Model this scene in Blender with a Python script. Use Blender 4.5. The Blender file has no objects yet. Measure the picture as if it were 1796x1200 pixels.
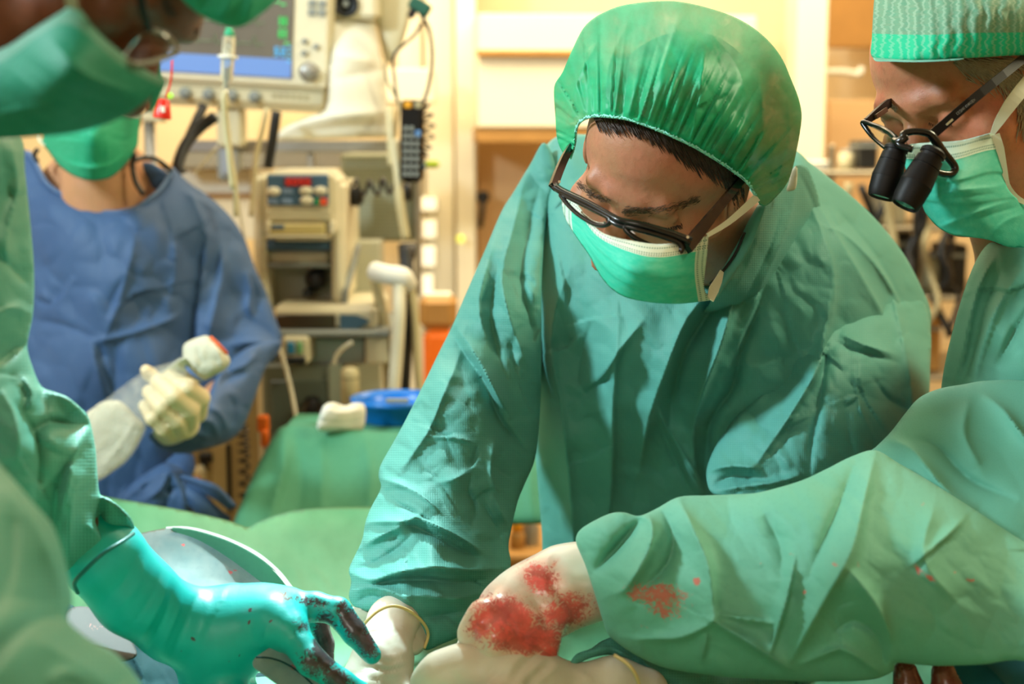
import bpy, math, random
import numpy as np
from mathutils import Vector
SC = bpy.context.scene
COL = SC.collection
# ---------------------------------------------------------------- camera
F = 1796*50/36
PITCH = math.radians(8)
CAM = np.array([0.0, 0.0, 1.5])
FWD = np.array([0, math.cos(PITCH), -math.sin(PITCH)])
UP = np.array([0, math.sin(PITCH), math.cos(PITCH)])
RT = np.array([1.0, 0, 0])
cd = bpy.data.cameras.new('camera'); cam = bpy.data.objects.new('camera', cd); COL.objects.link(cam)
cam.location = CAM; cam.rotation_euler = (math.pi/2-PITCH, 0, 0)
cd.sensor_width = 36; cd.lens = 50; cd.clip_start = .05; cd.clip_end = 50
cd.dof.use_dof = True; cd.dof.focus_distance = 1.27; cd.dof.aperture_fstop = 4.8
SC.camera = cam
SC.view_settings.view_transform = 'Standard'; SC.view_settings.look = 'None'
SC.view_settings.gamma = 1; SC.view_settings.exposure = 0.0
SC.cycles.use_denoising = True
# ---------------------------------------------------------------- world and lights
wd = bpy.data.worlds.new('world'); SC.world = wd; wd.use_nodes = True
wd.node_tree.nodes['Background'].inputs[0].default_value = (1.0, .86, .66, 1)
wd.node_tree.nodes['Background'].inputs[1].default_value = 0.04
def area(name, loc, target, size, power, color, spread=180, sy=None):
    l = bpy.data.lights.new(name, 'AREA'); l.energy = power; l.color = color; l.size = size
    if sy: l.shape = 'RECTANGLE'; l.size_y = sy
    l.spread = math.radians(spread)
    o = bpy.data.objects.new(name, l); COL.objects.link(o); o.location = loc
    o.rotation_euler = (Vector(target)-Vector(loc)).to_track_quat('-Z', 'Y').to_euler()
    return o
def spot(name, loc, target, power, color, ang, blend, rad):
    l = bpy.data.lights.new(name, 'SPOT'); l.energy = power; l.color = color
    l.spot_size = math.radians(ang); l.spot_blend = blend; l.shadow_soft_size = rad
    o = bpy.data.objects.new(name, l); COL.objects.link(o); o.location = loc
    o.rotation_euler = (Vector(target)-Vector(loc)).to_track_quat('-Z', 'Y').to_euler()
    return o
# warm ceiling panels over the far half of the room
area('ceiling_panel_light_far', (.2, 4.1, 2.85), (.2, 4.4, 0), 3.2, 120, (1.0, .82, .52), sy=1.0)
area('ceiling_panel_light_mid', (-.3, 2.6, 2.85), (-.3, 2.6, 0), 1.8, 19, (1.0, .90, .70), sy=.5)
# ceiling panels over the table
area('ceiling_panel_light_left', (-1.9, .9, 2.6), (.1, 1.5, 1.2), .36, 74, (.78, .94, 1.0))
area('ceiling_panel_light_right', (1.7, 1.7, 2.75), (.6, 1.4, 1.3), .5, 38, (1.0, .93, .60))
area('front_fill_light', (-.7, -1.1, 2.5), (.1, 1.5, 1.1), .6, 13, (1.0, .96, .84))  # unseen fill behind the camera, added to brighten torso and faces
# operating lamp, cold beam on the field from beyond the table
spot('operating_lamp', (-.02, 2.35, 2.6), (-.30, 1.08, 1.14), 620, (.60, .96, 1.0), 16, .5, .08)

# ---------------------------------------------------------------- projection helpers
def PV(px, py, d):
    px = np.asarray(px, float); py = np.asarray(py, float); d = np.asarray(d, float)
    return CAM + FWD*d[..., None] + RT*((px-898)/F*d)[..., None] + UP*((600-py)/F*d)[..., None]
def P(px, py, d): return PV(np.array(px), np.array(py), np.array(d))
def CV(x, y, z): return RT*x + UP*y - FWD*z            # camera axes (z towards the lens) to world
def proj(v):
    r = v-CAM; d = r@FWD
    return 898+F*(r@RT)/d, 600-F*(r@UP)/d, d
def W(px, py, Y):
    r = FWD + RT*((px-898)/F) + UP*((600-py)/F)
    return CAM + r*(Y/r[1])
# ---------------------------------------------------------------- objects
def root(name, loc, label, cat, group=None, rotz=0):
    o = bpy.data.objects.new(name, None); COL.objects.link(o); o.location = tuple(loc); o.empty_display_size = .05
    o['label'] = label; o['category'] = cat
    if group: o['group'] = group
    return o
def tag(o, label, cat, group=None):
    o['label'] = label; o['category'] = cat
    if group: o['group'] = group
    return o
def wloc(o):
    v = np.zeros(3)
    while o is not None: v = v+np.array(o.location); o = o.parent
    return v
def mesh(name, verts, faces, mat=None, parent=None, smooth=True, attrs=None, label=None, kind=None, origin=None):
    verts = np.asarray(verts, np.float64)
    me = bpy.data.meshes.new(name)
    if parent is None:
        org = verts.mean(0) if origin is None else np.asarray(origin, float)
    else: org = wloc(parent)
    loc = org if parent is None else np.zeros(3)
    v = (verts-org).astype(np.float32)
    if isinstance(faces, np.ndarray):
        n = len(faces); k = faces.shape[1]
        me.vertices.add(len(v)); me.vertices.foreach_set('co', v.ravel())
        me.loops.add(n*k); me.loops.foreach_set('vertex_index', faces.astype(np.int32).ravel())
        me.polygons.add(n); me.polygons.foreach_set('loop_start', np.arange(0, n*k, k, dtype=np.int32))
        me.update(calc_edges=True)
    else: me.from_pydata(v.tolist(), [], [list(map(int, f)) for f in faces])
    me.polygons.foreach_set('use_smooth', np.full(len(me.polygons), smooth))
    if attrs:
        for k, a in attrs.items():
            a = np.asarray(a, np.float32)
            if a.ndim == 1: me.attributes.new(k, 'FLOAT', 'POINT').data.foreach_set('value', a)
            else:
                if a.shape[1] == 2: a = np.c_[a, np.zeros(len(a))].astype(np.float32)
                me.attributes.new(k, 'FLOAT_VECTOR', 'POINT').data.foreach_set('vector', a.ravel())
    me.validate(); me.update()
    o = bpy.data.objects.new(name, me); COL.objects.link(o)
    if mat: me.materials.append(mat)
    if parent is not None: o.parent = parent
    o.location = tuple(loc)
    if label: o['label'] = label
    if kind: o['kind'] = kind
    return o
class MB:
    """collects shapes, then links them as one mesh"""
    def __init__(s): s.v = []; s.f = []; s.n = 0
    def add(s, v, f):
        v = np.asarray(v, float); s.v.append(v); s.f += [[i+s.n for i in q] for q in f]; s.n += len(v)
    def box(s, c, sz, R=None, bev=0.0):
        c = np.asarray(c, float); h = np.asarray(sz, float)/2
        if bev <= 0:
            v = np.array([[x, y, z] for x in (-1, 1) for y in (-1, 1) for z in (-1, 1)])*h
            f = [[0,1,3,2],[4,6,7,5],[0,4,5,1],[2,3,7,6],[0,2,6,4],[1,5,7,3]]
        else:
            b = min(bev, *(h*.95)); v = []; f = []
            idx = {}
            for x in (-1, 1):
                for y in (-1, 1):
                    for z in (-1, 1):
                        sg = np.array([x, y, z])
                        for a in range(3):
                            p = sg*(h-b); p[a] = sg[a]*h[a]; idx[(x, y, z, a)] = len(v); v.append(p)
            for a in range(3):
                o = [i for i in range(3) if i != a]
                for sg in (-1, 1):
                    q = []
                    for (p_, q_) in ((-1, -1), (1, -1), (1, 1), (-1, 1)):
                        k = [0, 0, 0]; k[a] = sg; k[o[0]] = p_; k[o[1]] = q_; q.append(idx[(*k, a)])
                    f.append(q)
            for a in range(3):
                o = [i for i in range(3) if i != a]
                for p_ in (-1, 1):
                    for q_ in (-1, 1):
                        k0 = [0, 0, 0]; k0[a] = -1; k0[o[0]] = p_; k0[o[1]] = q_; k1 = list(k0); k1[a] = 1
                        f.append([idx[(*k0, o[0])], idx[(*k1, o[0])], idx[(*k1, o[1])], idx[(*k0, o[1])]])
            for x in (-1, 1):
                for y in (-1, 1):
                    for z in (-1, 1): f.append([idx[(x, y, z, a)] for a in range(3)])
            v = np.array(v)
        if R is not None: v = v@np.asarray(R).T
        s.add(v+c, f)
    def lathe(s, a, b, prof, n=24):
        """prof: (t along a->b in metres, radius)"""
        a = np.asarray(a, float); b = np.asarray(b, float); d = b-a; d = d/np.linalg.norm(d)
        u = np.cross(d, [0, 0, 1.0]);
        if np.linalg.norm(u) < 1e-3: u = np.cross(d, [1.0, 0, 0])
        u /= np.linalg.norm(u); w = np.cross(d, u); th = np.linspace(0, 2*np.pi, n, endpoint=False)
        v = []; f = []
        for t, r in prof: v.append(a+d*t+(np.outer(np.cos(th), u)+np.outer(np.sin(th), w))*r)
        m = len(prof)
        for i in range(m-1):
            for j in range(n): f.append([i*n+j, i*n+(j+1)%n, (i+1)*n+(j+1)%n, (i+1)*n+j])
        f.append(list(range(n))[::-1]); f.append([(m-1)*n+j for j in range(n)])
        s.add(np.vstack(v), f)
    def tube(s, pts, r, n=10, closed=False, smooth=4, flat=1.0, nrm=None):
        pts = np.asarray(pts, float)
        if smooth: pts = cr(pts, closed, smooth)
        k = len(pts); r = np.full(k, r) if np.isscalar(r) else np.interp(np.linspace(0, 1, k), np.linspace(0, 1, len(r)), r)
        T = np.gradient(pts, axis=0) if not closed else np.roll(pts, -1, 0)-np.roll(pts, 1, 0)
        T /= np.linalg.norm(T, axis=1)[:, None]+1e-12
        v = []; up = np.array([0, 0, 1.0]) if nrm is None else np.asarray(nrm, float)
        if nrm is None and abs(T[0]@up) > .9: up = np.array([1.0, 0, 0])
        th = np.linspace(0, 2*np.pi, n, endpoint=False)
        for i in range(k):
            a = np.cross(T[i], up); a /= np.linalg.norm(a)+1e-12; b = np.cross(a, T[i])
            if nrm is None: up = b
            v.append(pts[i]+r[i]*(np.outer(np.cos(th), a)+flat*np.outer(np.sin(th), b)))
        f = []
        for i in range(k if closed else k-1):
            i2 = (i+1) % k
            for j in range(n): f.append([i*n+j, i*n+(j+1)%n, i2*n+(j+1)%n, i2*n+j])
        if not closed: f.append(list(range(n))[::-1]); f.append([(k-1)*n+j for j in range(n)])
        s.add(np.vstack(v), f)
    def strip(s, pts, w, th, nrm, smooth=3):
        """a flat band of rectangular section; w wide across, th along nrm"""
        pts = np.asarray(pts, float)
        if smooth: pts = cr(pts, False, smooth)
        k = len(pts); w = np.full(k, w) if np.isscalar(w) else np.interp(np.linspace(0, 1, k), np.linspace(0, 1, len(w)), w)
        nrm = np.asarray(nrm, float)
        if nrm.ndim == 1: nrm = np.tile(nrm, (k, 1))
        else: nrm = np.array([np.interp(np.linspace(0, 1, k), np.linspace(0, 1, len(nrm)), nrm[:, i]) for i in range(3)]).T
        T = np.gradient(pts, axis=0); T /= np.linalg.norm(T, axis=1)[:, None]; v = []
        for i in range(k):
            a = np.cross(T[i], nrm[i]); a /= np.linalg.norm(a); b = np.cross(a, T[i])
            for sx, sy in ((-1, -1), (1, -1), (1, 1), (-1, 1)): v.append(pts[i]+a*sx*w[i]/2+b*sy*th/2)
        f = [[i*4+j, i*4+(j+1)%4, (i+1)*4+(j+1)%4, (i+1)*4+j] for i in range(k-1) for j in range(4)]
        f += [[3, 2, 1, 0], [(k-1)*4+j for j in range(4)]]
        s.add(np.array(v), f)
    def done(s, name, mat, parent=None, smooth=False, label=None, kind=None, auto=False):
        o = mesh(name, np.vstack(s.v), s.f, mat, parent, smooth, label=label, kind=kind)
        if auto:
            me = o.data; me.polygons.foreach_set('use_smooth', np.ones(len(me.polygons), bool))
            try: me.set_sharp_from_angle(angle=math.radians(35))
            except Exception: pass
        return o
# ---------------------------------------------------------------- curves, noise, fields
def cr(p, closed=False, n=6):
    p = np.asarray(p, float); k = len(p)
    if k < 3 and not closed:
        t = np.linspace(0, 1, n*max(1, k-1)+1)[:, None]; return p[0]*(1-t)+p[-1]*t
    if closed: q = np.vstack([p[-1:], p, p[:2]]); m = k
    else: q = np.vstack([2*p[0]-p[1], p, 2*p[-1]-p[-2]]); m = k-1
    out = []
    t = np.linspace(0, 1, n, endpoint=False)[:, None]
    for i in range(m):
        a, b, c, d = q[i], q[i+1], q[i+2], q[i+3]
        if np.allclose(b, c): out.append(b[None]); continue
        m1 = (c-a)/2 if not np.allclose(a, b) else (c-b)*.6
        m2 = (d-b)/2 if not np.allclose(c, d) else (c-b)*.6
        L = np.linalg.norm(c-b)
        for mm in (m1, m2):
            l = np.linalg.norm(mm)
            if l > 1.1*L: mm *= 1.1*L/l
        out.append((2*t**3-3*t**2+1)*b+(t**3-2*t**2+t)*m1+(-2*t**3+3*t**2)*c+(t**3-t**2)*m2)
    if not closed: out.append(p[-1:])
    return np.vstack(out)
def outl(pts, n=5):
    """closed outline; a third value 1 marks a corner"""
    q = []
    for p in pts:
        q.append(p[:2])
        if len(p) > 2: q.append(p[:2])
    return cr(np.array(q, float), True, n)
def inside(poly, X, Y):
    r = np.zeros(X.shape, bool); a = poly; b = np.roll(poly, -1, 0)
    for (x1, y1), (x2, y2) in zip(a, b):
        if y1 == y2: continue
        r ^= ((y1 > Y) != (y2 > Y)) & (X < (x2-x1)*(Y-y1)/(y2-y1)+x1)
    return r
def nearest(line, p, closed=False):
    """nearest point, signed distance and arc parameter on a polyline"""
    a = line if closed else line[:-1]; b = np.roll(line, -1, 0) if closed else line[1:]
    d = b-a; L2 = (d**2).sum(1)+1e-9; sl = np.sqrt(L2); cum = np.r_[0, np.cumsum(sl)]; tot = cum[-1]
    best = np.full(len(p), 1e18); bp = np.zeros_like(p); sg = np.ones(len(p)); ar = np.zeros(len(p))
    for i in range(len(a)):
        w = p-a[i]; t = np.clip((w@d[i])/L2[i], 0, 1); q = a[i]+t[:, None]*d[i]; e = p-q; dd = (e**2).sum(1)
        m = dd < best; best[m] = dd[m]; bp[m] = q[m]
        cz = d[i, 0]*w[m, 1]-d[i, 1]*w[m, 0]; sg[m] = np.where(cz >= 0, 1, -1); ar[m] = (cum[i]+t[m]*sl[i])/tot
    return bp, np.sqrt(best)*sg, ar
def tps(pts):
    """thin-plate surface through (x, y, value)"""
    p = np.asarray(pts, float); xy = p[:, :2]/400; z = p[:, 2]; n = len(p)
    if n == 1: return lambda X, Y: np.full(np.shape(X), z[0])
    if n < 4:
        A = np.c_[xy, np.ones(n)]; c = np.linalg.lstsq(A, z, rcond=None)[0]
        return lambda X, Y: X/400*c[0]+Y/400*c[1]+c[2]
    def U(r2): return np.where(r2 > 1e-12, r2*np.log(r2+1e-12), 0)
    K = U(((xy[:, None]-xy[None])**2).sum(2))+np.eye(n)*1e-3; A = np.zeros((n+3, n+3)); A[:n, :n] = K
    A[:n, n:] = np.c_[xy, np.ones(n)]; A[n:, :n] = A[:n, n:].T
    w = np.linalg.solve(A, np.r_[z, 0, 0, 0])
    def f(X, Y):
        X = np.asarray(X, float)/400; Y = np.asarray(Y, float)/400; r = w[n]*X+w[n+1]*Y+w[n+2]
        for i in range(n): r = r+w[i]*U((X-xy[i, 0])**2+(Y-xy[i, 1])**2)
        return r
    return f
def hsh(i, j, s):
    h = (i.astype(np.int64)*374761393+j.astype(np.int64)*668265263+s*1442695041) & 0xffffffff
    h = ((h ^ (h >> 13))*1274126177) & 0xffffffff
    return ((h ^ (h >> 16)) & 0xffffff)/float(0xffffff)
def vnoise(x, y, s=0):
    xi = np.floor(x); yi = np.floor(y); fx = x-xi; fy = y-yi; fx = fx*fx*(3-2*fx); fy = fy*fy*(3-2*fy)
    a = hsh(xi, yi, s); b = hsh(xi+1, yi, s); c = hsh(xi, yi+1, s); d = hsh(xi+1, yi+1, s)
    return (a*(1-fx)+b*fx)*(1-fy)+(c*(1-fx)+d*fx)*fy
def fbm(x, y, s=0, o=4):
    r = 0; a = .5
    for k in range(o): r = r+a*vnoise(x*2**k+k*17.3, y*2**k+k*9.1, s+k); a *= .5
    return r
def facet(x, y, s=0):
    """creased-paper field: cells with straight ridges between them"""
    xi = np.floor(x); yi = np.floor(y); best = np.full(x.shape, -9.0)
    for a in (-1, 0, 1):
        for b in (-1, 0, 1):
            cx = xi+a; cy = yi+b; ox = hsh(cx, cy, s); oy = hsh(cx, cy, s+7); g = hsh(cx, cy, s+13)*6.283; h = hsh(cx, cy, s+19)
            dx = x-cx-ox; dy = y-cy-oy
            best = np.maximum(best, .9*h+.55*(np.cos(g)*dx+np.sin(g)*dy)-.9*np.sqrt(dx*dx+dy*dy+.003))
    return best
def crumple(X, Y, scale, seed, ang=0, asp=1.0):
    c, s = math.cos(math.radians(ang)), math.sin(math.radians(ang))
    u = (X*c+Y*s)/(scale*asp); v = (-X*s+Y*c)/scale
    wx = fbm(u*.8, v*.8, seed+31, 2)*.9; wy = fbm(u*.8+9, v*.8+4, seed+37, 2)*.9
    return facet(u+wx, v+wy, seed)
def strokefield(X, Y, strokes):
    """folds: (height mm, width before, width after the line, points[, sharpness]); 'before' lies left of the drawn direction"""
    h = np.zeros(len(X)); p = np.c_[X, Y]
    for st in strokes:
        amp, w1, w2, pts = st[:4]; q = st[4] if len(st) > 4 else 1.05
        line = cr(np.array(pts, float), False, 4); m = 3.2*max(w1, w2)
        k = np.where((X > line[:, 0].min()-m) & (X < line[:, 0].max()+m) & (Y > line[:, 1].min()-m) & (Y < line[:, 1].max()+m))[0]
        if not len(k): continue
        _, sd, ar = nearest(line, p[k])
        w = np.where(sd < 0, w1, w2); env = np.clip(np.sin(np.pi*np.clip(ar, .02, .98)), 0, 1)**.6
        h[k] += amp*.001*env*np.exp(-(np.abs(sd)/w)**q)
    return h
def poisson(maskin):
    """solve lap u = -1 with u = 0 outside"""
    def relax(u, m, it):
        for _ in range(it):
            n = np.zeros_like(u); n[1:-1, 1:-1] = .25*(u[:-2, 1:-1]+u[2:, 1:-1]+u[1:-1, :-2]+u[1:-1, 2:]+1)
            u = np.where(m, n, 0)
        return u
    H, Wd = maskin.shape
    if max(H, Wd) > 60:
        m2 = maskin[::2, ::2]; u = poisson(m2)*4
        yy = np.clip(np.arange(H)/2, 0, m2.shape[0]-1); xx = np.clip(np.arange(Wd)/2, 0, m2.shape[1]-1)
        y0 = yy.astype(int); x0 = xx.astype(int); y1 = np.minimum(y0+1, m2.shape[0]-1); x1 = np.minimum(x0+1, m2.shape[1]-1)
        fy = (yy-y0)[:, None]; fx = (xx-x0)[None]
        u = (u[y0][:, x0]*(1-fx)+u[y0][:, x1]*fx)*(1-fy)+(u[y1][:, x0]*(1-fx)+u[y1][:, x1]*fx)*fy
        return relax(np.where(maskin, u, 0), maskin, 40)
    return relax(maskin.astype(float), maskin, 1500)
REG = {}
def relief(name, pts, dpts, mat, parent=None, step=5, k=(1, 1), cap=(9, 9), thin=None, strokes=(), crum=(), fn=None,
           uvpts=None, attr=None, holes=(), label=None, edge=0, nsm=5, skirt=None, kind=None, keep=0):
    """closed body grown from an outline given in photo pixels at real depths: the middle swells towards
    and away from the outline (k = roundness front/back), cloth folds are added as real relief.
    thin = thickness of a cloth sheet instead of a body."""
    poly = outl(pts, nsm); x0, y0 = poly.min(0)-step*2; x1, y1 = poly.max(0)+step*2
    nx = int((x1-x0)/step)+1; ny = int((y1-y0)/step)+1
    gx = x0+np.arange(nx)*step; gy = y0+np.arange(ny)*step
    CX, CY = np.meshgrid(gx[:-1]+step/2, gy[:-1]+step/2)
    cell = inside(poly, CX, CY)
    for h in holes: cell &= ~inside(outl(h, nsm), CX, CY)
    # drop cells that touch only at a corner
    node = np.zeros((ny, nx), int)
    node[:-1, :-1] += cell; node[1:, :-1] += cell; node[:-1, 1:] += cell; node[1:, 1:] += cell
    inn = node == 4; used = node > 0; bnd = used & ~inn
    X, Y = np.meshgrid(gx, gy)
    bi = np.where(bnd); bp = np.c_[X[bi], Y[bi]]
    lines = [poly]+[outl(h, nsm) for h in holes]
    best = None
    for ln in lines:
        q, sd, _ = nearest(ln, bp, True)
        if best is None: best = q.copy(); bd = np.abs(sd)
        else:
            m = np.abs(sd) < bd; best[m] = q[m]; bd[m] = np.abs(sd)[m]
    X[bi] = best[:, 0]; Y[bi] = best[:, 1]
    D = tps(dpts)(X, Y)
    u = np.sqrt(np.maximum(2*poisson(inn), 0))*step                       # half width in pixels
    h = u*D/F
    hf = cap[0]*np.tanh(h*k[0]/cap[0]); hb = cap[1]*np.tanh(h*k[1]/cap[1])
    ui = np.where(used); xs = X[ui]; ys = Y[ui]
    gs, gc = (1.7, 3.2) if mat.name.startswith('gown') else (1.2, 1.5)
    fold = strokefield(xs, ys, strokes)*gs
    fold = np.where(fold < 0, fold*.75, fold)
    if mat.name.startswith('drape'): gc = 4.5
    if mat.name == 'gown_green_stained': fold = fold*1.25; gc = 3.8
    for c in crum: fold = fold+gc*c[0]*.001*(crumple(xs, ys, *c[1:])-.2)
    if fn is not None: fold = fold+fn(xs, ys)
    if keep: fold = fold*np.clip(u[ui]/keep, 0, 1)
    idx = -np.ones((ny, nx), int); idx[ui] = np.arange(len(xs))
    df = D[ui]-hf[ui]-fold
    db = (df+thin) if thin is not None else np.maximum(D[ui]+hb[ui], df+.002)
    isb = bnd[ui]
    if thin is None: df[isb] = D[ui][isb]-fold[isb]
    front = PV(xs, ys, df); ni = ~isb
    bidx = np.arange(len(xs)); bidx[ni] = len(xs)+np.arange(ni.sum())
    back = PV(xs[ni], ys[ni], db[ni])
    ci, cj = np.where(cell)
    a = idx[ci, cj]; b = idx[ci, cj+1]; c = idx[ci+1, cj+1]; d = idx[ci+1, cj]
    ff = np.stack([a, d, c, b], 1); fb = np.stack([bidx[a], bidx[b], bidx[c], bidx[d]], 1)
    V = np.vstack([front, back]); FF = np.vstack([ff, fb]); XY = np.vstack([np.c_[xs, ys], np.c_[xs[ni], ys[ni]]])
    dm = float(np.mean(D[ui])); at = {'cloth_uv': np.c_[XY*dm/F, np.zeros(len(XY))]}
    if uvpts is not None:
        fu = tps([(p[0], p[1], p[2]) for p in uvpts]); fv = tps([(p[0], p[1], p[3]) for p in uvpts])
        at['cloth_uv'] = np.c_[fu(XY[:, 0], XY[:, 1]), fv(XY[:, 0], XY[:, 1])]
    if attr:
        for kk, g in attr.items(): at[kk] = g(XY[:, 0], XY[:, 1])
    if skirt:                                                            # cloth that falls from the far edge
        sx, n_, drop, out_ = skirt
        m = isb & sx(xs, ys); o_ = np.where(m)[0]; o_ = o_[np.argsort(xs[o_])]
        base = V[o_]; rows = [o_]
        for r in range(1, n_+1):
            t = r/n_; w = base+np.array([0, out_*t, -drop*t])+np.array([0, 1, 0])*(.012*np.sin(xs[o_]/23.0+t*2)*t)[:, None]
            rows.append(len(V)+np.arange(len(o_))); V = np.vstack([V, w])
            for kk in at: at[kk] = np.concatenate([at[kk], at[kk][o_]])
        ex = [np.stack([rows[r][:-1], rows[r][1:], rows[r+1][1:], rows[r+1][:-1]], 1) for r in range(n_)]
        FF = np.vstack([FF]+ex)
    return mesh(name, V, FF, mat, parent, True, at, label=label, kind=kind)
def stainfield(spots):
    """stains with their own outline: (x, y, rx, ry, angle, strength)"""
    def f(X, Y):
        r = np.zeros(len(X))
        for (x, y, rx, ry, a, s) in spots:
            c, sn = math.cos(math.radians(a)), math.sin(math.radians(a)); dx = X-x; dy = Y-y
            r = np.maximum(r, s*np.exp(-(((dx*c+dy*sn)/rx)**2+((-dx*sn+dy*c)/ry)**2)))
        return r
    return f
from mathutils.bvhtree import BVHTree
class Surf:
    '''finds the body surface along a sight line, to lay hair on it'''
    def __init__(s, o):
        w = wloc(o); s.t = BVHTree.FromPolygons([Vector(v.co)+Vector(w) for v in o.data.vertices], [tuple(p.vertices) for p in o.data.polygons])
    def __call__(s, x, y, off):
        dr = P(x, y, 1.0)-CAM; dr /= np.linalg.norm(dr); h = s.t.ray_cast(Vector(CAM), Vector(dr))
        return None if h[0] is None else np.array(h[0])-dr*off
def hairs(name, surf, path, n, wid, ln, ang, mat, parent, th=.0004, seed=1, off=.0012):
    rg = random.Random(seed); b = MB(); pt = cr(np.array(path, float), False, 12); k = 0
    for i in range(n):
        t = rg.random()*(len(pt)-2); j = int(t); q = pt[j]+(pt[j+1]-pt[j])*(t-j); T = pt[j+1]-pt[j]; T = T/np.linalg.norm(T); N = np.array([-T[1], T[0]])
        q = q+N*rg.gauss(0, .35)*wid; a_ = math.radians(ang+rg.uniform(-22, 22)); D = T*math.cos(a_)+N*math.sin(a_); l = ln*rg.uniform(.6, 1.2)
        ps = [surf(*(q+D*l*u), off*(.3+1.1*u)) for u in (0, .5, 1)]
        if any(p is None for p in ps) or np.linalg.norm(ps[0]-ps[2]) > .02: continue
        b.tube(ps, [th, th, th*.3], 4, smooth=0); k += 1
    if k: b.done(name, mat, parent, True)
# ---------------------------------------------------------------- solid bodies from blended primitives
def sdf_mesh(name, prims, res, mat, parent=None, strokes=(), crum=(), attr=None, label=None, bump=None):
    """prims: ('c', a, b, ra, rb, k) tapered capsule, ('e', centre, radii, R, k) ellipsoid, ('-e', ...) cut"""
    lo = np.full(3, 1e9); hi = -lo
    for p in prims:
        if p[0] == 'c': e = np.array([p[1]-p[3], p[1]+p[3], p[2]-p[4], p[2]+p[4]])
        elif p[0] == 'e': m = max(p[2]); e = np.array([p[1]-m, p[1]+m])
        else: continue
        lo = np.minimum(lo, e.min(0)); hi = np.maximum(hi, e.max(0))
    lo = lo-3*res; hi = hi+3*res; N = np.ceil((hi-lo)/res).astype(int)+1
    ax = [lo[i]+np.arange(N[i])*res for i in range(3)]
    G = np.full(N, .08, np.float32)
    for p in prims:
        k = p[-1]
        if p[0] == 'c': e = np.array([p[1]-p[3], p[1]+p[3], p[2]-p[4], p[2]+p[4]])
        else: m = max(p[2]); e = np.array([p[1]-m, p[1]+m])
        mg = k+4*res; a = np.clip(((e.min(0)-mg-lo)/res).astype(int), 0, N-1); b = np.clip(((e.max(0)+mg-lo)/res).astype(int)+2, 1, N)
        X, Y, Z = np.meshgrid(ax[0][a[0]:b[0]], ax[1][a[1]:b[1]], ax[2][a[2]:b[2]], indexing='ij')
        if p[0] == 'c':
            A, B, ra, rb = p[1], p[2], p[3], p[4]; d = B-A; L = d@d+1e-12
            t = np.clip(((X-A[0])*d[0]+(Y-A[1])*d[1]+(Z-A[2])*d[2])/L, 0, 1)
            s = np.sqrt((X-A[0]-t*d[0])**2+(Y-A[1]-t*d[1])**2+(Z-A[2]-t*d[2])**2)-(ra+(rb-ra)*t)
        else:
            c, r, R = p[1], np.asarray(p[2], float), p[3]
            if R is None: R = np.eye(3)
            x, y, z = X-c[0], Y-c[1], Z-c[2]
            q = [(x*R[0, i]+y*R[1, i]+z*R[2, i]) for i in range(3)]
            k0 = np.sqrt((q[0]/r[0])**2+(q[1]/r[1])**2+(q[2]/r[2])**2); k1 = np.sqrt((q[0]/r[0]**2)**2+(q[1]/r[1]**2)**2+(q[2]/r[2]**2)**2)
            s = k0*(k0-1)/np.maximum(k1, 1e-6)
        g = G[a[0]:b[0], a[1]:b[1], a[2]:b[2]]
        if p[0] == '-e':
            h = np.clip(.5-.5*(g+s)/k, 0, 1); n = g+(-s-g)*h+k*h*(1-h)
        else:
            h = np.clip(.5+.5*(s-g)/k, 0, 1); n = s*(1-h)+g*h-k*h*(1-h)
        G[a[0]:b[0], a[1]:b[1], a[2]:b[2]] = n
    V, Q = nets(G, lo, res)
    at = {}
    e1 = V[Q[:, 2]]-V[Q[:, 0]]; e2 = V[Q[:, 3]]-V[Q[:, 1]]; fn_ = np.cross(e1, e2); nn = np.zeros_like(V)
    for i in range(4): np.add.at(nn, Q[:, i], fn_)
    nn /= np.linalg.norm(nn, axis=1)[:, None]+1e-12
    px, py, d = proj(V)
    if strokes or crum or bump is not None:
        fr = np.clip(-(nn@FWD)*1.6, 0, 1)
        h = strokefield(px, py, strokes) if strokes else np.zeros(len(V))
        for c in crum: h = h+c[0]*.001*(crumple(px, py, *c[1:])-.2)
        if bump is not None: h = h+bump(px, py)
        V = V+nn*(h*fr)[:, None]
    at['cloth_uv'] = np.c_[px*d.mean()/F, py*d.mean()/F, np.zeros(len(px))]
    if attr:
        for kk, gf in attr.items(): at[kk] = gf(px, py)
    return mesh(name, V, Q, mat, parent, True, at, label=label)
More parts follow.
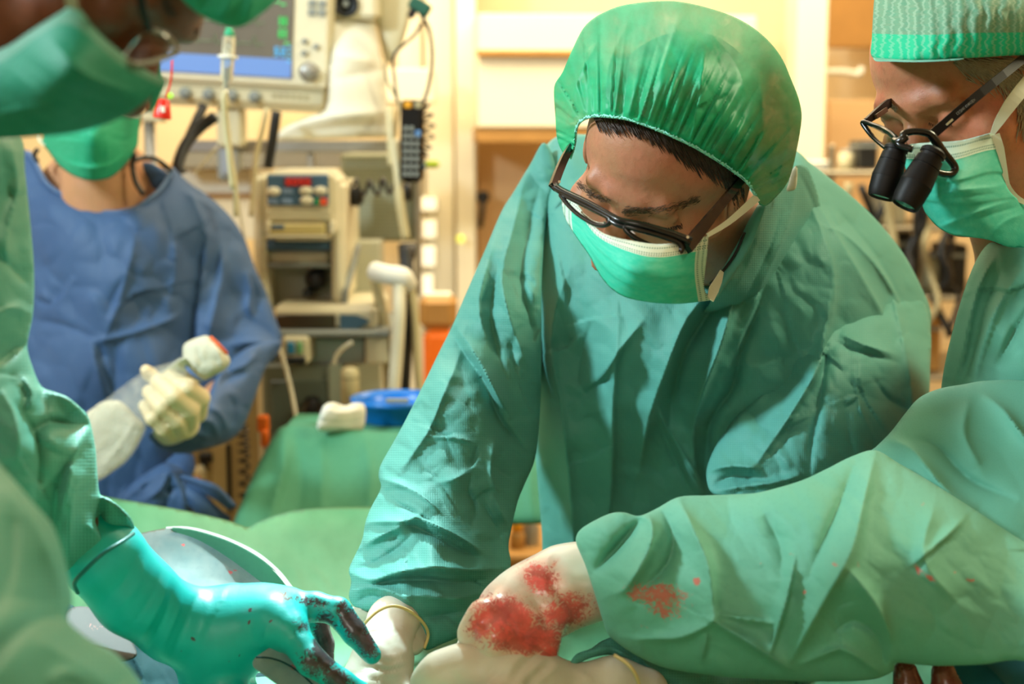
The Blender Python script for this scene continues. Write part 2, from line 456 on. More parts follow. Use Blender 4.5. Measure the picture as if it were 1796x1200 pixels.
def nets(G, lo, res):
    """naive surface nets"""
    S = G < 0; N = G.shape; e = np.zeros(tuple(n-1 for n in N), bool)
    c = [S[i:N[0]-1+i, j:N[1]-1+j, k:N[2]-1+k] for i in (0, 1) for j in (0, 1) for k in (0, 1)]
    allc = np.logical_and.reduce(c); anyc = np.logical_or.reduce(c); act = anyc & ~allc
    idx = -np.ones(act.shape, int); I = np.argwhere(act); idx[act] = np.arange(len(I))
    acc = np.zeros((len(I), 3)); cnt = np.zeros(len(I))
    cor = [(i, j, k) for i in (0, 1) for j in (0, 1) for k in (0, 1)]
    for a in range(8):
        for b in range(a+1, 8):
            df = np.abs(np.array(cor[a])-np.array(cor[b]))
            if df.sum() != 1: continue
            ga = G[tuple((I+cor[a]).T)]; gb = G[tuple((I+cor[b]).T)]; m = (ga < 0) != (gb < 0)
            t = (ga/(ga-gb+1e-12))[m]; pa = np.array(cor[a], float); pb = np.array(cor[b], float)
            acc[m] += pa+(pb-pa)*t[:, None]; cnt[m] += 1
    V = lo+(I+acc/cnt[:, None])*res; Q = []
    for axn in range(3):
        o = [i for i in range(3) if i != axn]
        sl0 = [slice(None)]*3; sl1 = [slice(None)]*3; sl0[axn] = slice(0, -1); sl1[axn] = slice(1, None)
        s0 = S[tuple(sl0)]; s1 = S[tuple(sl1)]; E = np.argwhere(s0 != s1)
        E = E[(E[:, o[0]] > 0) & (E[:, o[1]] > 0) & (E[:, o[0]] < N[o[0]]-1) & (E[:, o[1]] < N[o[1]]-1)]
        sg = s0[tuple(E.T)]
        def g(da, db):
            q = E.copy(); q[:, o[0]] += da; q[:, o[1]] += db; return idx[tuple(q.T)]
        q = np.stack([g(-1, -1), g(0, -1), g(0, 0), g(-1, 0)], 1)
        fl = sg if axn != 1 else ~sg
        q[~fl] = q[~fl][:, ::-1]; Q.append(q)
    return V, np.vstack(Q)
def pc(x, y, d, r):  # joint given in photo pixels: world point and radius in metres
    return P(x, y, d), r*d/F
def chain(pts, k=.006):
    q = [pc(*p) for p in pts]; return [('c', q[i][0], q[i+1][0], q[i][1], q[i+1][1], k) for i in range(len(q)-1)]
# ---------------------------------------------------------------- materials
class NT:
    def __init__(s, name):
        s.m = bpy.data.materials.new(name); s.m.use_nodes = True; s.t = s.m.node_tree; s.b = s.t.nodes['Principled BSDF']; s.out = s.t.nodes['Material Output']
    def n(s, ty, **kw):
        o = s.t.nodes.new(ty)
        for k, v in kw.items():
            if k.startswith('i_'): o.inputs[int(k[2:])].default_value = v
            else: setattr(o, k, v)
        return o
    def l(s, a, b): s.t.links.new(a, b)
    def math(s, op, a, b=None, c=None, clamp=False):
        o = s.n('ShaderNodeMath', operation=op, use_clamp=clamp)
        for i, x in enumerate((a, b, c)):
            if x is None: continue
            if isinstance(x, (int, float)): o.inputs[i].default_value = x
            else: s.l(x, o.inputs[i])
        return o.outputs[0]
    def ramp(s, x, stops):
        o = s.n('ShaderNodeValToRGB'); e = o.color_ramp.elements
        while len(e) > 1: e.remove(e[-1])
        e[0].position = stops[0][0]; e[0].color = c4(stops[0][1])
        for p, c in stops[1:]: q = e.new(p); q.color = c4(c)
        s.l(x, o.inputs[0]); return o.outputs[0]
    def mix(s, f, a, b):
        o = s.n('ShaderNodeMix', data_type='RGBA')
        if isinstance(f, (int, float)): o.inputs[0].default_value = f
        else: s.l(f, o.inputs[0])
        for i, x in ((6, a), (7, b)):
            if isinstance(x, (tuple, list)): o.inputs[i].default_value = c4(x)
            else: s.l(x, o.inputs[i])
        return o.outputs[2]
    def attr(s, nm, what='Fac'): return s.n('ShaderNodeAttribute', attribute_name=nm).outputs[what]
    def noise(s, scale, detail=3, vec=None, rough=.55, dist=0):
        o = s.n('ShaderNodeTexNoise'); o.inputs['Scale'].default_value = scale; o.inputs['Detail'].default_value = detail
        o.inputs['Roughness'].default_value = rough; o.inputs['Distortion'].default_value = dist
        if vec is None: vec = s.n('ShaderNodeTexCoord').outputs['Object']
        s.l(vec, o.inputs['Vector']); return o.outputs[0]
    def bump(s, h, strength, dist=.001, prev=None):
        o = s.n('ShaderNodeBump'); o.inputs['Strength'].default_value = strength; o.inputs['Distance'].default_value = dist
        s.l(h, o.inputs['Height'])
        if prev is not None: s.l(prev, o.inputs['Normal'])
        return o.outputs[0]
    def set(s, **kw):
        for k, v in kw.items(): s.b.inputs[k.replace('_', ' ')].default_value = v if not isinstance(v, tuple) else c4(v)
def c4(c): return (c, c, c, 1) if isinstance(c, (int, float)) else (tuple(c)+(1,))[:4]
def plain(name, col, rough=.5, metal=0, noise=.08, scale=30, bump=0, emit=0, trans=0, alpha=1, coat=0, ior=1.45, emitcol=None):
    t = NT(name)
    if noise:
        d = [max(0, x*(1-noise)) for x in col]; u = [min(1, x*(1+noise)) for x in col]
        t.l(t.mix(t.noise(scale), d, u), t.b.inputs['Base Color'])
    else: t.b.inputs['Base Color'].default_value = c4(col)
    t.set(Roughness=rough, Metallic=metal, IOR=ior); t.b.inputs['Coat Weight'].default_value = coat
    if trans: t.b.inputs['Transmission Weight'].default_value = trans
    if alpha < 1: t.b.inputs['Alpha'].default_value = alpha
    if emit: t.b.inputs['Emission Color'].default_value = c4(emitcol or col); t.b.inputs['Emission Strength'].default_value = emit
    if bump: t.l(t.bump(t.noise(scale*4), bump), t.b.inputs['Normal'])
    return t.m
def cloth(name, col, col2, rough=.62, dots=0, pitch=420, spec=.35, stain=False, sheen=.04, transl=.05, grain=.25, stain_col=(.42, .03, .03), sc=700):
    t = NT(name); uv = t.attr('cloth_uv', 'Vector'); n1 = t.noise(9, 4, uv); base = t.mix(t.ramp(n1, [(.35, 0), (.65, 1)]), col, col2)
    n2 = t.noise(sc, 2, uv, .6); h = n2
    if dots:
        sp = t.n('ShaderNodeSeparateXYZ'); t.l(uv, sp.inputs[0]); x, y = sp.outputs[0], sp.outputs[1]
        a = t.math('SINE', t.math('MULTIPLY', t.math('ADD', x, y), 2*math.pi*pitch*.5)); b = t.math('SINE', t.math('MULTIPLY', t.math('SUBTRACT', x, y), 2*math.pi*pitch*.5))
        pr = t.math('MULTIPLY', a, b); dn = t.math('GREATER_THAN', pr, .45)
        base = t.mix(t.math('MULTIPLY', dn, dots), base, tuple(x_*.55 for x_ in col)); h = t.math('SUBTRACT', n2, t.math('MULTIPLY', pr, .6))
    base = t.mix(t.math('MULTIPLY', t.math('SUBTRACT', n2, .5), grain*2, clamp=True), base, tuple(x_*.5 for x_ in col))
    r = None
    if stain:
        s = t.attr('stain'); ns = t.noise(260, 5, uv, .7, 1.2); nb = t.noise(55, 3, uv, .6, .5)
        f = t.math('MULTIPLY', t.math('SUBTRACT', t.math('ADD', s, t.math('MULTIPLY', ns, 1.6)), 1.30), 5, clamp=True)
        f = t.math('MULTIPLY', f, .8)
        base = t.mix(f, base, t.mix(nb, stain_col, tuple(min(1, c*2.2) for c in stain_col)))
    t.l(base, t.b.inputs['Base Color']); t.set(Roughness=rough); t.b.inputs['Specular IOR Level'].default_value = spec
    t.b.inputs['Sheen Weight'].default_value = sheen
    nr = t.bump(h, .25, .0006); t.l(nr, t.b.inputs['Normal'])
    if transl:
        tr = t.n('ShaderNodeBsdfTranslucent'); t.l(base, tr.inputs[0]); mx = t.n('ShaderNodeMixShader', i_0=transl)
        t.l(t.b.outputs[0], mx.inputs[1]); t.l(tr.outputs[0], mx.inputs[2]); t.l(mx.outputs[0], t.out.inputs[0])
    return t.m
def skinmat(name, col, red, dark, spots=.1):
    t = NT(name); n1 = t.noise(28, 4); n2 = t.noise(160, 3); n3 = t.noise(900, 2)
    b = t.mix(t.ramp(n1, [(.38, 0), (.68, 1)]), col, red); b = t.mix(t.math('MULTIPLY', t.ramp(n2, [(.5, 0), (.75, 1)]), spots*3), b, dark)
    t.l(b, t.b.inputs['Base Color']); t.set(Roughness=.48); t.b.inputs['Subsurface Weight'].default_value = .12
    t.b.inputs['Subsurface Radius'].default_value = (.012, .004, .002); t.b.inputs['Subsurface Scale'].default_value = .5
    t.b.inputs['Specular IOR Level'].default_value = .4
    t.l(t.bump(n3, .25, .0006, t.bump(n2, .3, .0012)), t.b.inputs['Normal']); return t.m
def glovemat(name, col, col2, rough=.38, stain=False, stain_col=(.35, .02, .03), transl=.1, strong=1.0, thr=.82, nsc=170, wash=None, nsw=.7):
    t = NT(name); uv = t.attr('cloth_uv', 'Vector'); n1 = t.noise(30, 3, uv); base = t.mix(n1, col, col2)
    if stain:
        s = t.attr('stain')
        if wash: base = t.mix(t.math('MULTIPLY', t.math('SUBTRACT', t.math('POWER', s, .5), .3), 1.1, clamp=True), base, t.mix(t.ramp(t.noise(90, 4, uv), [(.4, 0), (.6, 1)]), wash, tuple(x*.7 for x in wash)))
        ns = t.noise(nsc, 6, uv, .75, 1.5); nb = t.noise(60, 4, uv, .65, .8)
        f = t.math('MULTIPLY', t.math('SUBTRACT', t.math('ADD', s, t.math('MULTIPLY', ns, nsw)), thr), 4.5, clamp=True)
        base = t.mix(t.math('MULTIPLY', f, .92*strong), base, t.mix(t.ramp(nb, [(.4, 0), (.62, 1)]), stain_col, tuple(min(1, c*2.0+.015) for c in stain_col)))
        r = t.math('SUBTRACT', rough, t.math('MULTIPLY', f, .16)); t.l(r, t.b.inputs['Roughness'])
    else: t.b.inputs['Roughness'].default_value = rough
    t.l(base, t.b.inputs['Base Color']); n2 = t.noise(420, 3, uv); t.l(t.bump(n2, .16, .0006), t.b.inputs['Normal'])
    t.b.inputs['Subsurface Weight'].default_value = transl; t.b.inputs['Subsurface Radius'].default_value = (.01, .008, .006); t.b.inputs['Subsurface Scale'].default_value = .5
    return t.m
def maskmat(name, g1, g2, white, dashrows=(.07, .115, .135), wtop=.155, sideband=.0, W_=1.0):
    """surgical mask, u across 0..1, v down 0..1: white top band with rows of stitch marks, pleated green below"""
    t = NT(name); uv = t.attr('cloth_uv', 'Vector'); sp = t.n('ShaderNodeSeparateXYZ'); t.l(uv, sp.inputs[0]); u, v = sp.outputs[0], sp.outputs[1]
    n1 = t.noise(14, 5, uv, .7); n2 = t.noise(120, 3, uv, .6)
    base = t.mix(t.ramp(n1, [(.42, 0), (.7, 1)]), g1, g2)
    top = t.math('LESS_THAN', v, wtop); base = t.mix(top, base, white)
    if sideband:
        sb = t.math('MAXIMUM', t.math('GREATER_THAN', u, 1-sideband), t.math('LESS_THAN', u, sideband))
        base = t.mix(t.math('MULTIPLY', sb, .7), base, white)
    dash = t.math('GREATER_THAN', t.math('SINE', t.math('MULTIPLY', u, 2*math.pi*62*W_)), -.1); rows = None
    for r in dashrows:
        q = t.math('LESS_THAN', t.math('ABSOLUTE', t.math('SUBTRACT', v, r)), .011); rows = q if rows is None else t.math('MAXIMUM', rows, q)
    rm = t.math('MULTIPLY', rows, dash)
    if sideband:
        for c in (1-sideband*.3, 1-sideband*.75, sideband*.3, sideband*.75):
            q = t.math('LESS_THAN', t.math('ABSOLUTE', t.math('SUBTRACT', u, c)), .006)
            q = t.math('MULTIPLY', q, t.math('GREATER_THAN', t.math('SINE', t.math('MULTIPLY', v, 2*math.pi*34)), 0)); rm = t.math('MAXIMUM', rm, q)
    base = t.mix(t.math('MULTIPLY', rm, .85), base, tuple(x*.35 for x in g1))
    t.l(base, t.b.inputs['Base Color']); t.set(Roughness=.6); t.b.inputs['Specular IOR Level'].default_value = .3
    t.l(t.bump(t.math('SUBTRACT', n2, rm), .3, .0006), t.b.inputs['Normal'])
    tr = t.n('ShaderNodeBsdfTranslucent'); t.l(base, tr.inputs[0]); mx = t.n('ShaderNodeMixShader', i_0=.15)
    t.l(t.b.outputs[0], mx.inputs[1]); t.l(tr.outputs[0], mx.inputs[2]); t.l(mx.outputs[0], t.out.inputs[0])
    return t.m
def sheermat(name, col, col2, cover=.6, glossy=.45, var=.3, scale=40):
    """thin non-woven or plastic that lets what lies under it show"""
    t = NT(name); uv = t.attr('cloth_uv', 'Vector'); n = t.noise(scale, 4, uv, .6); n2 = t.noise(900, 2, uv)
    b = t.mix(n, col, col2); t.l(b, t.b.inputs['Base Color']); t.set(Roughness=glossy)
    a = t.math('ADD', t.math('MULTIPLY', t.math('SUBTRACT', n, .5), var*2), cover, clamp=True); t.l(a, t.b.inputs['Alpha'])
    t.l(t.bump(n2, .2, .0005), t.b.inputs['Normal'])
    tr = t.n('ShaderNodeBsdfTranslucent'); t.l(b, tr.inputs[0]); ad = t.n('ShaderNodeMixShader', i_0=.15)
    tp = t.n('ShaderNodeBsdfTransparent'); m2 = t.n('ShaderNodeMixShader'); t.l(a, m2.inputs[0]); t.l(tp.outputs[0], m2.inputs[1]); t.l(tr.outputs[0], m2.inputs[2])
    t.l(t.b.outputs[0], ad.inputs[1]); t.l(m2.outputs[0], ad.inputs[2]); t.l(ad.outputs[0], t.out.inputs[0])
    return t.m
M = {}
M['gown'] = cloth('gown_teal', (.080, .33, .285), (.10, .38, .325), dots=.30, pitch=430, stain=False)
M['gown_st'] = cloth('gown_green_stained', (.125, .40, .285), (.16, .46, .34), rough=.7, dots=0, stain=True, stain_col=(.40, .06, .045), sc=260)
M['gown_r'] = cloth('gown_green', (.10, .36, .265), (.13, .41, .31), rough=.7)
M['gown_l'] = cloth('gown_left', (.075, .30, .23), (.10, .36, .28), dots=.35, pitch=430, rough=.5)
M['gown_b'] = cloth('gown_blue', (.035, .09, .215), (.05, .115, .255), rough=.6, transl=.05)
M['blue_trim'] = cloth('gown_blue_trim', (.06, .13, .27), (.08, .16, .31), rough=.6, transl=.0)
M['drape'] = cloth('drape_green', (.055, .28, .14), (.16, .47, .27), rough=.6, transl=.03, sc=120)
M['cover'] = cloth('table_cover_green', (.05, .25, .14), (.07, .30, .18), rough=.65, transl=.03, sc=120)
M['paper'] = cloth('paper_drape', (.10, .23, .26), (.36, .42, .42), rough=.6, stain=True, sc=120, stain_col=(.45, .05, .06), grain=.4)
M['hem'] = plain('paper_hem', (.80, .86, .80), .6)
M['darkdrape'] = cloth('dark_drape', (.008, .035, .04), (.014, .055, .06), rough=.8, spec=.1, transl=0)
M['bluedrape'] = cloth('blue_drape', (.015, .17, .27), (.03, .24, .34), rough=.6)
M['teal_glove'] = glovemat('glove_teal', (.0, .36, .34), (.0, .46, .43), .42, True, (.04, .004, .010), .04, thr=1.30, nsc=240, nsw=1.7)
M['white_glove'] = glovemat('glove_white', (.62, .54, .44), (.70, .62, .50), .45)
M['wet_glove'] = glovemat('glove_bloody', (.70, .68, .56), (.82, .80, .68), .32, True, (.40, .02, .02), .12, .85, thr=1.37, nsc=190, nsw=1.7, wash=(.80, .20, .10))
M['dark_glove'] = glovemat('glove_soaked', (.22, .12, .06), (.30, .15, .08), .4, True, (.10, .015, .01), .05, .9, thr=1.6, nsc=150, nsw=1.7)
M['cream_glove'] = glovemat('glove_cream', (.74, .62, .38), (.82, .70, .46), .45)
M['cuff_w'] = cloth('cuff_white', (.54, .56, .44), (.64, .65, .52), sc=300)
M['skin_c'] = skinmat('skin_surgeon', (.40, .185, .10), (.48, .165, .10), (.24, .09, .05))
M['skin_r'] = skinmat('skin_older', (.46, .195, .095), (.56, .165, .09), (.30, .10, .05), .14)
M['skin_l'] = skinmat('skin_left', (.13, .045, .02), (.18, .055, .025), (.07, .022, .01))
M['skin_n'] = skinmat('skin_nurse', (.50, .26, .13), (.55, .27, .15), (.35, .16, .08), .03)
M['hair'] = plain('hair_dark', (.030, .016, .010), .5, noise=.3)
M['hair_grey'] = plain('hair_grey', (.36, .28, .20), .5, noise=.4, scale=200)
M['hair_br'] = plain('brow_brown', (.10, .055, .03), .6)
M['cap_c'] = sheermat('cap_sheer_green', (.0, .36, .16), (.02, .52, .24), .85, .5, .5, 34)
M['elastic'] = plain('elastic', (.25, .75, .62), .6)
M['cap_solid'] = cloth('cap_green', (.01, .33, .19), (.02, .42, .25), sc=400, transl=.1)
M['mask_c'] = maskmat('mask_center', (.03, .60, .42), (.10, .66, .48), (.78, .86, .74), sideband=.07, dashrows=(.075, .165, .20), wtop=.225)
M['mask_r'] = maskmat('mask_right', (.05, .52, .38), (.10, .58, .43), (.62, .78, .66), sideband=.0, dashrows=(.06, .155, .185), wtop=.215)
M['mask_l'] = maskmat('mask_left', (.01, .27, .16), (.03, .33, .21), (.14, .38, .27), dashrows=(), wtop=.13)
M['mask_n'] = maskmat('mask_nurse', (.02, .46, .25), (.05, .54, .31), (.55, .68, .58), dashrows=(), wtop=.10)
M['strap'] = plain('ear_loop', (.70, .74, .58), .7)
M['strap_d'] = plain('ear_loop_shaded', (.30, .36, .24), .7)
M['blk'] = plain('black_acetate', (.004, .004, .004), .25, noise=0, coat=.15)
M['blkm'] = plain('black_matte', (.006, .005, .005), .5, noise=.1)
M['blkm'].node_tree.nodes['Principled BSDF'].inputs['Specular IOR Level'].default_value = .25
M['rubber'] = plain('black_rubber', (.010, .012, .014), .4)
M['lens'] = plain('lens_glass', (.92, .96, .96), .02, trans=1, noise=0, ior=1.05, coat=.5)
M['clear'] = plain('clear_plastic', (.85, .9, .85), .12, trans=.85, noise=0, ior=1.2)
M['chrome'] = plain('chrome', (.7, .7, .68), .2, 1, noise=0)
M['steel'] = plain('steel_grey', (.34, .34, .32), .35, .6)
M['beige'] = plain('beige_plastic', (.60, .56, .38), .45)
M['beige_l'] = plain('cream_plastic', (.74, .70, .52), .45)
M['beige_d'] = plain('dull_beige', (.38, .34, .20), .5)
M['greyp'] = plain('grey_plastic', (.24, .27, .26), .5)
M['bluep'] = plain('blue_panel', (.05, .12, .21), .4)
M['basin'] = plain('basin_blue', (.0, .17, .62), .3)
M['white'] = plain('white_plastic', (.80, .80, .72), .5)
M['towel'] = cloth('towel_white', (.80, .80, .70), (.86, .86, .78), sc=260, transl=.1)
M['orange'] = plain('orange_plastic', (.85, .16, .01), .4)
M['red'] = plain('red_plastic', (.75, .02, .01), .3)
M['lime'] = plain('lime_plastic', (.42, .60, .02), .4)
M['amber'] = plain('amber_plastic', (.75, .36, .02), .4)
M['tube_y'] = plain('tube_cream', (.62, .56, .34), .4)
M['tube_c'] = plain('tube_clear', (.75, .72, .55), .2, trans=.4, noise=0)
M['wall'] = plain('wall_cream', (.80, .66, .42), .6, noise=.04, scale=3)
M['wall_o'] = plain('wall_ochre', (.62, .38, .13), .6, noise=.08, scale=3)
M['panel_w'] = plain('panel_pale', (.86, .80, .62), .45, noise=.03, scale=4)
M['panel_p'] = plain('panel_peach', (.74, .50, .27), .5, noise=.05, scale=4)
M['wood'] = plain('wood_edge', (.42, .22, .06), .5, noise=.2, scale=12)
M['floor'] = plain('floor_vinyl', (.26, .20, .11), .35, noise=.15, scale=5)
M['ceiling'] = plain('ceiling_paint', (.60, .50, .32), .7, noise=.03, scale=3)
M['metal_d'] = plain('shelf_metal', (.30, .27, .20), .35, .5)
# ---------------------------------------------------------------- the room
def slab(name, x0, y0, z0, x1, y1, z1, m):
    b = MB(); b.box([(x0+x1)/2, (y0+y1)/2, (z0+z1)/2], [x1-x0, y1-y0, z1-z0]); return b.done(name, m, kind='structure')
slab('floor', -2.8, -1.8, -.05, 2.8, 5.6, 0, M['floor'])
slab('ceiling', -2.8, -1.8, 2.95, 2.8, 5.6, 3.0, M['ceiling'])
slab('wall_back', -2.8, 5.4, 0, 2.8, 5.5, 2.95, M['wall'])
slab('wall_left', -2.8, -1.8, 0, -2.7, 5.4, 2.95, M['wall'])
slab('wall_right', 2.7, -1.8, 0, 2.8, 5.4, 2.95, M['wall_o'])
slab('wall_near', -2.7, -1.8, 0, 2.7, -1.7, 2.95, M['wall'])
slab('baseboard_back', -2.7, 5.385, 0, 2.7, 5.4, .12, M['panel_w'])
def bx(b, x0, y0, x1, y1, Y, dep, bev=0.0, yaw=0):
    """box whose front face fills a pixel rectangle on the plane at distance Y"""
    c = W((x0+x1)/2, (y0+y1)/2, Y); a = W(x0, (y0+y1)/2, Y); e = W(x1, (y0+y1)/2, Y); t = W((x0+x1)/2, y0, Y); u = W((x0+x1)/2, y1, Y)
    R = None
    if yaw: q = math.radians(yaw); R = np.array([[math.cos(q), -math.sin(q), 0], [math.sin(q), math.cos(q), 0], [0, 0, 1]])
    off = np.array([0, dep/2, 0]); 
    if R is not None: off = R@off
    b.box(c+off, [e[0]-a[0], dep, t[2]-u[2]], R, bev)
def BX(name, rects, m, parent=None, bev=.004, label=None, kind=None, yaw=0, auto=False):
    b = MB()
    for r in rects: bx(b, *r, bev, yaw)
    return b.done(name, m, parent, label=label, kind=kind)
# door frames and pillar of the far wall
BX('trim_1', [(700, -260, 742, 1000, 5.2, .12), (748, -260, 796, 1000, 5.1, .2)], M['panel_w'], kind='structure')
BX('trim_2', [(800, -260, 834, 1000, 4.95, .25)], M['panel_w'], kind='structure')
BX('trim_3', [(1392, -260, 1444, 900, 4.7, .22)], M['panel_w'], kind='structure')
slab('trim_4', -2.7, 5.2, 2.62, 2.7, 5.4, 2.74, M['wood'])
# wall cupboard with pale doors
def front(x, y, Y): return W(x, y, Y)
c = root('wall_cupboard', W(980, 230, 4.9), 'pale wall cupboard with wooden edge and painted shade strips behind the surgeon in the bouffant cap', 'cupboard')
BX('body', [(838, 26, 1330, 224, 4.75, .3)], M['panel_w'], c, yaw=5)
BX('shelf_edge', [(836, 88, 1332, 100, 4.72, .03)], M['wood'], c, yaw=5, label='wooden strip')
BX('shade_strip', [(836, 226, 1332, 250, 4.76, .3)], M['wood'], c, yaw=5)  # brown strip painted in for the shadow under the cupboard
c = root('wall_panel', W(980, 700, 5.1), 'peach coloured lower wall panel under the pale cupboard', 'panel')
BX('board', [(838, 252, 1390, 700, 5.1, .05)], M['panel_p'], c)
BX('rail', [(838, 700, 1390, 712, 5.08, .06)], M['wood'], c)
BX('board', [(1448, 178, 1530, 560, 5.1, .05)], M['panel_p'], root('wall_panel', W(1488, 560, 5.1), 'peach panel right of the pale pillar, behind the loupes', 'panel'))
BX('board', [(1448, -60, 1960, 84, 5.15, .05)], M['wood'], root('upper_board', W(1700, 84, 5.1), 'ochre brown board high on the wall right of the pillar', 'board'))
# coat hook with a dark grip beside the shoulder
h = root('wall_handset', W(846, 350, 4.98), 'small dark handle hanging on the peach panel left of the surgeon', 'handle')
BX('holder', [(836, 336, 858, 356, 4.95, .06)], M['rubber'], h, .01)
b = MB(); b.tube([W(848, 350, 4.96), W(846, 372, 4.93), W(842, 398, 4.95)], .009); b.done('grip', M['rubber'], h, True)
# ---- shelf trolley seen between the two surgeons
t = trol = root('shelf_trolley', W(1560, 900, 4.3)*[1, 1, 0], 'metal shelf trolley with instruments between the two surgeons', 'trolley')
for x in (1440, 1596): BX('post', [(x, 268, x+10, 1250, 4.2, .03)], M['metal_d'], t)
for y in (300, 398, 520, 660): BX('shelf', [(1400, y, 1800, y+9, 4.18, .5)], M['metal_d'], t)
for (x0, y0, x1, y1, m, nm, lab, cat) in (
    (1508, 246, 1540, 297, 'rubber', 'black_box', 'small black box standing on the top shelf of the trolley', 'box'),
    (1426, 282, 1466, 299, 'white', 'white_tray', 'low white tray on the top shelf of the trolley', 'tray'),
    (1470, 262, 1500, 299, 'beige', 'beige_canister', 'beige canister on the trolley left of the black box', 'canister'),
    (1404, 340, 1440, 397, 'beige_d', 'beige_bin', 'dull beige bin on the second trolley shelf', 'bin'),
    (1452, 352, 1500, 397, 'white', 'white_box', 'white box on the second trolley shelf', 'box'),
    (1546, 330, 1590, 397, 'beige', 'beige_case', 'beige case on the second trolley shelf under the loupes', 'case'),
    (1448, 418, 1500, 519, 'panel_p', 'brown_carton', 'light brown carton on the third trolley shelf', 'carton'),
    (1520, 436, 1560, 519, 'white', 'white_jar', 'white jar beside the brown carton on the third shelf', 'jar'),
    (1564, 404, 1598, 519, 'rubber', 'dark_case', 'dark upright case on the third shelf, right of the white jar', 'case'),
    (1612, 440, 1660, 519, 'beige_d', 'beige_drum', 'round beige drum on the third shelf', 'drum'),
    (1600, 556, 1650, 659, 'wood', 'brown_box', 'brown box on the lowest visible shelf', 'box'),
    (1654, 430, 1696, 519, 'rubber', 'dark_pouch', 'dark pouch near the older surgeon\'s collar', 'pouch')):
    y1 = 250+(y1-249)*.9835-.4
    r = root(nm, W((x0+x1)/2, y1, 4.28), lab, cat)
    b = MB(); Y = 4.25
    if cat in ('canister', 'jar', 'drum'):
        p = W((x0+x1)/2, y1, Y+.08); q = W((x0+x1)/2, y0, Y+.08); q = np.array([p[0], p[1], q[2]]); R_ = (x1-x0)/2/F*Y; L = q[2]-p[2]
        b.lathe(p, q, [(0, R_*.9), (.003, R_), (L*.8, R_), (L*.84, R_*.8)]); b.done('body', M[m], r, True)
        b = MB(); b.lathe(p, q, [(L*.84, R_*.85), (L*.97, R_*.85), (L, R_*.7)]); b.done('lid', M['steel'], r, True)
    else:
        bx(b, x0, y0, x1, y1, Y, .14, .006); b.done('body', M[m], r)
        b = MB(); bx(b, x0-2, y0+(y1-y0)*.18, x1+2, y0+(y1-y0)*.26, Y-.004, .146, .002); b.done('lid', M['greyp'], r)
rng = random.Random(4)
r = trol
for i in range(9):
    b = MB(); x = 1500+i*22; pts = [W(x+rng.uniform(-20, 20), 330+j*50+rng.uniform(-12, 12), 4.08+rng.uniform(-.03, .03)) for j in range(6)]
    b.tube(pts, .008+.006*rng.random()); b.done('cable', M['rubber' if i % 3 else 'beige_d'], r, True)
r = root('wall_pipe', W(1500, 128, 4.9), 'pale pipe with bent tap high beside the pillar', 'pipe')
b = MB(); b.tube([W(1446, 126, 4.9), W(1480, 126, 4.9), W(1505, 130, 4.9), W(1512, 118, 4.9)], .012); b.done('pipe', M['white'], r, True)
# ---- yellow capped bottles and trolley below the gap at the surgeon's elbow
t = root('low_trolley', W(930, 1000, 3.2)*[1, 1, 0], 'brown low trolley seen through the gap under the surgeon\'s arm', 'trolley')
BX('top', [(850, 975, 1010, 990, 3.2, .5)], M['wood'], t)
BX('body', [(856, 990, 1004, 1400, 3.22, .45)], M['wood'], t)
r = root('steel_flask', W(930, 975, 3.25), 'grey steel flask on the low trolley behind the gap', 'flask')
b = MB(); p = W(930, 974, 3.3); b.lathe(p, p+[0, 0, .1], [(0, .02), (.005, .022), (.07, .022), (.085, .012), (.1, .011)]); b.done('body', M['steel'], r, True)
r = root('yellow_capped_bottle', W(906, 975, 3.25), 'yellow capped bottle beside the steel flask', 'bottle')
b = MB(); p = W(907, 974, 3.27); b.lathe(p, p+[0, 0, .1], [(0, .018), (.05, .018), (.06, .012)]); b.done('body', M['wood'], r, True)
b = MB(); b.lathe(p, p+[0, 0, .1], [(.06, .014), (.085, .014), (.088, .01)]); b.done('cap', M['amber'], r, True)

# ---------------------------------------------------------------- patient monitor on its arm
YM = 2.95
mo = root('patient_monitor', W(430, 190, YM+.1), 'beige patient monitor with dark screen above the anaesthesia tower', 'monitor')
def frame_pts(x, y, Y=YM): return W(x, y, Y)
# slightly rolled: right side lower
rollR = math.radians(3.2)
RM = np.array([[math.cos(rollR), 0, math.sin(rollR)], [0, 1, 0], [-math.sin(rollR), 0, math.cos(rollR)]])
c0 = W(420, 100, YM); sM = YM/F*1.01
def mbx(b, x0, y0, x1, y1, dy, dep, bev=.003):
    c = np.array([((x0+x1)/2-420)*sM, dy+dep/2, (100-(y0+y1)/2)*sM]); b.box(c0+RM@c, [(x1-x0)*sM, dep, (y1-y0)*sM], RM, bev)
def MBX(name, rs, m, parent=mo, bev=.003, **k):
    b = MB()
    for r in rs: mbx(b, *r, bev)
    return b.done(name, m, parent, **k)
MBX('housing', [(262, -90, 577, 186, 0, .12)], M['beige'], bev=.016)
MBX('front_bezel', [(266, -86, 573, 146, -.012, .02)], M['beige_l'], bev=.006)
scr = MBX('screen', [(280, -75, 512, 132, -.016, .006)], plain('screen_glass', (.13, .12, .10), .25, noise=.15, scale=8, emit=.10), bev=.001)
MBX('status_bar', [(282, 100, 511, 131, -.018, .003)], plain('screen_blue', (.10, .20, .48), .4, noise=0, emit=.55), scr, bev=0)
g = plain('screen_green', (.06, .50, .14), .4, noise=0, emit=.7); bl = plain('screen_cyan', (.08, .36, .60), .4, noise=0, emit=.7)
b = MB()
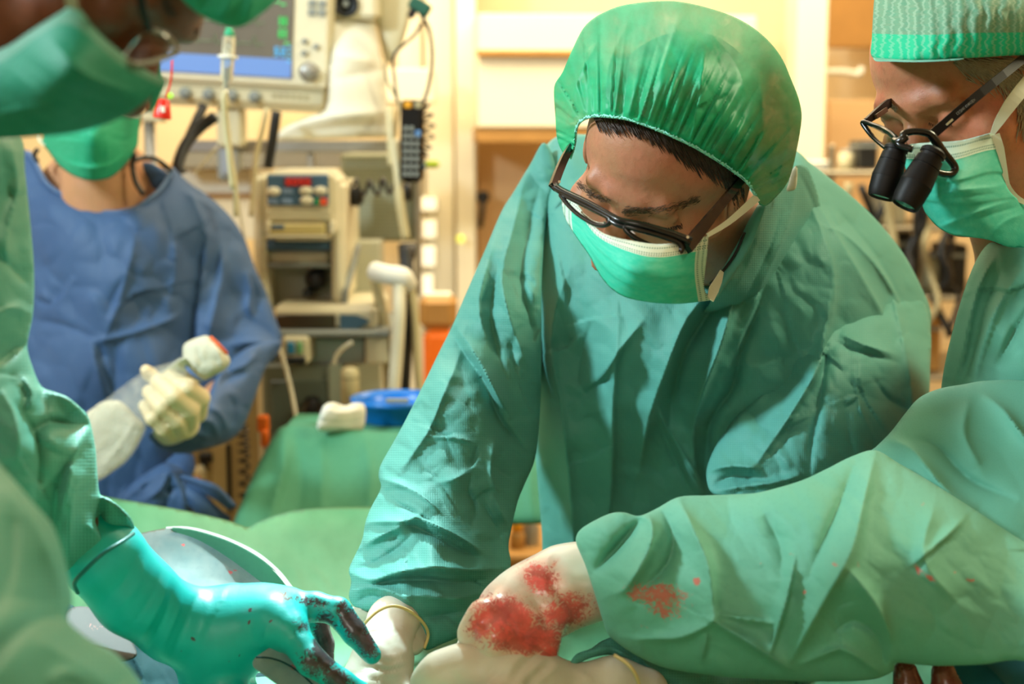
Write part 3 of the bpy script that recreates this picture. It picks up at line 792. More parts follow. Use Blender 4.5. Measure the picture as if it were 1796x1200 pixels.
def digit(b, x, y, w, h, segs):
    t = 3.2; S = {'a': (x, y, x+w, y+t), 'g': (x, y+h/2-t/2, x+w, y+h/2+t/2), 'd': (x, y+h-t, x+w, y+h), 'f': (x, y, x+t, y+h/2), 'b': (x+w-t, y, x+w, y+h/2), 'e': (x, y+h/2, x+t, y+h), 'c': (x+w-t, y+h/2, x+w, y+h)}
    for q in segs: mbx(b, *S[q], -.0185, .002, 0)
SG = {'9': 'abcdfg', '8': 'abcdefg', '6': 'acdefg', '5': 'acdfg', '3': 'abcdg', '7': 'abc', '2': 'abged', '0': 'abcdef'}
digit(b, 488, 30, 5, 15, SG['9']); digit(b, 496, 30, 5, 15, SG['8']); digit(b, 488, 50, 5, 15, SG['6']); digit(b, 496, 50, 5, 15, SG['3'])
for x, y in ((474, -5), (480, 4), (490, 8), (486, -14), (498, 72)): mbx(b, x, y, x+8, y+3, -.0185, .002, 0)
b.done('readout', g, scr, label='green figures')
b = MB(); digit(b, 482, 80, 7, 16, SG['5']); digit(b, 493, 80, 7, 16, SG['2'])
for y in (78, 86, 94, 102): mbx(b, 504, y, 510, y+3, -.0185, .002, 0)
b.done('readout', bl, scr, label='blue figures')
b = MB()
for row, cl in ((20, 0), (55, 1)):
    pts = []
    for i in range(40):
        x = 300+i*4.2; y = row+22-(14 if i % 8 == 3 else 0)+(5 if i % 8 == 4 else 0)
        pts.append(c0+RM@np.array([(x-420)*sM, -.0185, (100-y)*sM]))
    b.tube(pts, .0008, 4, smooth=0)
b.done('trace', plain('trace_green', (.15, .26, .14), .4, noise=0, emit=.25), scr)
b = MB()
for (x, y) in ((532, 68), (552, 76), (532, 88)):
    p = c0+RM@np.array([(x-420)*sM, -.016, (100-y)*sM]); b.lathe(p, p+[0, -1, 0], [(0, .006), (.004, .006), (.005, .004)], 16)
b.done('button', M['greyp'], mo, True)
p = c0+RM@np.array([(541-420)*sM, -.012, (100-119)*sM]); b = MB(); b.lathe(p, p+[0, -1, 0], [(0, .020), (.006, .020), (.008, .016), (.022, .015), (.024, .011)], 28); b.done('knob', M['steel'], mo, True)
for i in range(2):
    for j in range(2): MBX('key', [(536+i*17, -2+j*15, 549+i*17, 10+j*15, -.016, .006)], M['greyp'], bev=.001)
for x in (330, 370, 410, 449):
    p = c0+RM@np.array([(x-420)*sM, 0, (100-166)*sM]); b = MB(); b.lathe(p+[0, 0, 0], p+[0, -1, 0], [(0, .0125), (.006, .0125), (.006, .008), (.0065, .008)], 20); b.done('socket', M['greyp'], mo, True)
b = MB()
for i in range(6): mbx(b, 478+i*11, 158, 486+i*11, 166, -.0015, .004, 0)
b.done('printed_mark', M['beige_d'], mo)
b = MB(); mbx(b, 278, 150, 570, 153, -.002, .01, 0); b.done('seam', M['beige_d'], mo)
ar = BX('mount_pole', [(392, 190, 418, 300, YM+.1, .05)], M['greyp'], mo)
# speaker box and cream hood right of the monitor
s = root('speaker_housing', W(620, 30, YM+.05), 'cream housing with round dark speaker at the monitor\'s right', 'speaker')
BX('housing', [(578, -80, 662, 34, YM+.04, .15)], M['beige_l'], s, .01)
p = W(607, 8, YM+.038); b = MB(); b.lathe(p, p+[0, -1, 0], [(0, .026), (.008, .026), (.01, .02), (.004, .018), (.004, .001)], 28); b.done('speaker_cone', M['rubber'], s, True)
b = MB(); b.lathe(p, p+[0, -1, 0], [(.004, .007), (.012, .006), (.013, .002)], 16); b.done('dust_cap', M['greyp'], s, True)
h = relief('equipment_hood', [(650, -90, 1), (745, -90, 1), (722, 20), (705, 80), (688, 106), (676, 108), (664, 60), (655, 20)], [(690, 0, 3.0)], M['beige'], step=4, k=(.5, 1), cap=(.03, .08))
tag(h, 'beige tapering equipment hood hanging right of the speaker', 'hood')
h = relief('hanging_sheet', [(577, 32, 1), (656, 34, 1), (664, 70), (674, 130), (680, 180), (686, 228), (684, 240, 1), (600, 243), (490, 245), (497, 225), (540, 205), (570, 190), (577, 120)],
       [(600, 40, 2.94), (670, 60, 2.98), (520, 235, 2.90), (680, 235, 2.95), (600, 150, 2.9)], cloth('sheet_white', (.74, .74, .62), (.80, .80, .70), sc=200), step=4, k=(.5, .5), thin=.004,
       strokes=[(10, 10, 18, [(580, 95), (660, 108)]), (-9, 10, 14, [(580, 140), (676, 120)]), (16, 14, 22, [(500, 222), (580, 205), (684, 196)]), (-8, 8, 12, [(500, 236), (600, 222), (684, 218)])])
tag(h, 'white plastic sheet hanging beside and below the monitor', 'sheet')
# remote with coiled cord
rm = root('handset_remote', W(722, 300, 2.85), 'black remote handset with yellow and blue keys hanging by its coiled cord', 'remote')
def tilt(cx, cy, Y, deg):
    q = math.radians(deg); R = np.array([[math.cos(q), 0, math.sin(q)], [0, 1, 0], [-math.sin(q), 0, math.cos(q)]]); o = W(cx, cy, Y); s = Y/F*1.01
    def f(b, x0, y0, x1, y1, dy, dep, bev=.002):
        b.box(o+R@np.array([((x0+x1)/2-cx)*s, dy+dep/2, (cy-(y0+y1)/2)*s]), [(x1-x0)*s, dep, (y1-y0)*s], R, bev)
    return f
f = tilt(721, 245, 2.85, 1.5)
b = MB(); f(b, 702, 177, 741, 316, 0, .025, .006); f(b, 706, 250, 738, 318, .004, .03, .006); b.done('body', M['blkm'], rm)
for (x, m) in ((708, 'amber'), (726, 'beige_d')):
    b = MB(); f(b, x, 180, x+13, 192, -.003, .006); b.done('key', M[m], rm, label='yellow key' if m == 'amber' else None)
b = MB(); f(b, 728, 229, 738, 240, -.003, .006); b.done('key', plain('key_blue', (.10, .25, .55), .4), rm, label='blue key')
for i in range(7):
    for j in range(3):
        b = MB(); f(b, 708+j*10, 222+i*13, 715+j*10, 230+i*13, -.002, .005, .001); 
        if not (j == 2 and i == 0): b.done('key', M['greyp'], rm)
def coil(pts, r, turns, tr, n=10):
    pts = cr(np.array(pts), False, 40); k = len(pts); T = np.gradient(pts, axis=0); T /= np.linalg.norm(T, axis=1)[:, None]
    a = np.cross(T, [0, 1, 0]); a /= np.linalg.norm(a, axis=1)[:, None]+1e-9; bb = np.cross(T, a); m = turns*n
    t = np.linspace(0, 1, m); ii = t*(k-1); g = lambda v: np.array([np.interp(ii, np.arange(k), v[:, q]) for q in range(3)]).T
    th = t*turns*2*np.pi; return g(pts)+tr*(np.cos(th)[:, None]*g(a)+np.sin(th)[:, None]*g(bb))
b = MB(); b.tube(coil([W(735, 180, 2.88), W(748, 200, 2.88), W(752, 230, 2.88), W(745, 260, 2.88), W(735, 275, 2.88)], 0, 7, .012), .0022, 6, smooth=0); b.done('coiled_cord', M['rubber'], rm, True)
def cable(name, label, pts, Y, r, m, cat='cable', group=None):
    b = MB(); b.tube([W(p[0], p[1], p[2] if len(p) > 2 else Y) for p in pts], r, 8, smooth=6); o = b.done(name, M[m], None, True); return tag(o, label, cat, group)
cable('black_cable', 'black cable looping down from the clip to the remote', [(735, 20), (752, 50), (758, 100), (752, 150), (742, 182)], 2.9, .0035, 'rubber')
cable('thin_cable', 'thin dark cable under the beige hood', [(740, 40), (728, 60), (712, 75), (690, 100), (692, 140), (697, 178)], 2.92, .003, 'rubber')
cable('brown_cable', 'brown cable running down beside the hanging sheet', [(676, 108), (678, 140), (692, 165), (700, 185), (694, 230), (690, 270), (700, 330)], 2.93, .003, 'beige_d')
c = root('green_clip', W(735, 20, 2.9), 'dark green clamp above the remote', 'clamp')
b = MB(); f2 = tilt(735, 15, 2.88, 30); f2(b, 715, 0, 752, 22, 0, .03, .004); b.done('jaw', plain('clamp_green', (.01, .10, .07), .4), c)
b = MB(); f2(b, 722, 20, 734, 36, 0, .02, .004); b.done('screw', M['rubber'], c)
for (pts, nm, lab) in (([(690, 245, 2.9), (697, 300, 2.88), (702, 360, 2.87), (712, 420, 2.87)], 'cream_hose', 'cream hose hanging in front of the grey box'),
                       ([(684, 190, 2.92), (686, 240, 2.9), (688, 290, 2.9)], 'cream_hose', 'short cream hose at the edge of the hanging sheet')):
    cable(nm, lab, pts, 2.9, .009, 'tube_y', 'hose')

# ---------------------------------------------------------------- equipment rail and things behind
r = root('equipment_rail', W(520, 262, 3.1), 'grey equipment rail running under the monitor', 'rail')
BX('bar', [(318, 246, 708, 268, 3.05, .03)], M['steel'], r); BX('bracket', [(380, 262, 404, 318, 3.0, .05)], M['greyp'], r, .008); BX('bracket', [(538, 268, 552, 298, 3.06, .03)], M['steel'], r)
r = root('rail_module', W(396, 258, 2.98), 'beige grey clamp block on the rail behind the drip line', 'module')
BX('body', [(379, 188, 424, 258, 2.98, .06)], M['beige'], r, .006); BX('plug', [(386, 258, 412, 310, 2.99, .05)], plain('plug_blue', (.28, .32, .38), .5), r, .008)
r = root('wall_shelf', W(480, 300, 4.4), 'brown storage shelf in shadow behind the rail', 'shelf')
BX('shelf_board', [(310, 262, 700, 296, 4.3, .3)], M['metal_d'], r); BX('upper_board', [(300, 120, 760, 180, 4.6, .2)], M['panel_w'], r)
for (x0, y0, x1, y1, mm, lab) in ((250, 296, 440, 345, 'white', 'white counter front left of the infusion pump'), (240, 345, 450, 420, 'panel_w', 'pale cabinet under the white counter')):
    r = root('counter' if mm == 'white' else 'base_cabinet', W((x0+x1)/2, y1, 4.5), lab, 'counter' if mm == 'white' else 'cabinet')
    BX('front', [(x0, y0, x1, y1, 4.45, .4)], M[mm], r); BX('edge', [(x0-4, y0-6, x1+4, y0, 4.42, .45)], M['wood'], r)
# grey-green instrument box with wall behind
gcab = r = root('grey_cabinet', W(655, 420, 3.3), 'grey beige ribbed metal box under the rail', 'box')
BX('body', [(598, 270, 727, 424, 3.2, .25)], plain('cabinet_sage', (.34, .36, .26), .5, noise=.06), r, .006)
b = MB()
for i in range(22): bx(b, 602, 276+i*6.6, 722, 278+i*6.6, 3.197, .004)
b.done('ribs', plain('cabinet_rib', (.28, .30, .22), .5), r)
BX('side_post', [(727, 250, 737, 520, 3.18, .04)], M['steel'], r)
cb = MB(); cb.tube(coil([W(596, 322, 2.98), W(640, 330, 2.98), W(680, 326, 2.98), W(716, 332, 2.98)], 0, 5, .016), .004, 6, smooth=0); o = cb.done('coiled_cable', M['rubber'], None, True); tag(o, 'black coiled cable across the grey metal box', 'cable')
r = root('black_plug', W(624, 345, 2.97), 'black round plug hanging at the left end of the coiled cable', 'plug')
b = MB(); p = W(624, 328, 2.97); b.lathe(p, p-[0, 0, 1], [(0, .008), (.01, .015), (.03, .016), (.04, .008)], 14); b.done('body', M['rubber'], r, True)
b = MB(); p = W(713, 322, 2.97); b.lathe(p, p-[0, 0, 1], [(0, .008), (.01, .012), (.03, .012), (.036, .006)], 14)
o = b.done('cable_end', M['rubber'], None, True); tag(o, 'black cable end below the remote handset', 'plug')
# lime lever & glowing lamp
BX('lever', [(744, 282, 772, 295, 3.18, .02)], M['lime'], gcab, .008, label='lime green lever'); BX('lever_hub', [(736, 284, 746, 300, 3.18, .03)], M['bluep'], gcab, .004)
def emat(name, col, s): return plain(name, col, .5, noise=0, emit=s)
for (x, y, rr, lab) in ((808, 419, .014, 'round yellow green lamp dot glowing on the pillar'),):
    p = W(x, y, 4.9); b = MB(); b.lathe(p, p+[0, -1, 0], [(0, rr), (.01, rr), (.012, rr*.7)], 20); o = b.done('indicator_lamp', emat('lamp_lime', (.75, .75, .12), .9), None, True); tag(o, lab, 'lamp')
# orange cartons behind the hoses
for (x0, y0, x1, y1, m, lab) in ((742, 580, 800, 690, 'orange', 'orange bag hanging behind the hoses, above the blue basin'), (734, 520, 800, 580, 'wood', 'brown carton above the orange bag')):
    r = root('orange_bag' if m == 'orange' else 'brown_carton', W((x0+x1)/2, y1, 3.9), lab, 'bag' if m == 'orange' else 'carton')
    BX('body', [(x0, y0, x1, y1, 3.9, .12)], M[m], r, .02); BX('closure', [(x0+8, y0-5, x1-8, y0+2, 3.93, .05)], M['white'], r, .004)
for i, (x, y0, y1, w) in enumerate(((752, 345, 372, 16), (753, 385, 420, 14), (752, 430, 470, 14), (750, 480, 520, 12))):
    r = root('light_fitting', W(x, y1, 5.15), ('bright slot light on the far door, %s' % ('topmost', 'second from top', 'third from top', 'lowest')[i]), 'light', 'slot lights in the far door')
    BX('housing', [(x-w, y0, x+w, y1, 5.08, .03)], M['white'], r, .005); BX('diffuser', [(x-w+3, y0+3, x+w-3, y1-3, 5.07, .02)], emat('slot_glow%d' % i, (1, .93, .7), .8), r, .003)

# ---------------------------------------------------------------- infusion pump tower
YT = 2.82
tw = root('anaesthesia_tower', W(530, 900, YT)*[1, 1, 0], 'cream anaesthesia tower with drawers and breathing hoses behind the green table', 'machine')
BX('column', [(448, 312, 470, 900, YT+.02, .3), (580, 320, 603, 534, YT+.02, .3)], M['beige_l'], tw, .01)
BX('bay_back', [(468, 380, 582, 534, YT+.12, .05)], plain('bay_grey', (.42, .42, .34), .4), tw)
BX('bay_shelf', [(466, 422, 582, 440, YT+.03, .12)], M['bluep'], tw, label='blue grey shelf'); BX('bay_shelf', [(466, 462, 580, 470, YT+.03, .12)], M['greyp'], tw)
BX('bay_box', [(470, 440, 576, 462, YT+.05, .1)], M['beige'], tw, .004)
p = W(552, 492, YT+.06); b = MB(); b.lathe(p+[0, .06, 0], p+[0, -.02, 0], [(0, .022), (.05, .022), (.06, .016)], 20); b.done('valve', M['rubber'], tw, True)
BX('valve_block', [(530, 508, 548, 522, YT+.05, .05)], M['rubber'], tw, .004)
BX('lower_panel', [(476, 536, 660, 582, YT-.02, .3)], M['beige_l'], tw, .012)
dsp = BX('display', [(484, 552, 588, 576, YT-.026, .02)], plain('display_dark', (.05, .035, .02), .2, noise=0), tw, .002)
b = MB(); pts = [(596, 552), (625, 553), (640, 559), (648, 564), (640, 571), (625, 577), (596, 578)]
v = [W(x, y, YT-.027) for x, y in pts]; n = len(v); vv = v+[q+[0, .012, 0] for q in v]
b.add(np.array(vv), [list(range(n))]+[[n+i for i in range(n)][::-1]]+[[i, (i+1) % n, n+(i+1) % n, n+i] for i in range(n)]); b.done('blue_badge', M['bluep'], tw, label='blue oval key panel')
BX('ledge', [(484, 580, 684, 592, YT-.05, .3)], M['greyp'], tw, .004)
BX('module', [(500, 592, 640, 640, YT+.02, .2)], M['steel'], tw, .004)
BX('module_front', [(640, 588, 684, 640, YT-.02, .2)], M['beige_l'], tw, .006)
BX('side_block', [(494, 590, 542, 640, YT-.06, .1)], M['beige'], tw, .006)
BX('blue_key', [(502, 600, 516, 622, YT-.065, .02)], plain('key_cyan', (.02, .20, .40), .4), tw, .003, label='small blue key')
BX('green_key', [(520, 600, 530, 622, YT-.065, .02)], plain('key_green', (.16, .40, .18), .4), tw, .003, label='small green key')
BX('side_block_base', [(498, 626, 536, 640, YT-.065, .04)], M['rubber'], tw, .003)
BX('lower_case', [(462, 640, 600, 900, YT+.0, .35)], plain('case_greygreen', (.20, .24, .20), .4), tw, .006)
BX('case_window', [(474, 668, 576, 780, YT-.006, .02)], plain('case_dark', (.11, .14, .12), .3), tw, .003)
BX('lower_case_edge', [(576, 640, 604, 900, YT-.01, .3)], plain('case_sage', (.36, .42, .34), .4), tw, .005)
p = W(548, 714, YT-.02); b = MB(); b.lathe(p, p-[0, 0, 1], [(-.02, .012), (0, .022), (.02, .02), (.025, .012), (.045, .012)], 18); b.done('valve', M['rubber'], tw, True)
BX('tower_side', [(604, 424, 668, 690, YT+.25, .1)], plain('side_sage', (.50, .52, .42), .5), tw)
# pump on top
pu = root('infusion_pump', W(532, 420, YT-.02), 'infusion pump with blue key panel and red display on top of the tower', 'pump')
BX('housing', [(462, 298, 590, 424, YT-.03, .22)], M['beige_l'], pu, .022)
BX('front_frame', [(466, 302, 586, 380, YT-.04, .02)], M['beige'], pu, .01)
kp = BX('key_panel', [(468, 306, 576, 361, YT-.045, .01)], M['bluep'], pu, .003, label='blue grey key panel')
BX('display', [(499, 311, 546, 327, YT-.049, .006)], plain('led_red', (.16, .01, .01), .3, noise=0, emit=.25), kp, .001)
b = MB()
SGP = 'abcdefg'
for i, ch in enumerate('8056'):
    x, y, w, h = 503+i*11, 314, 6.5, 10; t = 1.4
    S = {'a': (x, y, x+w, y+t), 'g': (x, y+h/2-t/2, x+w, y+h/2+t/2), 'd': (x, y+h-t, x+w, y+h), 'f': (x, y, x+t, y+h/2), 'b': (x+w-t, y, x+w, y+h/2), 'e': (x, y+h/2, x+t, y+h), 'c': (x+w-t, y+h/2, x+w, y+h)}
    for q in SG[ch]: bx(b, *S[q], YT-.051, .002)
b.done('figures', emat('led_glow', (.5, .02, .01), .8), kp)
for (x, y, mm) in ((480, 336, 'w'), (537, 335, 'w'), (562, 335, 'w'), (538, 352, 'w')):
    p = W(x, y, YT-.045); b = MB(); th = np.linspace(0, 2*np.pi, 24, endpoint=False)
    v = [p+[math.cos(a)*.0135, 0, math.sin(a)*.009] for a in th]+[p+[math.cos(a)*.012, -.006, math.sin(a)*.0075] for a in th]
    b.add(np.array(v), [[i, (i+1) % 24, 24+(i+1) % 24, 24+i] for i in range(24)]+[[24+i for i in range(24)]]); b.done('oval_key', M['beige_l'], kp, True)
for (x, y) in ((504, 336), (478, 354), (503, 354)): BX('soft_key', [(x-9, y-5, x+9, y+5, YT-.048, .005)], plain('soft_blue%d' % x, (.18, .28, .45), .5), kp, .002)
BX('green_key', [(552, 348, 560, 360, YT-.05, .006)], plain('key_g', (.02, .30, .12), .4), kp, .001, label='green key'); BX('red_key', [(561, 348, 573, 360, YT-.05, .006)], plain('key_r', (.75, .08, .02), .4, emit=.15), kp, .001, label='red key')
BX('slot_plate', [(466, 368, 582, 388, YT-.042, .02)], M['beige'], pu, .003)
BX('syringe_tray', [(472, 392, 570, 413, YT-.05, .03)], plain('tray_yellow', (.55, .46, .18), .4), pu, .004, label='yellowish tray strip')
BX('tray_sticker', [(476, 394, 498, 402, YT-.052, .01)], M['bluep'], pu, .001); BX('tray_lip', [(464, 412, 576, 420, YT-.06, .05)], M['beige_d'], pu, .004)
for x in (466, 578): BX('clip', [(x, 388, x+8, 410, YT-.05, .03)], M['beige_l'], pu, .003)
# hoses right of the tower
for (pts, rr, m, lab) in (([(655, 476, 2.8), (680, 482, 2.78), (705, 486, 2.78), (716, 500, 2.8)], .02, 'white', 'white swivel arm at the top of the breathing hoses'),
    ([(655, 480, 2.82), (664, 520, 2.85), (676, 580, 2.85), (680, 640, 2.85), (684, 700, 2.85)], .012, 'tube_y', 'cream breathing hose left of the dark cables'),
    ([(700, 492, 2.78), (700, 550, 2.76), (696, 620, 2.76), (690, 700, 2.76)], .013, 'beige_l', 'pale breathing hose bent down from the swivel arm'),
    ([(710, 430, 2.86), (716, 520, 2.82), (712, 600, 2.82), (706, 700, 2.82)], .014, 'rubber', 'thick dark cable down from the grey box'),
    ([(724, 430, 2.88), (700, 540, 2.80), (708, 640, 2.80), (712, 700, 2.80)], .010, 'rubber', 'thin dark cable crossing the pale hose'),
    ([(720, 500, 2.8), (728, 560, 2.8), (732, 640, 2.8), (738, 700, 2.8)], .008, 'tube_y', 'thin cream tube at the right of the dark cables'),
    ([(628, 432, 2.95), (618, 470, 2.9), (606, 510, 2.85), (604, 534, 2.84)], .007, 'greyp', 'grey cable looping behind the tower'),
    ([(487, 600, 2.7), (500, 640, 2.68), (512, 690, 2.66), (520, 735, 2.64)], .004, 'tube_c', 'thin clear tube in front of the lower case'),
    ([(585, 640, 2.7), (590, 625, 2.7), (600, 612, 2.7), (618, 600, 2.7)], .004, 'tube_c', 'short clear tube curving up to the ledge')):
    cable('breathing_hose' if 'hose' in lab else 'swivel_arm' if 'arm' in lab else 'tube' if 'tube' in lab else 'cable', lab, pts, 2.8, rr, m, 'hose' if 'hose' in lab else 'arm' if 'arm' in lab else 'tube' if 'tube' in lab else 'cable')
r = root('cream_canister', W(614, 700, 2.72), 'tall cream canister left of the blue basin', 'canister')
p = W(615, 720, 2.74); q = W(615, 644, 2.74); q = np.array([p[0], p[1], q[2]]); L = q[2]-p[2]
b = MB(); b.lathe(p, q, [(0, .018), (L-.01, .018), (L-.004, .015), (L, .008)], 20); b.done('body', plain('can_cream', (.62, .56, .34), .4), r, True)
b = MB(); b.lathe(p, q, [(L-.022, .0186), (L-.018, .0186)], 20); b.done('ring', M['beige_d'], r, True)
# ---- black hoses and drip line left of the tower
cable('black_hose', 'thick black hose arching behind the nurse\'s shoulder', [(378, 204, 2.7), (350, 225, 2.7), (325, 255, 2.68), (312, 290, 2.66), (318, 306, 2.66)], 2.7, .011, 'rubber', 'hose')
cable('black_hose', 'black hose running up under the monitor\'s left end', [(357, 186, 2.75), (340, 222, 2.72), (322, 262, 2.7), (308, 300, 2.68)], 2.7, .009, 'rubber', 'hose')
cable('black_strut', 'straight black strut under the middle of the monitor', [(485, 195, 2.85), (478, 245, 2.85), (470, 295, 2.85)], 2.85, .010, 'rubber', 'strut')
cable('cream_line', 'cream line hanging left of the black strut', [(468, 190), (460, 230), (450, 270), (446, 320), (440, 380)], 2.78, .005, 'tube_y', 'tube')
cable('cream_line', 'second cream line curving down to the pump', [(400, 190), (392, 150), (395, 190), (404, 270), (412, 320), (414, 380)], 2.5, .0045, 'tube_y', 'tube')
for (pts, lab) in (([(408, 298), (416, 340), (424, 390), (430, 430)], 'thin clear drip tube beside the blue sleeve'), ([(380, 258), (362, 280), (345, 300), (338, 305)], 'thin cream wire slanting behind the nurse\'s shoulder')):
    cable('thin_tube', lab, pts, 2.6, .0025, 'tube_c', 'tube')
iv = root('drip_line', W(400, 40, 2.3), 'clear drip chamber with white flange and thin tube hanging before the monitor', 'drip line')
b = MB(); p = W(403, 45, 2.3); q = W(396, 160, 2.3); u = (q-p)/np.linalg.norm(q-p); L = np.linalg.norm(q-p)
b.lathe(p, q, [(L*.14, .005), (L*.17, .011), (L*.8, .010), (L*.86, .006), (L, .005)], 18); b.done('chamber', M['clear'], iv, True)
b = MB(); b.lathe(p, q, [(L*.0, .004), (L*.12, .008), (L*.17, .008)], 14); b.done('green_tip', plain('tip_green', (.02, .40, .2), .4), iv, True, label='green cap')
b = MB(); b.lathe(p, q, [(L*.45, .010), (L*.455, .016), (L*.50, .016), (L*.505, .010)], 20); b.done('flange', M['white'], iv, True)
b = MB(); b.tube([q, W(393, 175, 2.3), W(396, 220, 2.31), (W(403, 280, 2.32)), W(408, 330, 2.33)], .005, 8, smooth=6); b.done('tube', M['tube_y'], iv, True)
rt = root('red_tag', W(287, 205, 2.0), 'red cone tag hanging on a red cord at the mask\'s edge', 'tag')
b = MB(); p = W(288, 174, 2.0); q = W(284, 208, 2.0); L = np.linalg.norm(q-p); b.lathe(p, q, [(0, .006), (.002, .008), (L*.9, .0125), (L, .0125)], 18); b.done('cone', M['red'], rt, True)
b = MB(); b.tube([W(302, 105, 2.0), W(300, 140, 2.0), W(291, 172, 2.0)], .0015, 6); b.done('cord', M['red'], rt, True)
BX('label_mark', [(282, 186, 288, 197, 1.985, .004)], M['white'], rt, 0)
p = W(299, 168, 2.7); b = MB(); b.lathe(p, p+[0, -1, 0], [(0, .0045), (.004, .004)], 14); o = b.done('indicator_light', emat('lamp_green', (.35, .9, .02), 1.0), None, True); tag(o, 'tiny green light dot at the monitor\'s left end', 'light')
r = root('drip_stand', W(261, 900, 3.0)*[1, 1, 0], 'steel stand pole with clamp behind the nurse', 'stand')
p = W(261, 195, 3.0); b = MB(); b.lathe(p*[1, 1, 0], p, [(0, .012), (p[2], .012)], 14); b.done('pole', M['steel'], r, True)
BX('clamp', [(246, 198, 286, 214, 2.98, .04)], M['beige'], r, .004)
b = MB(); b.lathe(p*[1, 1, 0], p, [(.0, .22), (.02, .2), (.04, .02)], 24); b.done('base', M['steel'], r, True)
# ---- machine side, coiled cord and orange clip left of the green table
r = root('machine_cabinet', W(400, 900, 2.95)*[1, 1, 0], 'tan side of a machine cabinet between nurse and green table', 'cabinet')
BX('side', [(300, 640, 500, 1400, 2.98, .5)], plain('tan_side', (.42, .34, .17), .5), r, .01)
BX('seam', [(398, 780, 405, 900, 2.975, .02)], M['rubber'], r, .002)
BX('port', [(348, 795, 372, 812, 2.97, .03), (350, 812, 362, 830, 2.97, .03)], M['rubber'], r, .003)
BX('light_panel', [(372, 780, 398, 900, 2.976, .01)], plain('tan_light', (.5, .42, .22), .5), r, .002)
cb = MB(); cb.tube(coil([W(425, 745, 2.85), W(428, 800, 2.85), W(428, 880, 2.85)], 0, 8, .010), .003, 6, smooth=0); o = cb.done('curly_cable', M['rubber'], None, True); tag(o, 'black coiled cord hanging beside the orange clip', 'cord')
r = root('orange_clip', W(460, 790, 2.6), 'orange clip at the corner of the green covered table', 'clip')
BX('plate', [(450, 730, 470, 760, 2.6, .02)], M['orange'], r, .004); BX('arm', [(456, 756, 470, 786, 2.59, .02)], M['orange'], r, .004)
r = root('orange_cap_bottle', W(350, 850, 2.9), 'small bottle with orange cap behind the blue gown ties', 'bottle')
p = W(352, 858, 2.9); b = MB(); b.lathe(p, p+[0, 0, 1], [(0, .012), (.04, .012), (.05, .006)], 14); b.done('body', M['beige'], r, True)
p = W(345, 852, 2.88); b = MB(); b.lathe(p, p+[0, 0, 1], [(0, .008), (.015, .008)], 14); b.done('cap', M['orange'], r, True)

# ---------------------------------------------------------------- green covered back table, basin, towel
tb = root('instrument_table', W(620, 900, 2.5)*[1, 1, 0], 'instrument table under a dark green cover left of the surgeon', 'table')
zt = W(560, 746, 2.45)[2]
relief('cover_front', [(408, 922), (424, 880), (450, 820), (478, 768), (492, 750), (520, 744), (560, 748), (700, 758), (1010, 770, 1), (1010, 918, 1), (700, 925, 1), (700, 1250, 1), (330, 1250, 1)], [(420, 920, 2.30), (500, 750, 2.45), (1000, 770, 2.45), (700, 1000, 2.3)], M['cover'], tb, step=6, k=(.3, .3), cap=(.02, .02),
       strokes=[(14, 9, 14, [(500, 756), (498, 820), (470, 920)]), (-8, 8, 12, [(520, 758), (528, 840), (520, 920)]), (8, 10, 16, [(560, 760), (566, 840), (560, 930)]), (9, 14, 10, [(640, 765), (650, 850), (640, 920)]), (6, 10, 20, [(720, 770), (730, 900)]), (9, 8, 14, [(935, 780), (930, 850), (936, 920)])])
b = MB(); a = W(486, 748, 2.45); e = W(1010, 770, 2.45); b.box([(a[0]+e[0])/2, 2.45+.08, a[2]-.022], [e[0]-a[0], .17, .03], None, .012); b.done('cover_top', M['cover'], tb)
for (x, y) in ((520, 2.48), (980, 2.48), (520, 2.58), (980, 2.58)):
    p = W(x, 800, y); b = MB(); b.lathe([p[0], y, 0], [p[0], y, 1], [(0, .015), (a[2]-.04, .015)], 10); b.done('leg', M['steel'], tb, True)
bs = root('basin', W(690, 760, 2.56), 'round blue plastic basin on the green table', 'basin')
Yb = 2.54; p = W(697, 757, Yb); p[2] = a[2]-.006; q = W(697, 697, Yb); Lb = q[2]-p[2]
b = MB(); b.lathe(p, p+[0, 0, 1], [(0, .001), (0, .062), (.004, .066), (Lb-.008, .078), (Lb-.006, .084), (Lb, .084), (Lb+.001, .079), (Lb-.012, .075), (.006, .062), (.006, .001)], 48); b.done('bowl', M['basin'], bs, True)
b = MB(); bx(b, 676, 700, 716, 708, Yb-.092, .01, .002); b.done('rim_tab', M['greyp'], bs, label='dull grey strip on the rim')
tw_ = relief('folded_towel', [(556, 752), (562, 725), (570, 710), (585, 706), (605, 712), (622, 707), (640, 712), (638, 750), (620, 758), (600, 756), (575, 758)], [(590, 730, 2.44), (640, 730, 2.48), (560, 750, 2.42)], M['towel'], step=3, k=(.9, .8), cap=(.05, .05),
       strokes=[(5, 4, 6, [(570, 718), (600, 724), (634, 718)]), (-4, 4, 6, [(560, 738), (600, 742), (636, 738)])], crum=[(5, 26, 3)])
tag(tw_, 'crumpled white towel beside the blue basin', 'towel')
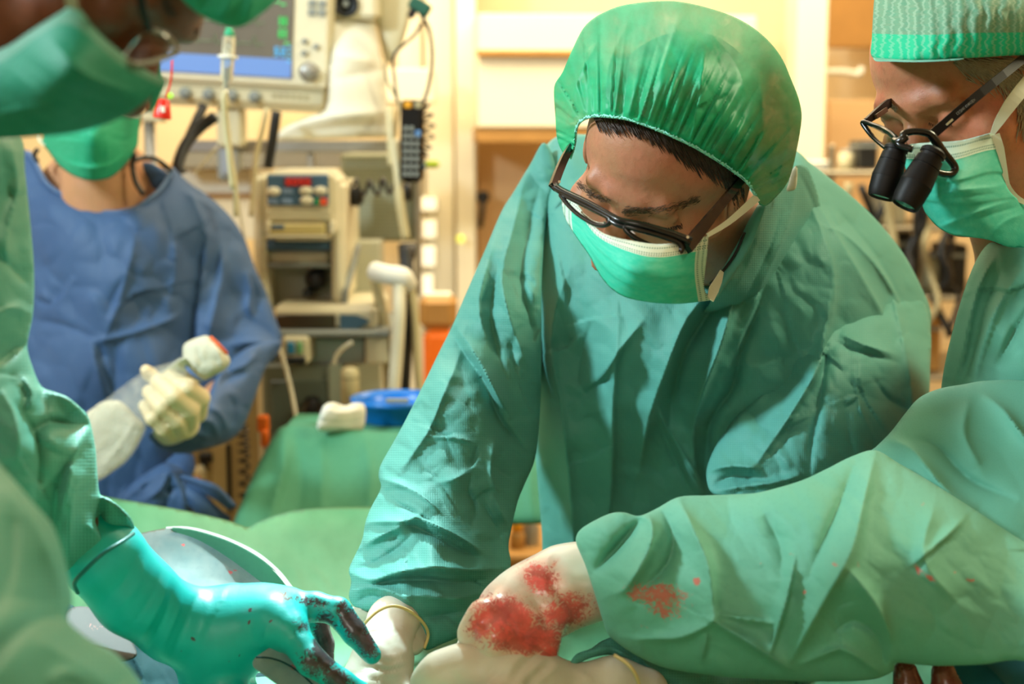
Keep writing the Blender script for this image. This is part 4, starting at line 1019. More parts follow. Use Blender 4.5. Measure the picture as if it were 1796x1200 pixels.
# ---------------------------------------------------------------- heads
def headprims(c, f, u, s=1.0, neck=None, ears=True, jw=1.0):
    f = np.asarray(f, float); f = f/np.linalg.norm(f); u = np.asarray(u, float); u = u-f*(u@f); u /= np.linalg.norm(u); r = np.cross(f, u)
    R = np.stack([r, f, u], 1)
    L = lambda x, y, z: c+R@(np.array([x, y, z])*s)
    E_ = lambda x, y, z, a, b, d, k=.014, cut=False: ('-e' if cut else 'e', L(x, y, z), (a*s, b*s, d*s), R, k*s)
    C_ = lambda p, q, ra, rb, k=.012: ('c', L(*p), L(*q), ra*s, rb*s, k*s)
    pr = [E_(0, -.012, .03, .077, .099, .088), E_(0, .022, .035, .066, .072, .065, .02), E_(0, .035, -.04*jw, .060, .058, .078*(.3+.7*jw)), E_(0, .058*(.5+.5*jw), -.108*jw, .030, .028, .022, .02)]
    for q in (-1, 1):
        pr += [C_((q*.052, -.005, -.055), (q*.022, .058*(.5+.5*jw), -.105*jw), .020, .018, .02), E_(q*.044, .062, -.03, .024, .024, .022, .016)]
    pr.append(C_((-.034, .086, .014), (.034, .086, .014), .011, .011, .012)); pr.append(C_((-.012, .093, .012), (.012, .093, .012), .009, .009, .01))
    for q in (-1, 1): pr.append(E_(q*.031, .103, -.010, .018, .017, .013, .010, True))
    for q in (-1, 1):
        pr.append(E_(q*.031, .078, -.010, .0165, .0150, .0125, .004))          # eyeball under its lids
        pr.append(C_((q*.016, .0885, .000), (q*.046, .080, .002), .0035, .004, .006))
        pr.append(C_((q*.018, .087, -.021), (q*.044, .080, -.020), .0035, .004, .006))
    pr += [C_((0, .090, .004), (0, .116, -.036), .0085, .0125, .008), E_(-.012, .106, -.040, .009, .011, .008, .006), E_(.012, .106, -.040, .009, .011, .008, .006)]
    pr += [C_((-.020, .090, -.070), (.020, .090, -.070), .006, .006, .006), C_((-.017, .089, -.079), (.017, .089, -.079), .007, .007, .006)]
    if ears:
        for q in (-1, 1):
            pr += [E_(q*.079, -.008, -.012, .008, .019, .031, .006), E_(q*.086, -.006, -.008, .005, .011, .018, .003, True)]
    if neck is not None:
        pts, rr = neck
        for i in range(len(pts)-1): pr.append(('c', np.array(pts[i]), np.array(pts[i+1]), rr[i], rr[i+1], .02))
    return pr, L, R
def mixd(base): return base
def brow(L, q, mat, parent, n=46, seed=1, th=.00045, up=0):
    rg = random.Random(seed); b = MB()
    for i in range(n):
        t = i/n; x = q*(.010+.040*t)+rg.uniform(-.002, .002); z = .016+.004*math.sin(t*3)+rg.uniform(-.0035, .0035)+up; y = .1003-.019*t*t
        a = L(x, y, z); e = L(x+q*.007, y-.0015-.004*t, z+.0015-.002*t); b.tube([a, (a+e)/2+(L(0, 1, 0)-L(0, 0, 0))*.0006, e], [th, th, th*.3], 4, smooth=0)
    b.done('eyebrow', mat, parent, True)

# ================================================================ surgeon in the middle
S = root('person', P(1180, 700, 1.7)*[1, 1, 0], 'person in teal gown, sheer green bouffant cap and black glasses, bending over the table', 'person', 'surgical team')
yL = np.array([math.cos(math.radians(24)), -math.sin(math.radians(24)), .30]); yL /= np.linalg.norm(yL)
U0 = np.array([math.sin(math.radians(24)), math.cos(math.radians(24)), 0]); pt = math.radians(47)
uu = math.cos(pt)*U0+math.sin(pt)*np.array([0, 0, 1.0]); uu -= yL*(uu@yL); uu /= np.linalg.norm(uu); ff = np.cross(uu, -yL)
fw, uw = CV(*ff), CV(*uu)
hc = P(1092, 370, 1.235)-fw*.090
nk = [hc-uw*.03-fw*.02, P(1244, 400, 1.44), P(1240, 500, 1.62)]
pr, LC, RC = headprims(hc, fw, uw, .93, (nk, [.052, .050, .055]), jw=.68)
pr += [('c', P(1260, 600, 1.74), P(1180, 800, 1.78), .09, .11, .05), ('c', P(1260, 600, 1.74), P(960, 450, 1.74), .07, .05, .04), ('c', P(1260, 600, 1.74), P(1480, 560, 1.76), .07, .06, .04),
       ('c', P(950, 450, 1.72), P(830, 780, 1.50), .045, .035, .02), ('c', P(830, 780, 1.50), P(700, 1050, 1.29), .035, .026, .02)]
def wrinkle(X, Y):
    return .0005*(fbm(X/9, Y/9, 3, 3)-.5)
bodyC = sdf_mesh('body', pr, .0030, M['skin_c'], S, bump=wrinkle,
         strokes=[(-1.3, 4, 5, [(1080, 352), (1086, 372), (1092, 392)]), (-.7, 3, 4, [(1120, 330), (1122, 350), (1118, 366)]), (.6, 6, 8, [(1060, 300), (1120, 310), (1200, 322)]), (-.6, 3, 3, [(1118, 398), (1160, 412), (1210, 400)])])
SC_ = Surf(bodyC)
hairs('eyebrow', SC_, [(1004, 310), (1016, 324), (1036, 340), (1068, 354)], 190, 8, 9, -12, M['hair_br'], S, .0002, 2, .0012)
hairs('eyebrow', SC_, [(1090, 374), (1112, 371), (1150, 368), (1190, 362), (1228, 350)], 230, 10, 10, -10, M['hair_br'], S, .0002, 5, .0012)
hairs('eyelashes', SC_, [(1128, 388), (1150, 397), (1172, 400), (1200, 392)], 60, 2, 9, 80, M['hair'], S, .0003, 8, .0015)
hairs('eyelashes', SC_, [(1012, 348), (1030, 360), (1048, 370)], 30, 2, 7, 80, M['hair'], S, .0003, 9, .0015)
# hair locks below the cap hem
hr = MB(); rg = random.Random(11)
for i in range(520):
    t = rg.random(); hx = np.interp(t, [0, .1, .3, .5, .7, .85, 1], [1012, 1030, 1080, 1140, 1200, 1262, 1312]); hy = np.interp(t, [0, .1, .3, .5, .7, .85, 1], [226, 208, 206, 226, 252, 290, 326])
    l = np.interp(t, [0, .1, .2, .4, .6, .75, .9, 1], [16, 36, 52, 44, 70, 62, 84, 70])*rg.uniform(.3, 1.0)
    dx = np.interp(t, [0, .25, .5, .75, 1], [.4, .6, .75, .6, .25])*l+rg.uniform(-7, 7); dy = np.interp(t, [0, .25, .5, .8, 1], [.75, .85, .95, 1.1, 1.1])*l
    def onhead(x, y, off):                                                      # the skull surface under this pixel
        o = CAM; dr = P(x, y, 1.0)-CAM; dr /= np.linalg.norm(dr); q = RC.T@(o-hc-RC@np.array([0, -.004, .032])); w = RC.T@dr
        ra = np.array([.0765, .0965, .0865]); A = ((w/ra)**2).sum(); B = 2*((q*w)/ra**2).sum(); Cc = ((q/ra)**2).sum()-1; disc = max(B*B-4*A*Cc, 0)
        tt = (-B-math.sqrt(disc))/(2*A); return o+dr*(tt-off)
    vv = [SC_(hx-3+dx*u, hy-12+(dy+8)*u+rg.uniform(-2, 2)*u, .0012+.004*rg.random()*u) for u in (0, .35, .7, 1)]
    if any(q is None for q in vv) or np.linalg.norm(vv[0]-vv[3]) > .08: continue
    hr.tube(vv, [.0009, .0008, .0006, .0002], 4, smooth=2)
hr.done('hair', M['hair'], S, True)
# hair mass under the cap
def ell(c, r, R, n=40, m=28, cut=None):
    v = []; th = np.linspace(0, 2*np.pi, n, endpoint=False); ph = np.linspace(0, np.pi, m)
    for a in ph:
        for t in th: v.append(c+R@(np.array([math.sin(a)*math.cos(t), math.sin(a)*math.sin(t), math.cos(a)])*r))
    f = [[i*n+j, (i+1)*n+j, (i+1)*n+(j+1)%n, i*n+(j+1)%n] for i in range(m-1) for j in range(n)]
    return np.array(v), f
v, f = ell(LC(0, -.022, .034), np.array([.072, .083, .080]), RC); mesh('hair', v, f, M['hair'], S)
# bouffant cap
capo = [(1010, 226), (1018, 211), (1057, 203), (1099, 208), (1141, 222), (1183, 240), (1220, 258), (1257, 280), (1285, 299), (1313, 322), (1326, 350), (1341, 362), (1362, 345), (1383, 317), (1395, 275), (1406, 210), (1402, 177), (1388, 140), (1369, 98), (1337, 61), (1295, 33), (1243, 14), (1183, 2), (1117, 5), (1071, 16), (1029, 42), (1005, 84), (987, 126), (972, 152), (974, 205), (977, 243), (987, 268), (999, 278), (1008, 254)]
def pleats(X, Y):
    hem = np.array([(985, 262), (1015, 210), (1057, 203), (1099, 208), (1141, 222), (1183, 240), (1220, 258), (1257, 280), (1285, 299), (1313, 322), (1330, 357)], float)
    hl = cr(hem, False, 5); _, sd, ar = nearest(hl, np.c_[X, Y]); d = np.abs(sd)
    env = np.exp(-((d-34)/75)**2)*np.clip(d/10, 0, 1)
    w = vnoise(ar*60, d/170, 3); h = env*(.0095*np.abs(np.sin(ar*74+2.5*w+d*.004))-.004)
    w2 = vnoise(ar*22, d/200, 9); h += .006*np.exp(-((d-95)/110)**2)*(w2-.5)
    return h+.010*(crumple(X, Y, 70, 5, 70, 1.8)-.2)+.005*(crumple(X, Y, 28, 8, 60, 2.2)-.2)
capd = []
def hd_(x, y): return float(proj(onhead(x, y, .0))[2])
for (x, y, of) in ((1007, 222, .008), (1057, 206, .007), (1141, 228, .007), (1220, 264, .007), (1285, 303, .008), (1320, 350, .012), (1060, 140, .016), (1140, 150, .017), (1220, 190, .017), (1300, 240, .02), (1100, 80, .02), (1200, 80, .02), (1290, 130, .022), (1340, 200, .02), (1250, 62, .03), (1290, 84, .03), (1325, 140, .025), (1180, 45, .028)): capd.append((x, y, hd_(x, y)-of))
capd += [(1405, 210, 1.36), (1372, 100, 1.34), (1240, 8, 1.32), (1110, 4, 1.31), (990, 110, 1.30), (974, 200, 1.31), (985, 262, 1.29), (1345, 362, 1.33), (1390, 300, 1.36)]
co = relief('bouffant_cap', capo, capd, M['cap_c'], S, step=2.5,
     k=(.06, .8), cap=(.10, .12), fn=pleats, strokes=[(6, 5, 9, [(1120, 215), (1160, 120), (1190, 30)]), (5, 5, 7, [(1210, 250), (1228, 160), (1236, 80)]), (4, 5, 9, [(1060, 200), (1066, 120), (1100, 40)]),
      (5, 6, 8, [(1310, 320), (1340, 220), (1330, 120)]), (5, 8, 6, [(1000, 230), (1010, 150), (1050, 70)]), (4, 6, 8, [(1250, 60), (1290, 110), (1310, 170)]), (4, 4, 6, [(1352, 340), (1384, 250), (1380, 160)])])
b = MB(); hem = [(1001, 276), (1008, 252), (1011, 226), (1019, 212), (1036, 204), (1057, 203), (1099, 208), (1141, 222), (1183, 240), (1220, 258), (1257, 280), (1285, 299), (1313, 322), (1328, 350)]
hd = tps([q for q in capd if q[:2] in ((1007, 222), (1057, 206), (1141, 228), (1220, 264), (1285, 303), (1320, 350), (1140, 150))])
hp = cr(np.array(hem, float), False, 16); z = np.arange(len(hp)); hx = hp[:, 0]+1.6*np.sin(z*2.1); hy = hp[:, 1]+2.2*np.cos(z*2.6)
b.tube(PV(hx, hy, hd(hx, hy)-.004), .0009, 6, smooth=0); b.tube(PV(hp[:, 0], hp[:, 1]+1, hd(hp[:, 0], hp[:, 1])-.002), .0012, 6, smooth=0)
b.done('elastic_hem', M['elastic'], co, True)
# mask
mo_ = [(985, 350), (994, 345, 1), (1010, 355), (1028, 378), (1046, 400), (1066, 412), (1100, 420), (1150, 428), (1197, 424), (1243, 413, 1), (1240, 450), (1235, 504), (1246, 527, 1), (1192, 533), (1136, 530), (1089, 518), (1057, 490), (1033, 448), (1008, 412), (990, 380)]
muv = [(985, 350, 0, .1), (994, 345, .02, 0), (1046, 400, .28, 0), (1100, 420, .48, 0), (1150, 428, .65, 0), (1243, 413, 1, 0), (1237, 470, 1, .5), (1246, 527, 1, 1), (1192, 533, .82, 1.0), (1136, 530, .62, 1.0), (1057, 490, .30, 1), (1008, 412, .08, 1), (1065, 445, .30, .5), (1140, 480, .64, .5)]
fu = tps([(p[0], p[1], p[2]) for p in muv]); fv = tps([(p[0], p[1], p[3]) for p in muv])
def mpl(X, Y):
    v = fv(X, Y); h = 0
    for c, a in ((.30, .0006), (.55, .0018), (.78, .0018)): t = (v-c)/.06; h = h+a*np.where(t < 0, np.exp(-t*t*.25), np.exp(-t*t*8))
    return h+.0007*np.where(v < .225, 1, 0)+.0014*(fbm(X/26, Y/14, 4, 3)-.5)
mk = relief('surgical_mask', mo_, [(985, 355, 1.235), (1000, 390, 1.20), (1046, 402, 1.145), (1100, 422, 1.118), (1150, 430, 1.115), (1243, 413, 1.165), (1246, 527, 1.20), (1192, 533, 1.14), (1136, 530, 1.118), (1057, 490, 1.14), (1100, 470, 1.090), (1160, 475, 1.095)],
     M['mask_c'], S, step=2, k=(.12, .1), thin=.0015, fn=mpl, uvpts=muv)
b = MB(); b.strip([P(1241, 413, 1.163), P(1276, 391, 1.19), P(1306, 366, 1.225), P(1328, 346, 1.255)], [.0035, .005, .0065, .0075], .0008, -FWD); b.done('ear_loop', M['strap'], mk)
b = MB(); b.strip([P(1246, 526, 1.2), P(1252, 508, 1.22), P(1260, 492, 1.24), P(1266, 476, 1.27)], [.006, .009, .007, .004], .0008, -FWD); b.done('mask_flap', M['strap'], mk, label='pale inner flap of the mask edge')
# tie knot of the mask behind the neck
relief('mask_tie', [(1384, 318), (1388, 300), (1398, 292), (1396, 330), (1380, 335)], [(1390, 310, 1.40)], M['strap'], S, step=2, k=(.3, .3), cap=(.004, .004))
# glasses
gl = root('glasses', P(1090, 375, 1.15), 'temp', 'x'); del gl['label']; del gl['category']; gl.parent = S; gl.location = tuple(P(1090, 375, 1.15)-wloc(S))
gd = tps([(970, 325, 1.195), (1090, 392, 1.125), (1208, 430, 1.125), (1030, 400, 1.150), (1185, 442, 1.125)])
G_ = lambda x, y, o=0: P(x, y, float(gd(np.array([x]), np.array([y]))[0])+o)
lens1 = [(983, 340), (1000, 348), (1040, 368), (1070, 384), (1068, 392), (1058, 396), (1042, 393), (1015, 377), (995, 358)]
lens2 = [(1096, 398), (1120, 403), (1160, 414), (1190, 425), (1196, 434), (1192, 442), (1178, 441), (1150, 434), (1120, 421), (1104, 410)]
for ln in (lens1, lens2):
    b = MB(); b.tube([G_(x, y) for x, y in ln], .0019, 8, closed=True, smooth=4, flat=1.2); b.done('rim', M['blk'], gl, True)
    relief('lens', ln, [(970, 325, 1.197), (1090, 392, 1.127), (1208, 430, 1.127), (1030, 400, 1.152)], M['lens'], gl, step=2, k=(.12, .0), thin=.001)
b = MB()
b.strip([G_(971, 326), G_(985, 335), G_(1030, 356), G_(1075, 381), G_(1090, 388), G_(1130, 396), G_(1180, 411), G_(1212, 424)], [.0055, .005, .0042, .004, .0042, .0042, .0048, .006], .004, -FWD+UP*.6)
b.tube([G_(1066, 384), G_(1080, 393), G_(1097, 399)], .0022, 8); b.done('top_bar', M['blk'], gl, True)
for (pts, ws) in (([G_(970, 328, 0), P(978, 306, 1.22), P(990, 278, 1.25), P(1003, 254, 1.275)], [.007, .007, .0065, .0055]),
                  ([G_(1205, 434, 0), P(1222, 412, 1.15), P(1262, 362, 1.205), P(1300, 316, 1.255)], [.010, .010, .0075, .0065])):
    b = MB(); b.strip(pts, ws, .0045, -FWD+RT*.3); t_ = b.done('temple', M['blk'], gl)
b = MB()
for (x, y) in ((981, 319), (1206, 416)): p = G_(x, y, -.004); b.lathe(p, p-FWD, [(0, .0012), (.001, .0012)], 10)
b.done('hinge_pin', M['chrome'], gl)
b = MB(); b.tube([P(1020, 372, 1.165), P(1040, 388, 1.15), P(1056, 392, 1.145), P(1062, 388, 1.145)], .0009, 6); b.done('nose_pad', M['chrome'], gl, True)

# ---- gown of the middle surgeon
go = [(968, 245), (1010, 235), (1390, 262), (1420, 285), (1450, 308), (1520, 368), (1580, 438), (1618, 508), (1633, 552), (1628, 620), (1622, 690), (1600, 780), (1540, 900), (1400, 1000), (1240, 1080), (1050, 1100), (985, 1085), (955, 1000), (950, 930), (944, 860), (940, 810), (930, 700), (900, 560), (905, 420), (930, 300)]
gdp = [(960, 260, 1.66), (1200, 260, 1.66), (1400, 290, 1.60), (1520, 400, 1.64), (1630, 560, 1.72), (1610, 760, 1.66), (1000, 500, 1.55), (1120, 620, 1.50), (1250, 560, 1.50), (1330, 460, 1.52), (1440, 450, 1.53), (1000, 760, 1.58), (1150, 820, 1.60), (1350, 800, 1.56), (950, 900, 1.64), (1150, 1080, 1.62), (905, 420, 1.62), (930, 700, 1.64)]
gst = [(-34, 12, 26, [(972, 262), (953, 380), (947, 520), (944, 660), (941, 800)], 1.4),
 (16, 14, 20, [(1000, 470), (975, 540), (968, 620), (985, 720), (1000, 860), (1010, 1000)]),
 (15, 10, 24, [(1085, 560), (1080, 640), (1075, 720), (1072, 850), (1060, 960)]), (12, 10, 16, [(1130, 560), (1090, 610), (1050, 668), (1024, 690)]),
 (-12, 12, 14, [(1040, 560), (1020, 620), (1012, 680)]), (-10, 6, 9, [(1022, 694), (1050, 672), (1072, 664)]),
 (20, 9, 22, [(1264, 492), (1205, 560), (1168, 650), (1140, 730), (1120, 830)]), (-18, 14, 10, [(1290, 480), (1236, 560), (1200, 620), (1180, 700), (1172, 760)]),
 (16, 9, 16, [(1305, 445), (1282, 540), (1262, 610), (1232, 690), (1215, 770), (1228, 860)]), (-20, 12, 12, [(1345, 470), (1330, 540), (1298, 620), (1284, 680), (1246, 740), (1236, 830)]),
 (16, 10, 20, [(1398, 330), (1360, 420), (1330, 520), (1296, 600), (1290, 660)]), (10, 6, 24, [(1398, 311), (1440, 400), (1462, 480), (1458, 560), (1433, 655), (1424, 760), (1420, 830)]),
 (13, 7, 30, [(1415, 330), (1480, 433), (1520, 500), (1553, 562), (1575, 632)]), (-5, 4, 5, [(1466, 600), (1510, 616), (1568, 634)]), (8, 8, 8, [(1470, 590), (1515, 604), (1560, 622)]),
 (12, 10, 8, [(1440, 395), (1480, 410), (1540, 470), (1590, 560), (1600, 640)]), (-9, 9, 7, [(1470, 370), (1530, 440), (1575, 520), (1596, 600)]),
 (14, 7, 26, [(1460, 500), (1430, 660), (1376, 745), (1324, 818)]), (9, 8, 12, [(1240, 860), (1200, 800), (1165, 740), (1150, 700)]), (10, 8, 16, [(1188, 783), (1210, 830), (1240, 870)]),
 (-9, 9, 9, [(1150, 730), (1180, 800), (1210, 860)]), (9, 10, 14, [(960, 560), (955, 640), (975, 700)])]
gw = relief('gown', go, gdp, M['gown'], S, step=3, k=(.30, .6), cap=(.09, .14), strokes=gst, crum=[(5, 120, 3, 70, 1.6), (3.0, 46, 9, 60, 1.5), (1.0, 20, 11, 50, 1.6)])
# the collar edge and the dark shirt under it
b = MB(); ce = [(1336, 362), (1322, 392), (1306, 428), (1284, 466), (1262, 500), (1250, 522)]; cdz = [1.36, 1.36, 1.36, 1.355, 1.34, 1.33]
b.tube([P(x, y, d) for (x, y), d in zip(ce, cdz)], [.006, .009, .010, .009, .006], 10, smooth=5, flat=.6); b.done('collar', M['gown'], S, True)
relief('collar_panel', [(1336, 350), (1326, 376), (1310, 414), (1286, 460), (1258, 500), (1246, 530), (1230, 560), (1262, 600), (1320, 560), (1400, 460), (1440, 380), (1420, 300), (1396, 290), (1380, 320)],
       [(1330, 365, 1.365), (1286, 460, 1.36), (1246, 522, 1.37), (1240, 560, 1.50), (1400, 300, 1.46), (1440, 380, 1.55), (1320, 560, 1.53), (1400, 460, 1.53), (1262, 600, 1.54), (1300, 500, 1.40), (1350, 430, 1.42)], M['gown'], S, step=3, k=(.10, .3), cap=(.03, .05),
       strokes=[(6, 5, 12, [(1340, 380), (1318, 450), (1280, 530)]), (-6, 6, 8, [(1372, 360), (1352, 430), (1310, 520), (1290, 560)]), (10, 5, 18, [(1398, 320), (1380, 400), (1345, 480), (1315, 540)]), (-5, 4, 6, [(1400, 300), (1424, 350), (1436, 400)])], crum=[(2, 40, 12, 60, 2)])
b = MB(); b.tube([P(1306, 408, 1.352), P(1288, 448, 1.348), P(1264, 480, 1.34), P(1246, 498, 1.33)], .0014, 8); b.done('shirt_edge', M['rubber'], S, True, label='dark shirt edge under the collar')
# left (image) sleeve reaching down to the field
so = [(955, 250), (930, 288), (900, 338), (880, 370), (850, 440), (815, 520), (793, 572), (768, 622), (738, 684), (700, 758), (668, 815), (664, 835), (668, 856), (650, 892), (641, 916), (634, 950), (612, 998), (616, 1020), (612, 1048), (624, 1066), (648, 1073), (686, 1075), (718, 1086), (738, 1106), (744, 1140), (775, 1130), (808, 1115), (820, 1098), (842, 1060), (868, 1030), (892, 1005), (896, 985), (892, 959), (896, 932), (908, 880), (920, 850), (938, 806), (946, 740), (950, 640), (950, 500), (958, 380), (975, 300)]
sdp = [(950, 260, 1.64), (900, 345, 1.64), (950, 500, 1.52), (870, 480, 1.53), (800, 580, 1.50), (940, 700, 1.50), (860, 700, 1.44), (720, 760, 1.42), (900, 880, 1.42), (790, 860, 1.36), (670, 850, 1.38), (640, 960, 1.33), (760, 980, 1.29), (880, 990, 1.38), (630, 1050, 1.28), (720, 1070, 1.25), (810, 1110, 1.28)]
sst = [(-17, 6, 20, [(795, 588), (822, 630), (848, 668), (880, 740), (912, 778), (940, 802)], 1.2), (12, 16, 7, [(800, 572), (838, 630), (870, 690), (900, 740)]),
 (11, 8, 26, [(812, 600), (800, 640), (775, 700), (748, 762), (700, 830)]), (7, 4, 7, [(752, 766), (795, 768), (832, 776)]), (-8, 7, 5, [(838, 778), (832, 805), (818, 832)]), (8, 6, 9, [(768, 846), (798, 840), (826, 822), (842, 800)]),
 (-12, 8, 8, [(828, 832), (822, 862), (834, 890), (826, 930)]), (9, 7, 10, [(664, 838), (700, 850), (740, 870), (780, 905)]), (-6, 4, 7, [(672, 862), (700, 884), (740, 905), (775, 922)]),
 (12, 10, 8, [(640, 918), (680, 915), (715, 914), (740, 900)]), (-11, 5, 9, [(712, 918), (745, 932), (790, 956), (846, 982)], 1.1), (12, 10, 6, [(720, 905), (760, 920), (810, 945), (850, 972)]), (11, 12, 8, [(636, 960), (668, 940), (712, 920)]),
 (-10, 8, 8, [(620, 1000), (660, 985), (700, 960), (725, 935)]), (13, 14, 7, [(614, 1004), (650, 1018), (700, 1004), (760, 996), (830, 1000), (890, 996)]), (-10, 4, 8, [(640, 1030), (690, 1018), (740, 1016), (800, 1020), (860, 1016)], 1.1),
 (8, 7, 7, [(618, 1040), (650, 1030), (690, 1040), (730, 1062)]), (-8, 5, 6, [(622, 1058), (650, 1046), (690, 1056), (724, 1076)]), (9, 8, 8, [(700, 1044), (750, 1046), (800, 1050), (840, 1040)]), (-7, 6, 8, [(740, 1084), (780, 1078), (820, 1070)]),
 (14, 12, 14, [(920, 310), (900, 400), (880, 480), (895, 560), (925, 640)]), (-13, 9, 12, [(946, 330), (928, 400), (915, 480), (930, 560), (944, 620)]), (10, 8, 14, [(870, 410), (850, 480), (840, 540), (855, 600)]), (-10, 8, 10, [(884, 430), (868, 500), (862, 560), (880, 640), (900, 690)]),
 (8, 10, 8, [(905, 640), (915, 690), (935, 740)]), (-8, 6, 8, [(896, 600), (908, 660), (930, 720)]), (8, 10, 10, [(860, 860), (880, 900), (895, 930)]), (-6, 4, 6, [(846, 880), (868, 920), (885, 960)]), (9, 10, 10, [(870, 760), (860, 830), (880, 880)])]
relief('sleeve', so, sdp, M['gown'], S, step=2.8, k=(.50, .6), cap=(.075, .09), strokes=sst, crum=[(3.5, 80, 21, 65, 1.7), (2.6, 32, 25, 30, 1.3), (.8, 15, 27, 30, 1.6)])
# right (image) upper arm, hanging close to the body
ao = [(1452, 470), (1420, 520), (1372, 600), (1322, 680), (1280, 745), (1254, 785), (1240, 820), (1240, 846), (1250, 866), (1290, 880), (1400, 890), (1560, 880), (1620, 760), (1632, 640), (1630, 560), (1600, 480), (1540, 420), (1490, 430)]
relief('sleeve', ao, [(1452, 470, 1.60), (1540, 430, 1.68), (1620, 500, 1.72), (1632, 600, 1.68), (1330, 670, 1.53), (1250, 800, 1.46), (1400, 740, 1.45), (1520, 620, 1.52), (1560, 880, 1.50), (1330, 880, 1.42)], M['gown'], S, step=3, k=(.34, .6), cap=(.06, .1), 
       strokes=[(13, 5, 40, [(1462, 500), (1452, 600), (1428, 660), (1376, 745), (1324, 818)], 1.1), (-10, 5, 9, [(1462, 520), (1450, 620), (1438, 700), (1424, 780), (1420, 840)]), (10, 12, 6, [(1244, 826), (1276, 818), (1318, 820), (1330, 832)]), (-10, 6, 8, [(1252, 850), (1280, 836), (1318, 838), (1350, 840)]), (8, 6, 8, [(1262, 860), (1310, 852), (1360, 846), (1410, 832)]),
       (-7, 3, 5, [(1466, 600), (1510, 618), (1572, 634)]), (10, 8, 8, [(1470, 585), (1520, 606), (1568, 622)]), (9, 10, 8, [(1530, 420), (1560, 500), (1580, 580), (1598, 680), (1600, 760)]), (8, 8, 10, [(1290, 740), (1330, 700), (1390, 640)]), (7, 8, 12, [(1500, 650), (1510, 720), (1540, 780)]), (-7, 5, 8, [(1530, 660), (1560, 700), (1600, 720)]), (-6, 5, 6, [(1480, 700), (1490, 760), (1500, 800)])],
       crum=[(4.5, 90, 33, 70, 1.5), (3, 40, 39, 40, 1.4), (1.0, 18, 41, 60, 1.6)], keep=14)
relief('knit_cuff', [(613, 1066), (640, 1070), (660, 1082), (650, 1110), (630, 1145), (618, 1130), (612, 1095)], [(635, 1100, 1.262)], M['cuff_w'], S, step=2.5, k=(.5, .5), label='white knitted cuff')
# ---- his right hand in a white glove under the teal fingers
hd1 = chain([(690, 1092, 1.24, 48), (672, 1150, 1.215, 46), (655, 1200, 1.20, 48)], .012)+chain([(668, 1180, 1.20, 44), (625, 1215, 1.18, 38)], .02)
for pts in ([(650, 1200, 1.17, 18), (600, 1215, 1.15, 16), (560, 1238, 1.15, 13)], [(650, 1225, 1.17, 18), (605, 1250, 1.15, 16), (570, 1275, 1.15, 13)], [(660, 1240, 1.18, 18), (625, 1280, 1.17, 16), (595, 1305, 1.17, 13)], [(675, 1245, 1.2, 17), (655, 1290, 1.19, 14), (635, 1318, 1.19, 12)], [(700, 1180, 1.2, 18), (716, 1225, 1.18, 17), (700, 1262, 1.16, 14)]): hd1 += chain(pts, .008)
g1 = sdf_mesh('glove', hd1, .0028, M['white_glove'], S, strokes=[(1.8, 3, 4, [(640, 1162), (680, 1170), (716, 1160)]), (1.6, 3, 4, [(636, 1176), (676, 1182), (712, 1176)]), (1.6, 3, 4, [(650, 1150), (690, 1152), (720, 1140)]), (-1.8, 3, 3, [(640, 1169), (680, 1176), (714, 1168)]), (-2, 3, 4, [(600, 1180), (640, 1188), (690, 1194)]), (2, 4, 6, [(712, 1120), (728, 1128), (742, 1122)])], crum=[(1.4, 26, 51, 20, 1.6)])
relief('glove_cuff', [(612, 1110), (640, 1090), (662, 1069), (690, 1061), (722, 1070), (746, 1092), (753, 1112), (744, 1138), (726, 1150), (690, 1140), (655, 1138), (632, 1152)], [(640, 1100, 1.235), (700, 1065, 1.235), (750, 1110, 1.25), (690, 1140, 1.20)], M['white_glove'], S, step=2.5, k=(.62, .6), strokes=[(2, 5, 5, [(660, 1100), (700, 1096), (736, 1116)]), (-2.5, 4, 5, [(700, 1120), (720, 1112), (740, 1130)])], crum=[(1.8, 26, 53)])
b = MB(); b.tube([P(x, y, d) for x, y, d in ((628, 1110, 1.212), (645, 1088, 1.200), (665, 1071, 1.203), (690, 1063, 1.205), (720, 1073, 1.213), (743, 1094, 1.226), (751, 1114, 1.235), (744, 1138, 1.23))], .0014, 8, smooth=6); b.done('glove_rim', plain('rim_yellow', (.70, .52, .20), .4), g1, True, label='yellow rolled rim of the glove')
# ---- his left hand in a white glove coming from behind the other surgeon's sleeve
hd2 = chain([(1130, 1215, 1.13, 44), (1075, 1200, 1.125, 42), (1010, 1212, 1.12, 40), (940, 1196, 1.11, 50), (890, 1184, 1.105, 54), (820, 1178, 1.105, 44), (775, 1190, 1.105, 40), (752, 1202, 1.11, 32)], .014)
for pts in ([(900, 1215, 1.08, 22), (830, 1232, 1.06, 19), (790, 1262, 1.07, 15)], [(930, 1230, 1.09, 22), (870, 1262, 1.06, 19), (840, 1296, 1.07, 15)], [(960, 1240, 1.1, 20), (910, 1285, 1.08, 18), (890, 1316, 1.09, 14)], [(990, 1245, 1.11, 18), (955, 1296, 1.1, 15), (945, 1322, 1.1, 12)]): hd2 += chain(pts, .008)
g2 = sdf_mesh('glove', hd2, .0028, M['white_glove'], S, strokes=[(2.6, 4, 5, [(925, 1140), (900, 1165), (880, 1200)]), (2.6, 4, 5, [(958, 1152), (930, 1178), (905, 1204)]), (2.4, 4, 5, [(985, 1162), (958, 1184), (936, 1204)]), (-2.6, 4, 4, [(942, 1146), (914, 1172), (892, 1204)]), (-2.4, 4, 4, [(972, 1158), (944, 1182), (922, 1206)]), (2, 4, 5, [(876, 1158), (862, 1178), (846, 1196)]), (-1.6, 4, 4, [(780, 1176), (800, 1190), (810, 1206)]), (2, 5, 5, [(1010, 1176), (1030, 1190), (1040, 1206)])], crum=[(1.3, 30, 57, 120, 2)])
